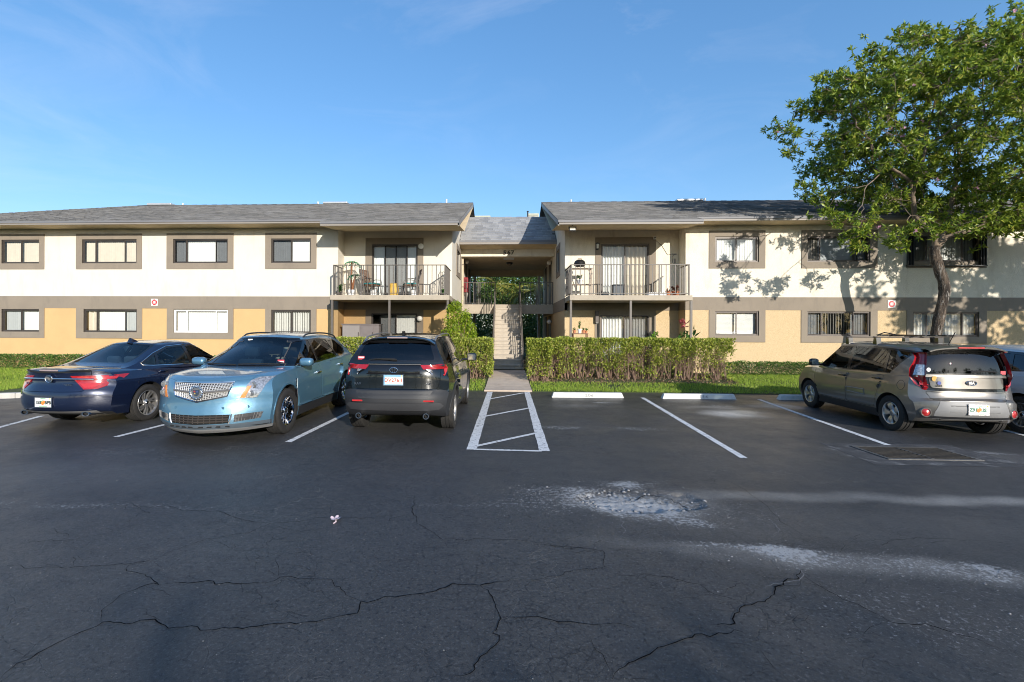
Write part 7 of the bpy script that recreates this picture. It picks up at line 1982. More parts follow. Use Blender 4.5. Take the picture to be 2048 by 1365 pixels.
for (dx, dz) in ((.12, .006), (-.05, .006), (-.14, -.018), (-.135, -.04), (.05, -.06)):
    for t in lin(1, -1, n):
        q = c.over(-1.60, .60 * t); vs.append((-1.76 + dx + .05 * abs(t) ** 3, .625 * t, q.z + dz - .012 * abs(t) ** 4 - .01))
mb.add(vs, [(r_ * (n + 1) + i, r_ * (n + 1) + i + 1, (r_ + 1) * (n + 1) + i + 1, (r_ + 1) * (n + 1) + i) for r_ in range(4) for i in range(n)]); spl = mb.build('spoiler', tit, c.root, smooth=50)
q = c.over(-1.60, 0); mb = MB(); mb.rbox(-1.912, -1.89, -.21, .21, q.z - .052, q.z - .026, .004); mb.build('brake_light', red_b, spl)
pts = []
for t in lin(0, 1, 8): y = -.02 - .46 * t; z = 1.13 + .012 * math.sin(t * 3.1); q = c.rear(y, z); pts.append((q.x - .02, y, z))
c.wiper(pts, 'wiper', [.02, .022, .02, .016, .014, .012, .010, .008, .006])
# roof bars with a flat rack and whip antenna
for xb in (.28, -.55):
    q = c.over(xb, 0); mb = MB(); z = q.z + .085
    mb.rbox(xb - .025, xb + .025, -.66, .66, z - .012, z + .012, .008)
    rb = mb.build('roof_bar', bronze, c.root, smooth=50)
    for sg in (1, -1):
        q = c.over(xb, sg * .58); mb = MB(); mb.prism([(xb - .05, q.z - .03), (xb + .06, q.z - .03), (xb + .04, z - .013), (xb - .035, z - .013)], 'y', *sorted((sg * .54, sg * .63))); mb.build('foot', trim_m, rb)
q = c.over(-.15, 0); z = q.z + .12
mb = MB()
for y in (-.50, -.30, -.10): mb.rbox(-.85, .42, y - .03, y + .03, z - .012, z + .012, .008)
for x in (-.8, -.4, 0, .35): mb.box(x - .02, x + .02, -.55, -.05, z - .0245, z - .0125)
mb.tube([(.42, -.5, z), (.50, -.3, z + .05), (.42, -.1, z)], .012, 5); mb.build('roof_rack', trim_m, c.root)
q = c.over(-1.45, 0); mb = MB(); mb.tube([(-1.45, 0, q.z - .02), (-1.60, 0, q.z + .22)], .007, 5); mb.build('antenna', trim_m, c.root)
c.mirrors(.92, 1.09, (.09, .10, .08), col=trim_m); c.handles([(.10, .88), (-.93, .92)], trim_m)
c.finish_shells(); c.wheels(dict(n=5, kind='wide', wo=.15, hub=bronze_lt, dark=True), alloy_m)
c.root.scale = (.97, .90, .965)
place_by_side(c, Vector(on_z(1790, 864.5)), Vector(on_z(1612, 812.5)), 1, tr=.872 * .90)

# ------------------------------------------------------------------ white car cut by the right edge
wht = car_paint('white_pearl_paint', (.62, .63, .65), .0, .3)
sp = dict(x=(-2.15, 2.25), paint=wht,
 W=[(-2.15, .83), (-1.8, .875), (-1.33, .90), (0, .885), (1.33, .90), (1.9, .86), (2.25, .78)],
 sec=[(0, .93), (.15, .965), (.45, 1.0), (.75, .98), (1, .92)], crease=.01, crease_h=.75,
 top=[(-2.15, 1.06), (-1.2, 1.03), (0, .97), (1.0, .98), (1.3, .96), (2.0, .84), (2.25, .74)], drop=[(-2.15, .04), (.9, .02), (1.5, .06), (2.25, .09)],
 bot=[(-2.15, .30), (-1.7, .24), (-1, .18), (1, .18), (2.25, .20)],
 front=[(0, .10), (.25, 0), (.6, .04), (1, .24)], rear=[(0, .12), (.1, .03), (.25, 0), (.5, .03), (.6, .08), (1, .14)],
 plan=(.4, 2.6, .28, 3), arches=[(1.33, .365), (-1.33, .365)], arch_up=.01, track=.885, wheelR=.322, rim=.21, tyre_w=.21,
 belt=[(-2, 1.02), (0, .94), (1.3, .945)], roof=[(-2.0, 1.40), (-1.2, 1.47), (-.2, 1.50), (.4, 1.45), (.8, 1.33)],
 wb=[(-2.0, .71), (-1.2, .82), (.6, .82), (1.25, .78)], wr=[(-1.8, .53), (-.8, .60), (.4, .58)],
 screen=[(0, 1.28), (.5, .88), (1, .38)], backlight=[(0, -2.02), (.5, -1.90), (1, -1.66)], gplan=(.24, .12), crown=.04)
c = Car('white hatchback mostly cut off by the right edge of the picture', sp)
c.cabin(-1.45, 1.1, .72, .34, seat_d, [(-.66, (-.36, .36), .92), (.28, (-.35, .35), .95)], .99)
carve(c.bm, [(-1.8, -.66), (1.0, -.66), (1.0, .66), (-1.8, .66)], 'z', f_top, rim=False).free()
for sg in (1, -1):
    c.part(c.bm, round_poly([(1.0, .34), (1.03, .95), (-.06, .95), (-.06, .34)], .06), 'y', f_side(sg), 'door', wht, **DOORS)
    c.part(c.bm, round_poly([(-.075, .34), (-.075, .96), (-1.18, 1.0), (-1.06, .78), (-.9, .34)], .06), 'y', f_side(sg), 'door', wht, **DOORS)
c.windows([(1.10, .995), (.70, 1.21), (.36, 1.375), (-.4, 1.41), (-1.2, 1.375), (-1.66, 1.25), (-1.56, 1.13), (-1.3, 1.06), (0, .985)],
          [[(.98, 1.015), (.66, 1.19), (.35, 1.345), (-.02, 1.375), (-.04, 1.01)], [(-.12, 1.02), (-.10, 1.375), (-.86, 1.35), (-1.0, 1.06)], [(-1.06, 1.08), (-.94, 1.34), (-1.22, 1.335), (-1.56, 1.24), (-1.48, 1.14)]], glass_d)
c.screen([(-.62, 1.09), (.62, 1.09), (.53, 1.37), (-.53, 1.37)], [(-.59, 1.11), (.59, 1.11), (.50, 1.35), (-.50, 1.35)], 'rear_window', glass_d, rear=True)
c.screen([(-.70, 1.0), (.70, 1.0), (.54, 1.40), (-.54, 1.40)], [(-.67, 1.02), (.67, 1.02), (.51, 1.38), (-.51, 1.38)], 'windscreen', glass_w)
for sg in (1, -1): corner_lamp(c, 'tail_lamp', red_m, [(.78, .62, -1.92), (.88, .58, -1.75), (.98, .56, -1.66), (1.03, .58, -1.66)], sg, (-1.3, .25), .012)
c.mirrors(.88, 1.06, (.10, .10, .08)); c.handles([(.05, .87), (-.98, .92)], wht)
c.finish_shells(); c.wheels(dict(n=5, kind='twin', sp=.17), alloy_m)
WHITE = c
c.place((9.85, 9.7), math.radians(84))
# ================================================================== VEGETATION
def unit(a): return a / np.maximum(np.linalg.norm(a, axis=-1, keepdims=True), 1e-9)
def leaf_cards(name, pos, dirs, length, width, material, parent=None, fold=.18, seed=1):
    """one folded four-cornered leaf per point"""
    rs = np.random.default_rng(seed); N = len(pos)
    d = unit(dirs); r = unit(rs.normal(size=(N, 3))); s = unit(np.cross(d, r)); nn = np.cross(s, d)
    L = np.asarray(length).reshape(-1, 1) * np.ones((N, 1)); W = np.asarray(width).reshape(-1, 1) * np.ones((N, 1))
    up = nn * W * fold
    v = np.empty((N, 4, 3)); v[:, 0] = pos; v[:, 1] = pos + d * L * .48 + s * W * .5 + up; v[:, 2] = pos + d * L - nn * L * .10; v[:, 3] = pos + d * L * .48 - s * W * .5 + up
    f = np.arange(N * 4).reshape(N, 4)
    return np_mesh(name, v.reshape(-1, 3), f, material, parent)
def branches(mb, p, tips, r, rs, depth=0, shrink=.6):
    """split the tips into groups and run a limb towards each, down to the twigs"""
    tips = np.asarray(tips)
    if len(tips) <= 3 or depth > 8:
        for t in tips:
            m_ = (p + t) / 2 + rs.normal(0, .06, 3) * np.linalg.norm(t - p)
            mb.tube([tuple(p), tuple(m_), tuple(t)], [max(r * .6, .006), max(r * .45, .005), .003], 4, caps=False)
        return
    k = 3 if len(tips) > 40 else 2
    c = tips[rs.choice(len(tips), k, replace=False)]
    for _ in range(5):
        lab = np.argmin(((tips[:, None] - c[None]) ** 2).sum(-1), 1)
        c = np.array([tips[lab == i].mean(0) if (lab == i).any() else c[i] for i in range(k)])
    for i in range(k):
        g = tips[lab == i]
        if len(g) == 0: continue
        e = p + (c[i] - p) * (shrink if depth < 5 else .75)
        ln_ = np.linalg.norm(e - p)
        m1 = p + (e - p) * .35 + rs.normal(0, .07, 3) * ln_; m2 = p + (e - p) * .7 + rs.normal(0, .07, 3) * ln_
        r2 = max(r * (len(g) / len(tips)) ** .42, .006)
        mb.tube([tuple(p), tuple(m1), tuple(m2), tuple(e)], [r2 * 1.12, r2 * 1.05, r2, r2 * .93], 7 if depth < 3 else 5, caps=False)
        branches(mb, e, g, r2 * .93, rs, depth + 1, shrink)

bark = bpy.data.materials.new('bark'); bark.use_nodes = True
n, l = nodes_of(bark); b = n['Principled BSDF']; b.inputs['Roughness'].default_value = .95
tcn = n.new('ShaderNodeTexCoord'); mpn = n.new('ShaderNodeMapping'); mpn.inputs['Scale'].default_value = (1, 1, .22); l.new(tcn.outputs['Object'], mpn.inputs['Vector']); obj_co = mpn.outputs['Vector']
rid = noise_n(22, 6, .75, .6)
c_ = mix_n(rng_n(rid, .35, .65), (.022, .016, .012), (.17, .125, .09)); c_ = mix_n(rng_n(noise_n(60, 3, .6), .56, .68, 0, .55), c_, (.42, .39, .34)); c_ = mix_n(rng_n(noise_n(5, 5, .7), .46, .58, 0, .85), c_, (.022, .017, .014)); c_ = mix_n(rng_n(noise_n(16, 4, .7), .58, .64, 0, .7), c_, (.36, .33, .29))
l.new(c_, b.inputs['Base Color']); bp = n.new('ShaderNodeBump'); bp.inputs['Strength'].default_value = 1.0; bp.inputs['Distance'].default_value = .05; l.new(rid, bp.inputs['Height']); l.new(bp.outputs['Normal'], b.inputs['Normal'])
twig = mat('twig_bark', (.25, .165, .12), .9, var=.3, vscale=6)
tree_leaf = leaf_mat('tree_leaf', (.065, .135, .014), (.33, .42, .045), (.52, .48, .10), .40, .42)
hedge_leaf = leaf_mat('hedge_leaf', (.13, .20, .026), (.46, .50, .075), (.50, .40, .19), .5, .3)
hedge_dark = leaf_mat('low_hedge_leaf', (.03, .085, .016), (.12, .23, .036), (.19, .28, .06), .4, .25)
lime_leaf = leaf_mat('lime_leaf', (.14, .25, .016), (.38, .48, .03), (.48, .52, .06), .5, .4)
frond_leaf = leaf_mat('frond_leaf', (.10, .14, .020), (.36, .34, .06), (.45, .38, .10), .5, .35)
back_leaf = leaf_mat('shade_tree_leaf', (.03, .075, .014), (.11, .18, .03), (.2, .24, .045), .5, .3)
grass_m = leaf_mat('grass_blade', (.14, .26, .024), (.38, .50, .06), (.48, .48, .13), .6, .35)

# ---- the big street tree
TY = 14.46
tx, _ = on_y(1876, 700, TY)
tree = tag(empty('flowering_tree', (tx, TY, ground_z(TY))), 'broad flowering tree with crooked trunk and scattered pink blossoms behind the grey hatchback', 'tree')
rs = np.random.default_rng(21)
tp = []
for px, py in ((1881, 765), (1876, 700), (1873, 675), (1876, 640), (1881, 610), (1887, 583), (1884, 560), (1876, 535), (1871, 512), (1872, 493)):
    x, z = on_y(px, py, TY); tp.append((x, TY + .05 * math.sin(z * 1.7), z))
tp.insert(0, (tp[0][0], TY, .0))
tp = [tuple(Vector(a).lerp(Vector(b_), t)) for a, b_ in zip(tp, tp[1:]) for t in (0, .33, .66)] + [tp[-1]]
mb = MB(); rad = [(.23 if p[2] < .15 else .165 if p[2] < .6 else .130) * (1 + .10 * mnoise.noise(Vector((p[2] * 2.1, 3, 0)))) for p in tp]
mb.tube(tp, rad, 18)
for i, v in enumerate(mb.v):
    q = Vector(v); k = mnoise.noise(q * 5) * .018 + mnoise.noise(Vector((q.x * 14, q.y * 14, q.z * 3))) * .012
    cx_ = tp[min(range(len(tp)), key=lambda j: abs(tp[j][2] - q.z))]; dd = Vector((q.x - cx_[0], q.y - cx_[1], 0))
    if dd.length > 1e-4: mb.v[i] = tuple(q + dd.normalized() * k)
fork = np.array(tp[-1])
CX, CZ = 12.95, 7.75
def crown_ok(p):
    w = mnoise.noise(Vector((p[0] * .55, p[1] * .55, p[2] * .55))) * .30 + mnoise.noise(Vector((p[0] * 1.3, p[1] * 1.3, p[2] * 1.3 + 9))) * .14
    d = np.array([(p[0] - CX) / (3.75 if p[0] < CX else 5.4), (p[1] - TY) / 3.1, (p[2] - CZ) / (3.0 if p[2] > CZ else 2.75)])
    return np.linalg.norm(d) + w
cl = []
while len(cl) < 420:
    p = np.array([rs.uniform(CX - 5, CX + 5.4), rs.uniform(TY - 4, TY + 4), rs.uniform(3.9, 11.8)])
    q = crown_ok(p)
    if q < .96 and (q > .42 or rs.random() < .38): cl.append((p, rs.uniform(.28, .54)))
def at(px, py, Y): x, z = on_y(px, py, Y); return np.array([x, Y, z])
for px, py, dy, r_ in ((1830, 75, 0, .3), (1835, 58, -.2, .2), (1950, 100, .3, .3), (1968, 70, .2, .28), (1982, 52, .2, .2), (2030, 18, .4, .26), (1745, 105, .1, .3), (1590, 225, .1, .32), (1580, 265, -.2, .35), (1578, 300, .2, .35), (1635, 200, .4, .35),
                       (1700, 470, -1.2, .26), (1720, 455, -1.4, .3), (1735, 440, -1.2, .32), (1715, 495, -1.3, .20), (1690, 440, -1.0, .25), (1650, 425, -.6, .25), (1640, 395, -.2, .3), (1620, 375, .1, .3), (1800, 468, -1.2, .4), (1840, 455, -1.4, .4), (1790, 490, -1.0, .26), (1920, 450, -1.2, .45), (1990, 440, -1.0, .4), (2020, 455, -.8, .35), (2035, 420, -.6, .4), (1880, 460, -1.0, .35)):
    cl.append((at(px, py, TY + dy), r_))
for i in range(44): cl.append((np.array([rs.uniform(13.6, 17.6), TY + rs.uniform(-1.0, 1.2), rs.uniform(4.7, 6.2)]), rs.uniform(.3, .5)))  # extra crown clumps, added for the shade they throw on the wall
tips = []
for p, r_ in cl:
    nt = int(rs.integers(10, 17) * (.6 + r_))
    q = rs.normal(0, .5, (nt, 3)) * r_; q[:, 2] *= .75
    tips.append(p + q)
tipsA = np.concatenate(tips)
cents = np.array([p for p, r_ in cl])
# limbs: first to the clump centres, then twigs in each clump
mbr = MB()
branches(mbr, fork - np.array([0, 0, .10]), cents, .105, rs, 0, .46)
for (p, r_), tt in zip(cl, tips):
    for t in tt[::2]:
        mbr.tube([tuple(p), tuple((p + t) / 2 + rs.normal(0, .04, 3)), tuple(t)], [.010, .007, .004], 3, caps=False)
for i in range(26):                                             # bare twigs sticking out of the top
    px, py = rs.uniform(1900, 2048), rs.uniform(35, 120); a = at(px, py + 60, TY); e = a + np.array([rs.uniform(-.3, .5), rs.uniform(-.2, .2), rs.uniform(.5, 1.2)])
    mbr.tube([tuple(a), tuple((a + e) / 2 + rs.normal(0, .06, 3)), tuple(e)], [.010, .007, .003], 3, caps=False)
mb.build('trunk', bark, tree, smooth=60)
tag(mbr.build('limbs', mat('limb_bark', (.19, .145, .105), .95, var=.35, vscale=5, bump=.5, bscale=20), tree, smooth=60), kind='stuff')
nl = 16
base = np.repeat(tipsA, nl, 0); N = len(base)
ax = unit(rs.normal(0, 1, (len(tipsA), 3)) + np.array([0, 0, .9])); axr = np.repeat(ax, nl, 0)
d = unit(unit(rs.normal(size=(N, 3))) + axr * .55 + np.array([0, 0, -.12]))
o = leaf_cards('crown', base + rs.normal(0, .025, (N, 3)), d, rs.uniform(.10, .18, N), rs.uniform(.034, .055, N), tree_leaf, tree, seed=5); tag(o, kind='stuff')
fl = tipsA[rs.choice(len(tipsA), 130, replace=False)]; nf = 6
base = np.repeat(fl + rs.normal(0, .10, fl.shape), nf, 0)
o = leaf_cards('blossoms', base, rs.normal(size=(len(base), 3)) + np.array([0, -.5, .1]), .075, .06, leaf_mat('blossom_pink', (.60, .28, .42), (.78, .50, .62), None, .6, .3), tree, seed=8); tag(o, kind='stuff')

# ---- clipped hedges: leafy shell, thin woody base
def hedge(label, x0, x1, y0, y1, zt, bare=.45, n=9000, material=None, stems=40, leaf=(.045, .026), name='hedge', cat='hedge', group=None, bumps=.05):
    rs = np.random.default_rng(int(abs(x0) * 1000) + n)
    h = tag(empty(name, ((x0 + x1) / 2, (y0 + y1) / 2, ground_z((y0 + y1) / 2))), label, cat, group)
    zb = ground_z(y0)
    P = []
    need = n
    while need > 0:
        m = need * 3
        p = np.column_stack([rs.uniform(x0, x1, m), rs.uniform(y0, y1, m), rs.uniform(zb + .02, zt, m)])
        ds = np.minimum.reduce([p[:, 0] - x0, x1 - p[:, 0], p[:, 1] - y0, y1 - p[:, 1], (zt - p[:, 2])])
        hh = (p[:, 2] - zb) / (zt - zb)
        cl_ = np.array([mnoise.noise(Vector((q[0] * 3.1, q[1] * 3.1, q[2] * 3.1))) for q in p])
        dens = np.exp(-ds / .10) * .9 + .06
        dens *= np.clip((hh - bare * .32) / bare + .14 + cl_ * .8, .02, 1) if bare > 0 else 1
        dens *= np.clip(.75 + cl_ * .9, .15, 1)
        k = rs.random(m) < dens; p = p[k][:need]; P.append(p); need -= len(p)
    P = np.concatenate(P)
    wob_ = np.array([mnoise.noise(Vector((q[0] * 1.7, q[2] * 1.7, 2))) for q in P])
    P[:, 1] += wob_ * bumps * 1.6; P[:, 2] += np.array([mnoise.noise(Vector((q[0] * 2.3, 5, 0))) for q in P]) * bumps * (P[:, 2] - zb) / (zt - zb)
    out = P - np.array([0, 0, 0]); ctr = np.column_stack([P[:, 0], np.full(len(P), (y0 + y1) / 2), np.full(len(P), zb + (zt - zb) * .55)])
    d = unit(P - ctr) * .9 + rs.normal(0, .6, P.shape) + np.array([0, 0, .25])
    tag(leaf_cards('foliage', P, d, rs.uniform(.7, 1.35, len(P)) * leaf[0], rs.uniform(.7, 1.3, len(P)) * leaf[1], material or hedge_leaf, h, seed=3), kind='stuff')
    if stems:
        mb = MB()
        for i in range(stems):
            x = rs.uniform(x0 + .05, x1 - .05); y = rs.uniform(y0 + .12, y1 - .1)
            p = np.array([x, y, zb - .05])
            for j in range(rs.integers(2, 5)):
                e = p + np.array([rs.normal(0, .16), rs.normal(-.02, .12), (zt - zb) * rs.uniform(.45, .92)]); e[0] = np.clip(e[0], x0, x1); e[1] = np.clip(e[1], y0, y1)
                m_ = (p + e) / 2 + rs.normal(0, .05, 3)
                mb.tube([tuple(p), tuple(m_), tuple(e)], [rs.uniform(.008, .017), .009, .004], 4, caps=False)
                for q in range(5):
                    s_ = m_ + (e - m_) * rs.random(); t_ = s_ + rs.normal(0, .10, 3) + np.array([0, 0, .07]); t_[1] = max(t_[1], y0 - .03)
                    mb.tube([tuple(s_), tuple(t_)], [.005, .0025], 3, caps=False)
        tag(mb.build('stems', twig, h), kind='stuff')
    return h
hedge('long yellow-green clipped hedge with bare stems below, right of the stairs', 1.34, 7.16, 14.85, 15.58, 1.44, .85, 23000, stems=150, leaf=(.062, .038))
hedge('short end block of clipped hedge beside the path, right of the stairs', .72, 1.46, 14.35, 15.4, 1.42, .50, 6500, stems=16, leaf=(.062, .038))
hedge('clipped hedge behind the black crossover, left of the stairs', -5.62, -.36, 14.75, 15.55, 1.42, .40, 19000, stems=60, leaf=(.062, .038))
hedge('low dark green hedge along the left block wall', -20.5, -6.1, 15.95, 16.5, .72, .08, 22000, hedge_dark, 0, (.045, .030))
hedge('low dark green hedge at the base of the right block wall', 7.3, 19.0, 15.85, 16.45, .66, .08, 19000, hedge_dark, 0, (.045, .030))

# ---- lime bush beside the landing
bx = tag(empty('lime_bush', (-1.5, 15.45, .2)), 'tall feathery lime green bush between the left patio and the stairs', 'bush')
rs = np.random.default_rng(31); P = []
for (px, py, r_) in ((912, 612, .20), (905, 640, .30), (925, 632, .26), (915, 660, .36), (898, 668, .28), (935, 655, .28), (920, 690, .40), (940, 685, .30), (900, 700, .34), (925, 720, .40), (930, 640, .2), (903, 618, .16), (941, 668, .24)):
    c0 = at(px, py, 15.55); m = int(1500 * r_); v = unit(rs.normal(size=(m, 3))) * (rs.random((m, 1)) ** .45) * r_; P.append(c0 + v)
P = np.concatenate(P); d = rs.normal(0, .6, P.shape) + np.array([0, -.15, -.55]) + (P - np.array([-1.5, 15.6, 1.6])) * .35
tag(leaf_cards('foliage', P, d, rs.uniform(.07, .13, len(P)), rs.uniform(.022, .036, len(P)), lime_leaf, bx, seed=4), kind='stuff')
mb = MB()
for i in range(9): e = P[rs.integers(len(P))]; b0 = np.array([-1.5 + rs.normal(0, .08), 15.6 + rs.normal(0, .06), .15]); mb.tube([tuple(b0), tuple((b0 + e) / 2 + rs.normal(0, .08, 3)), tuple(e)], [.018, .012, .004], 5, caps=False)
mb.build('stems', twig, bx)

# ---- mown grass
def grass(x0, x1, y0, y1, n, name, hgt=(.035, .075), seed=2, zoff=0.0, excl=None):
    rs = np.random.default_rng(seed)
    p = np.column_stack([rs.uniform(x0, x1, n), rs.uniform(y0, y1, n)])
    if excl is not None: p = p[~excl(p)]
    n = len(p); cl_ = np.array([mnoise.noise(Vector((q[0] * 1.1, q[1] * 1.1, 0))) for q in p]); p = p[rs.random(n) < np.clip(.85 + cl_ * .9, .25, 1)]; n = len(p)
    z = np.array([ground_z(y) for y in p[:, 1]]) + zoff
    a = rs.uniform(0, 2 * math.pi, n); hh = rs.uniform(*hgt, n); w = rs.uniform(.005, .010, n); le = rs.normal(0, .02, (n, 2))
    v = np.empty((n, 3, 3)); dx, dy = np.cos(a) * w, np.sin(a) * w
    v[:, 0] = np.column_stack([p[:, 0] - dx, p[:, 1] - dy, z]); v[:, 1] = np.column_stack([p[:, 0] + dx, p[:, 1] + dy, z]); v[:, 2] = np.column_stack([p[:, 0] + le[:, 0], p[:, 1] + le[:, 1], z + hh])
    tag(np_mesh(name, v.reshape(-1, 3), np.arange(n * 3).reshape(n, 3), grass_m), kind='stuff')
grass(-19, 15.5, LAWN_Y0 + .01, 16.1, 150000, 'grass', excl=lambda p: ((p[:, 0] > -.57) & (p[:, 0] < .80)) | ((p[:, 0] > .5) & (p[:, 0] < 7.1) & (p[:, 1] > 14.45)) | ((p[:, 0] > -5.6) & (p[:, 0] < -.4) & (p[:, 1] > 14.7)))
grass(-19, -12.9, 11.2, 13.05, 14000, 'grass', seed=9, zoff=.075)
# mulch and fallen leaves under the hedges
rs = np.random.default_rng(77)
m = 5200; p = np.column_stack([np.where(rs.random(m) < .6, rs.uniform(.85, 7.2, m), rs.uniform(-5.4, -.6, m)), rs.uniform(14.3, 15.7, m)])
P = np.column_stack([p, [ground_z(y) + .012 for y in p[:, 1]]]); d = rs.normal(0, 1, P.shape) * np.array([1, 1, .25])
tag(leaf_cards('leaf_litter', P, d, rs.uniform(.03, .07, m), rs.uniform(.02, .04, m), leaf_mat('dead_leaf', (.10, .06, .035), (.26, .17, .10), (.38, .28, .18), .8, .1), None, seed=6), kind='stuff')

# ---- greenery seen through the breezeway
def round_shrub(label, c, r, n, material, leaf=(.14, .07), name='shrub', trunk=0.0, cat='shrub', group=None, sc=(1, 1, 1), seed=1):
    rs = np.random.default_rng(seed + n)
    o = tag(empty(name, (c[0], c[1], 0.0)), label, cat, group)
    K = 26; cs = unit(rs.normal(size=(K, 3))) * rs.uniform(.35, .85, (K, 1)); P = []
    for q in cs:
        m = n // K; v = unit(rs.normal(size=(m, 3))) * (rs.random((m, 1)) ** .4) * rs.uniform(.22, .42); P.append(q + v)
    P = np.concatenate(P) * r * np.array(sc) + np.array(c); P[:, 2] = np.maximum(P[:, 2], .1)
    d = (P - np.array(c)) / r + rs.normal(0, .6, P.shape)
    tag(leaf_cards('crown', P, d, rs.uniform(.7, 1.3, len(P)) * leaf[0], rs.uniform(.7, 1.3, len(P)) * leaf[1], material, o, seed=seed), kind='stuff')
    mb = MB(); b0 = np.array([c[0], c[1], 0.0]); hub_ = np.array([c[0], c[1], max(c[2] - r * .5, .3)])
    mb.tube([tuple(b0), tuple(hub_)], [.05 + trunk, .04 + trunk * .8], 8)
    branches(mb, hub_, P[rs.choice(len(P), 30, replace=False)], .04 + trunk * .7, rs)
    mb.build('trunk', twig if trunk < .05 else bark, o)
    return o
G2 = 'trees and shrubs behind the breezeway'
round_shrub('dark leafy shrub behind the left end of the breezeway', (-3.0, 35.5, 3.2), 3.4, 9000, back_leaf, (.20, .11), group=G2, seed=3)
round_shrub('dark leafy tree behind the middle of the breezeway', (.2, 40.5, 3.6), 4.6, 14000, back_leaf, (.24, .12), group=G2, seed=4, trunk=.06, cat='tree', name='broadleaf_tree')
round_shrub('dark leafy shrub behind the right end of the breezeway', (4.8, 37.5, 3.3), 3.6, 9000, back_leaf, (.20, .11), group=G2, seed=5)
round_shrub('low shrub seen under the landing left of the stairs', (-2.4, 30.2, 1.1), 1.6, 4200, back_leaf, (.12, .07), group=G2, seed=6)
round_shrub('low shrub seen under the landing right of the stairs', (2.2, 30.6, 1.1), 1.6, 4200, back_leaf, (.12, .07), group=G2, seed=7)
def palm(label, base, h, nfr, flen, name='palm_tree', material=None, seed=1, lean=(0, 0), group=None, tr=.10):
    rs = np.random.default_rng(seed); o = tag(empty(name, base), label, 'palm', group)
    mb = MB(); tp_ = [(base[0] + lean[0] * t * t, base[1] + lean[1] * t * t, base[2] + h * t) for t in lin(0, 1, 10)]
    mb.tube(tp_, [tr * (1.25 - .35 * t + .05 * (i % 2)) for i, t in enumerate(lin(0, 1, 10))], 10); mb.build('trunk', mat('palm_bark', (.24, .19, .14), .95, var=.3, vscale=9, bump=.8, bscale=30), o)
    top_ = np.array(tp_[-1])
    mr = MB()
    for k in range(nfr):
        a = 2 * math.pi * k / nfr * 2.4 + rs.uniform(-.2, .2); el = rs.uniform(.15, 1.25); L = flen * rs.uniform(.8, 1.1)
        P, rp_, dd = [], [], []
        pos = top_.copy(); e = el
        for i in range(16):
            dv = np.array([math.cos(a) * math.cos(e), math.sin(a) * math.cos(e), math.sin(e)]); pos = pos + dv * L / 16; e -= .105 + .02 * rs.random(); rp_.append(tuple(pos))
            side_ = unit(np.cross(dv, [0, 0, 1])); t = (i + 1) / 16
            ll = flen * .26 * math.sin(math.pi * min(1, .12 + t * .86)) + .05
            for s_ in (-1, 1):
                for j in range(2): P.append(pos + dv * rs.uniform(0, L / 16)); dd.append(side_ * s_ * .8 + dv * .75 + np.array([0, 0, -.30]) + rs.normal(0, .08, 3) ); 
        P = np.array(P); lens = np.array([flen * .26 * math.sin(math.pi * min(1, .12 + (i // 4 + 1) / 16 * .86)) + .05 for i in range(len(P))])
        f_ = leaf_cards('frond', P, np.array(dd), lens, lens * .10 + .012, material or frond_leaf, o, seed=seed * 50 + k)
        mr = MB(); mr.tube([tuple(top_)] + rp_, [tr * .22 * (1 - .85 * i / 16) + .004 for i in range(17)], 4, caps=False); mr.build('rib', mat('frond_rib', (.36, .33, .10), .6), f_)
    return o
palm('yellow-green palm with arching fronds behind the right half of the landing', (2.3, 33.2, 0), 4.2, 22, 2.9, seed=4, group='palms behind the breezeway')
palm('green palm with hanging fronds behind the middle of the landing', (-.6, 37.5, 0), 5.0, 15, 2.7, seed=9, group='palms behind the breezeway')

# ---- tall trees across the lot behind the photographer: they keep most of the asphalt in shade
rs = np.random.default_rng(5)
belt_P = []
mbt = MB()
for i, x in enumerate(np.arange(-16, 50, 4.6)):
    y = -17.5 + rs.uniform(-1.5, 1.5); hgt = rs.uniform(6.8, 8.1); w_ = rs.uniform(2.3, 3.0)
    mbt.tube([(x, y, 0), (x + rs.normal(0, .2), y, hgt * .3), (x + rs.normal(0, .3), y, hgt * .7)], [.22, .18, .08], 8)
    K = 34
    for k in range(K):
        q = unit(rs.normal(size=3)) * rs.uniform(.3, 1.0); c0 = np.array([x, y, hgt * .52]) + q * np.array([w_, w_ * .8, hgt * .48 - .2]); r_ = rs.uniform(.5, 1.0)
        m = 46; belt_P.append(c0 + unit(rs.normal(size=(m, 3))) * (rs.random((m, 1)) ** .5) * r_)
for k in range(84):                                            # trees out of frame to the right, their shade lies on the wall there
    q = unit(rs.normal(size=3)) * rs.uniform(.2, 1.0); c0 = np.array([19.0 if k % 2 else 22.2, 8.2, 6.1]) + q * np.array([3.0, 2.2, 2.3]); m = 66; belt_P.append(c0 + unit(rs.normal(size=(m, 3))) * (rs.random((m, 1)) ** .5) * rs.uniform(.3, .55))
for x in (19.0, 22.2): mbt.tube([(x, 8.2, 0), (x + .1, 8.2, 3), (x, 8.3, 6)], [.18, .14, .07], 8)
P = np.concatenate(belt_P); P[:, 2] = np.maximum(P[:, 2], .1)
tb = leaf_cards('tree_belt', P, rs.normal(size=P.shape), rs.uniform(.22, .38, len(P)), rs.uniform(.13, .22, len(P)), back_leaf, None, seed=12); tag(tb, kind='stuff')
mbt.build('trunks', bark, tb)
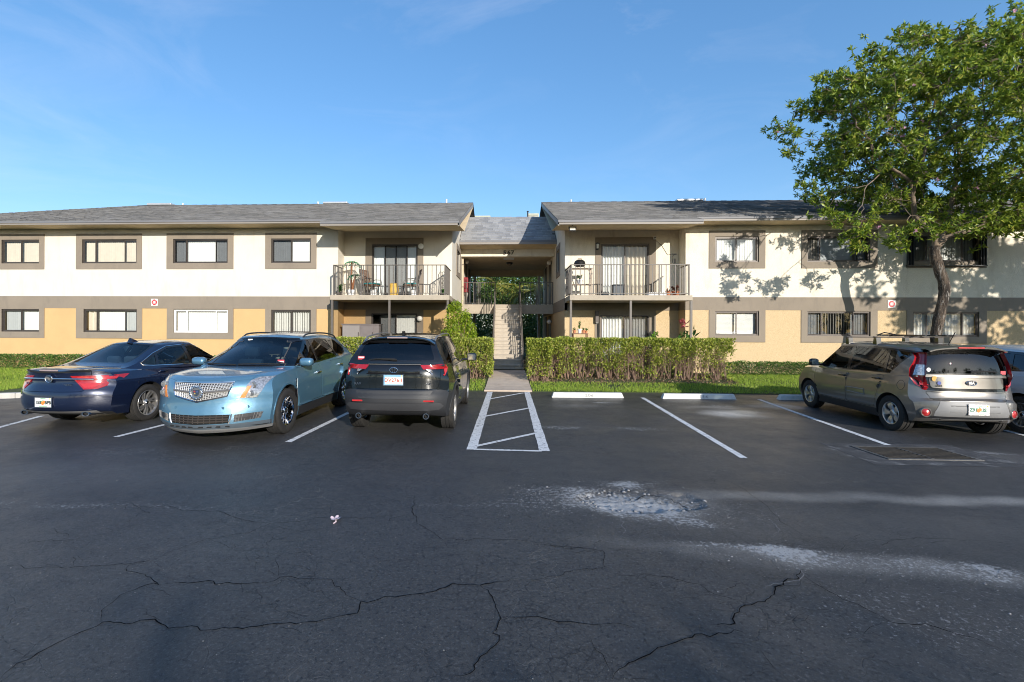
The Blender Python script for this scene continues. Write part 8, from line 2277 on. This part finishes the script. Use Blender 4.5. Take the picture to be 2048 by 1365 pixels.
# ================================================================== THINGS ON THE BALCONIES AND PATIOS
FZ = SLAB_T + .001
wood_m = mat('brown_wood', (.17, .085, .045), .6, var=.2, vscale=14)
strap_m = mat('brown_sling', (.17, .105, .075), .7)
teal_m = mat('teal_cushion', (.03, .20, .20), .8, var=.9, vscale=16)
terra = mat('terracotta', (.48, .19, .095), .85, var=.12)
palmg = leaf_mat('plastic_palm_leaf', (.02, .14, .06), (.06, .32, .17), None, .35, .2)
soil_m = mat('potting_soil', (.03, .02, .015), .95)
plant_m = leaf_mat('house_plant_leaf', (.02, .08, .02), (.09, .20, .04), None, .4, .3)
def P3(px, py, Y): x, z = on_y(px, py, Y); return Vector((x, Y, z))
def pot(o, x, y, z, r, h, material, soil=True):
    mb = MB(); mb.lathe([(r * .68, 0), (r * .95, h * .82), (r * 1.06, h * .82), (r * 1.06, h), (r * .9, h), (r * .88, h * .86)], 16, Matrix.Translation((x, y, z))); p = mb.build('pot', material, o, smooth=40)
    mb = MB(); mb.lathe([(r * .88, h * .87), (.001, h * .89)], 12, Matrix.Translation((x, y, z))); mb.build('soil', soil_m, p)
    return p
def sprig(o, x, y, z, h, spread, n, material, leaf, seed, name='foliage', stems=5):
    rs = np.random.default_rng(seed); mb = MB(); P, D = [], []
    for s in range(stems):
        e = np.array([x + rs.normal(0, spread * .6), y + rs.normal(0, spread * .5), z + h * rs.uniform(.6, 1)]); b0 = np.array([x, y, z]); m_ = (b0 + e) / 2 + rs.normal(0, spread * .15, 3)
        mb.tube([tuple(b0), tuple(m_), tuple(e)], [.006, .005, .003], 4, caps=False)
        for k in range(n // stems):
            t = rs.uniform(.25, 1); q = (m_ + (e - m_) * (t - .5) * 2) if t > .5 else (b0 + (m_ - b0) * t * 2)
            P.append(q); D.append(rs.normal(0, 1, 3) + np.array([0, -.1, .35]))
    tag(leaf_cards(name, np.array(P), np.array(D), rs.uniform(.8, 1.3, len(P)) * leaf[0], rs.uniform(.8, 1.3, len(P)) * leaf[1], material, o, seed=seed), kind='stuff')
    mb.build('stems', plant_m, o)
# ---- two patio chairs
def patio_chair(label):
    o = tag(empty('patio_chair', (0, 0, 0)), label, 'chair', 'patio chairs on the left balcony')
    for sg in (-1, 1):
        mb = MB(); mb.tube([(.24, sg * .26, 0), (.27, sg * .26, .40), (.22, sg * .26, .60), (-.02, sg * .27, .62), (-.22, sg * .26, .58)], .013, 6); mb.build('arm_frame', bronze, o)
        mb = MB(); mb.tube([(-.30, sg * .25, 0), (-.20, sg * .25, .40), (-.34, sg * .25, .95)], .013, 6); mb.build('back_leg', bronze, o)
    mb = MB(); mb.rbox(-.22, .26, -.25, .25, .37, .41, .01); mb.build('seat', wood_m, o)
    mb = MB(); mb.rbox(-.20, .27, -.24, .24, .412, .475, .03); mb.build('cushion', teal_m, o, smooth=50)
    for k in range(5):
        y = -.20 + k * .10; mb = MB(); M = Matrix.Translation((-.20, y, .44)) @ Matrix.Rotation(math.radians(-15), 4, 'Y'); mb.rbox(-.008, .008, -.038, .038, 0, .50, .005, M); mb.build('back_slat', strap_m, o)
    mb = MB(); M = Matrix.Translation((-.20, 0, .44)) @ Matrix.Rotation(math.radians(-15), 4, 'Y'); mb.rbox(-.015, .015, -.26, .26, .50, .55, .01, M); mb.build('top_rail', strap_m, o)
    return o
ch = patio_chair('brown patio chair with teal cushion left of the yellow barrel, facing right')
p = P3(743, 585, 16.55); ch.location = (p.x, 16.55, FZ); ch.rotation_euler = (0, 0, math.radians(-20))
c2_ = copy_tree(ch); c2_['label'] = 'brown patio chair with teal cushion right of the yellow barrel, facing left'
p = P3(823, 585, 16.55); c2_.location = (p.x, 16.55, FZ); c2_.rotation_euler = (0, 0, math.radians(200))
# ---- yellow barrel side table
p = P3(787, 585, 16.5); o = tag(empty('barrel_table', (p.x, 16.5, FZ)), 'small yellow barrel table between the two patio chairs', 'side table')
for k in range(14):
    a = 2 * math.pi * k / 14; M = Matrix.Translation((p.x, 16.5, FZ)) @ Matrix.Rotation(a, 4, 'Z')
    mb = MB(); pr = [(.15, 0), (.175, .16), (.18, .22), (.175, .30), (.15, .44)]; w_ = .034
    vs = [M @ Vector((r_, s_ * w_, z)) for r_, z in pr for s_ in (-1, 1)]; mb.add(vs, [(2 * i, 2 * i + 1, 2 * i + 3, 2 * i + 2) for i in range(4)]); mb.build('stave', mat('yellow_wood', (.58, .36, .06), .5, var=.15), o)
mb = MB(); mb.lathe([(.001, .452), (.17, .452), (.175, .44), (.14, .43)], 18, Matrix.Translation((p.x, 16.5, FZ))); mb.build('top', mat('yellow_wood', (.58, .36, .06), .5), o)
# ---- white buckets under the chairs
for i, px in enumerate((747, 828)):
    p = P3(px, 586, 16.85); o = tag(empty('bucket', (p.x, 16.85, FZ)), 'white bucket on the balcony floor behind the %s patio chair' % ('left' if i == 0 else 'right'), 'bucket', 'white buckets on the left balcony')
    mb = MB(); mb.lathe([(.10, 0), (.13, .26), (.138, .26), (.138, .28), (.12, .28), (.10, .03), (.001, .03)], 18, Matrix.Translation((p.x, 16.85, FZ))); mb.build('tub', white_m, o, smooth=40)
    mb = MB(); mb.tube([(p.x - .135, 16.85, FZ + .25), (p.x - .10, 16.80, FZ + .33), (p.x + .10, 16.80, FZ + .33), (p.x + .135, 16.85, FZ + .25)], .004, 4); mb.build('handle', bronze_lt, o)
# ---- artificial palm with two crowns in a white pot
p = P3(702, 586, 16.6); o = tag(empty('artificial_palm', (p.x, 16.6, FZ)), 'artificial palm tree with two green crowns at the left balcony corner', 'plant')
pot(o, p.x, 16.6, FZ, .14, .24, white_m)
tops_ = [P3(704, 524, 16.6), P3(712, 550, 16.55)]
rs = np.random.default_rng(4)
for k, t in enumerate(tops_):
    mb = MB(); b0 = Vector((p.x + .03 * k, 16.6, FZ + .2)); mb.tube([b0, (b0 + t) / 2 + Vector((-.02, 0, 0)), t], [.045, .04, .035], 8); mb.build('trunk', mat('palm_fibre', (.24, .10, .045), .9, var=.3, vscale=30, bump=.6), o)
    for j in range(9):
        a = j * .7 + k; P, D = [], []
        for i in range(7):
            s_ = (i + 1) / 7; q = t + Vector((math.cos(a) * .26 * s_, math.sin(a) * .22 * s_, .14 * s_ - .30 * s_ * s_))
            for sg in (-1, 1): P.append(tuple(q)); D.append((math.cos(a) - sg * math.sin(a) * .7, math.sin(a) + sg * math.cos(a) * .7, -.5))
        leaf_cards('frond', np.array(P), np.array(D), .12, .026, palmg, o, seed=j + k * 10)
# ---- small plants at the corners of the left balcony
p = P3(678, 586, 16.3); o = tag(empty('potted_plant', (p.x, 16.3, FZ)), 'low dark green potted plant at the left end of the left balcony', 'potted plant')
pot(o, p.x, 16.3, FZ, .10, .14, soil_m); sprig(o, p.x, 16.3, FZ + .13, .25, .14, 110, plant_m, (.09, .045), 3)
p = P3(884, 586, 16.35); o = tag(empty('plant_stand', (p.x, 16.35, FZ)), 'curly wrought iron plant stand with a small plant at right end of the left balcony', 'plant stand')
mb = MB()
for sg in (-1, 1):
    mb.tube([(p.x + sg * .12, 16.35, FZ), (p.x + sg * .10, 16.35, FZ + .5), (p.x + sg * .13, 16.35, FZ + .75), (p.x + sg * .06, 16.35, FZ + .86), (p.x, 16.35, FZ + .84)], .010, 6)
    mb.tube([(p.x, 16.35 + sg * .12, FZ), (p.x, 16.35 + sg * .10, FZ + .5), (p.x, 16.35 + sg * .04, FZ + .84)], .008, 6)
mb.build('frame', bronze, o)
mb = MB()
for i in range(5):
    z = FZ + .14 + i * .13; mb.tube([(p.x + .06 * math.cos(t) , 16.33, z + .05 * math.sin(t)) for t in lin(0, 6.28, 12)[:-1]], .006, 4, closed=True)
mb.build('scroll', bronze, o); pot(o, p.x, 16.3, FZ + .0, .09, .10, bronze); sprig(o, p.x, 16.3, FZ + .09, .15, .09, 60, plant_m, (.07, .04), 13)
# ---- right balcony: potting bench with dark plant, black bin, terracotta pots, white tray
p = P3(1160, 585, 16.6); o = tag(empty('potting_bench', (p.x, 16.6, FZ)), 'weathered wooden bench with a shelf at the left end of the right balcony', 'bench')
for z in (.98, .42):
    for k in range(4):
        mb = MB(); mb.rbox(p.x - .36, p.x + .42, 16.42 + k * .095, 16.50 + k * .095, FZ + z, FZ + z + .022, .004); mb.build('board', mat('grey_wood', (.42, .34, .27), .8, var=.15, vscale=9), o)
for sx in (-.33, .38):
    for sy in (.0, .34): mb = MB(); mb.box(p.x + sx - .02, p.x + sx + .02, 16.44 + sy - .02, 16.44 + sy + .02, FZ, FZ + .978); mb.build('leg', mat('grey_wood', (.42, .34, .27), .8), o)
mb = MB(); mb.tube([(p.x + .38, 16.43, FZ + .60), (p.x + .25, 16.43, FZ + .975)], .015, 4); mb.build('brace', mat('grey_wood', (.42, .34, .27), .8), o)
o = tag(empty('grill', (p.x - .02, 16.58, FZ + 1.0)), 'small black tabletop grill on the bench at the left end of the right balcony', 'grill')
mb = MB(); mb.lathe([(.001, .05), (.14, .055), (.19, .10), (.20, .16)], 18, Matrix.Translation((p.x - .02, 16.58, FZ + 1.0))); mb.build('bowl', black_m, o, smooth=50)
mb = MB(); mb.lathe([(.20, .165), (.17, .25), (.09, .30), (.001, .31)], 18, Matrix.Translation((p.x - .02, 16.58, FZ + 1.0))); lid_ = mb.build('lid', black_m, o, smooth=50)
mb = MB(); mb.tube([(p.x - .08, 16.58, FZ + 1.30), (p.x - .08, 16.58, FZ + 1.345), (p.x + .04, 16.58, FZ + 1.345), (p.x + .04, 16.58, FZ + 1.30)], .009, 5); mb.build('handle', wood_m, lid_)
for k in range(3):
    a = k * 2.1; mb = MB(); mb.tube([(p.x - .02 + .12 * math.cos(a), 16.58 + .12 * math.sin(a), FZ + 1.07), (p.x - .02 + .18 * math.cos(a), 16.58 + .18 * math.sin(a), FZ + 1.003)], .008, 4); mb.build('leg', black_m, o)
o = tag(empty('white_planter', (p.x + .0, 16.58, FZ + .442)), 'white planter on the lower shelf of the right balcony bench', 'planter'); pot(o, p.x - .02, 16.56, FZ + .443, .11, .16, white_m); sprig(o, p.x - .02, 16.56, FZ + .59, .16, .10, 50, plant_m, (.07, .03), 21)
p = P3(1234, 586, 16.7); o = tag(empty('storage_bin', (p.x, 16.7, FZ)), 'dark grey plastic bin before the upper right balcony door', 'bin')
mb = MB(); mb.rbox(p.x - .17, p.x + .17, 16.55, 16.85, FZ, FZ + .40, .02)
for k in range(5): mb.box(p.x - .14 + k * .07 - .012, p.x - .14 + k * .07 + .012, 16.544, 16.551, FZ + .03, FZ + .37)
mb.build('tub', mat('blue_grey_plastic', (.05, .065, .08), .5), o); mb = MB(); mb.rbox(p.x - .18, p.x + .18, 16.54, 16.86, FZ + .401, FZ + .44, .012); mb.build('lid', mat('dark_lid', (.03, .035, .04), .5), o)
for i, (px, r_, h_, nm, lb) in enumerate(((1337, .10, .16, terra, 'terracotta pot with reddish plant, left of the pair on the right balcony'), (1352, .13, .19, terra, 'larger terracotta bowl of reddish plants near right end of the right balcony'))):
    p = P3(px, 586, 16.35); o = tag(empty('potted_plant', (p.x, 16.35, FZ)), lb, 'potted plant'); pot(o, p.x, 16.35, FZ, r_, h_, nm); sprig(o, p.x, 16.35, FZ + h_ * .8, .24 if i else .12, .15, 120 if i else 50, leaf_mat('red_brown_leaf', (.12, .04, .03), (.34, .12, .07), None, .5, .3), (.07, .035), 40 + i)
p = P3(1318, 586, 16.3); o = tag(empty('planter_tray', (p.x, 16.3, FZ)), 'long white planter tray on the right balcony floor', 'planter')
mb = MB(); mb.prism([(16.22, FZ), (16.38, FZ), (16.40, FZ + .13), (16.20, FZ + .13)], 'x', p.x - .42, p.x + .22); mb.build('tray', white_m, o); mb = MB(); mb.box(p.x - .40, p.x + .20, 16.215, 16.385, FZ + .12, FZ + .134); mb.build('soil', soil_m, o)
# curtain-side wooden chest seen behind the glass is the beige curtain of the door itself
# ---- left patio: storage cabinets behind the screen
PZ = .30
p = P3(703, 680, 16.75); o = tag(empty('storage_cabinet', (p.x, 16.75, .24)), 'pale grey storage cabinet standing behind the screen of the left patio', 'cabinet')
z1 = on_y(703, 648, 16.55)[1]; x0, x1, x2 = on_y(684, 660, 16.55)[0], on_y(719, 660, 16.55)[0], on_y(757, 660, 16.55)[0]
cab = mat('grey_resin', (.40, .37, .36), .6, var=.05); cabd = mat('darker_resin', (.27, .24, .24), .6)
mb = MB(); mb.rbox(x0, x2, 16.57, 17.1, .24, z1 - .04, .01); mb.build('carcass', cabd, o); mb = MB(); mb.rbox(x0 - .03, x2 + .03, 16.53, 17.12, z1 - .039, z1, .01); mb.build('top', cabd, o)
for k, (a, c) in enumerate(((x0 + .02, x1), (x1 + .02, x2 - .18))):
    mb = MB(); mb.rbox(a, c, 16.545, 16.569, .30, z1 - .06, .006); dd = mb.build('door', cab if k == 0 else cabd, o); mb = MB(); mb.box(c - .05, c - .03, 16.53, 16.5445, z1 - .45, z1 - .30); mb.build('handle', bronze, dd)
for k in range(3): mb = MB(); z = .5 + k * .3; mb.box(x0 + .03, x1 - .01, 16.54, 16.5445, z, z + .012); mb.build('groove_strip', cabd, o)
# ---- right patio: plant table, pots, plants
p = P3(1160, 663, 16.45); o = tag(empty('plant_table', (p.x, 16.45, .24)), 'small wooden table of pots behind the hedge on the right patio', 'table')
zt = on_y(1160, 667, 16.4)[1]
for k in range(4): mb = MB(); mb.rbox(p.x - .28, p.x + .26, 16.28 + k * .085, 16.355 + k * .085, zt - .03, zt, .004); mb.build('slat', wood_m, o)
for sx in (-.25, .23):
    for sy in (16.31, 16.58): mb = MB(); mb.box(p.x + sx - .018, p.x + sx + .018, sy - .018, sy + .018, .24, zt - .031); mb.build('leg', wood_m, o)
for i, (dx, r_, h_, mm, lb, lh) in enumerate(((-.20, .06, .11, terra, 'left terracotta pot on the right patio table', .10), (-.02, .07, .15, white_m, 'white pot with thin stems in the middle of the right patio table', .34), (.12, .06, .11, terra, 'terracotta pot right of the white pot on the patio table', .10), (.21, .045, .09, terra, 'smallest terracotta pot at right end of the patio table', .12))):
    o = tag(empty('potted_plant', (p.x + dx, 16.42, zt)), lb, 'potted plant'); pot(o, p.x + dx, 16.42, zt, r_, h_, mm); sprig(o, p.x + dx, 16.42, zt + h_ * .85, lh, .06, 26 + 30 * (i == 1), plant_m, (.05, .025), 60 + i)
p = P3(1308, 680, 16.4); o = tag(empty('potted_plant', (p.x, 16.4, .24)), 'bright green potted plant before the lower right patio door', 'potted plant'); pot(o, p.x, 16.4, .24, .16, .9, mat('green_glaze', (.10, .13, .09), .3)); sprig(o, p.x, 16.4, 1.1, .55, .22, 150, leaf_mat('bright_leaf', (.08, .20, .02), (.22, .40, .05), None, .4, .3), (.10, .06), 71)
p = P3(1367, 690, 15.95); o = tag(empty('croton_plant', (p.x, 15.95, .24)), 'croton plant with pink top leaves at the right patio corner post', 'plant')
sprig(o, p.x, 15.95, .24, 1.55, .26, 130, plant_m, (.24, .085), 81, stems=6); t_ = P3(1369, 652, 15.9); rs = np.random.default_rng(2)
leaf_cards('pink_leaf', np.array([tuple(t_)] * 14) + rs.normal(0, .05, (14, 3)), rs.normal(0, 1, (14, 3)) + np.array([0, 0, .8]), .24, .08, leaf_mat('pink_red_leaf', (.45, .07, .08), (.62, .20, .20), None, .4, .3), o, seed=3)
# ---- rooftop air conditioner cabinets behind the bridge roof
def ac_unit(px0, px1, py, label):
    Y = 25.5; x0, z = on_y(px0, py, Y); x1 = on_y(px1, py, Y)[0]
    o = tag(empty('air_conditioner', ((x0 + x1) / 2, Y, z - .8)), label, 'air conditioner', 'pale air conditioners behind the bridge roof')
    cm = mat('ac_green_grey', (.42, .44, .34), .6)
    mb = MB(); mb.rbox(x0, x1, Y, Y + .7, z - 1.2, z, .03); mb.build('cabinet', cm, o)
    for k in range(6): mb = MB(); mb.box(x0 + .05, x1 - .05, Y - .012, Y - .001, z - .12 - k * .09, z - .08 - k * .09); mb.build('louvre', bronze_lt, o)
ac_unit(944, 981, 431.5, 'pale green air conditioner peeking over the left end of the bridge roof')
ac_unit(1055, 1078, 427, 'pale green air conditioner peeking over the right end of the bridge roof')
x, z = on_y(1055.5, 424, 25.4); o = tag(empty('vent_stack', (x, 25.4, z)), 'thin dark vent stack beside the right air conditioner over the bridge roof', 'vent pipe')
mb = MB(); mb.tube([(x, 25.4, z - 1.2), (x, 25.4, z)], .035, 8); mb.build('pipe', black_m, o); mb = MB(); mb.lathe([(.06, 0), (.06, .02), (.02, .05), (.001, .05)], 10, Matrix.Translation((x, 25.4, z))); mb.build('cap', black_m, o)
# ---- dark folding shutters round the tree-side upper window of the right block
o_ = rect(1825, 474, 1957, 524, FY); z0, z1 = 3.96, 5.10
xa, xb = on_y(1815, 500, FY - .1)[0], on_y(1974, 500, FY - .1)[0]
sh = tag(empty('storm_shutter', ((xa + xb) / 2, FY - .03, z0)), 'black accordion storm shutters folded open either side of the upper window behind the trunk', 'shutter')
mb = MB(); mb.box(xa, xb, FY - .13, FY - .03, z0 - .03, z0 + .0); mb.box(xa, xb, FY - .13, FY - .03, z1, z1 + .03); mb.build('track', black_m, sh)
for (a, dirn) in ((xa + .02, 1), (xb - .02, -1)):
    for k in range(5):
        x = a + dirn * k * .045; mb = MB(); M = Matrix.Translation((x, FY - .09, 0)) @ Matrix.Rotation(.35 * (1 if k % 2 else -1), 4, 'Z'); mb.box(-.005, .005, -.055, .055, z0 + .001, z1 - .001, M); mb.build('blade', black_m, sh)
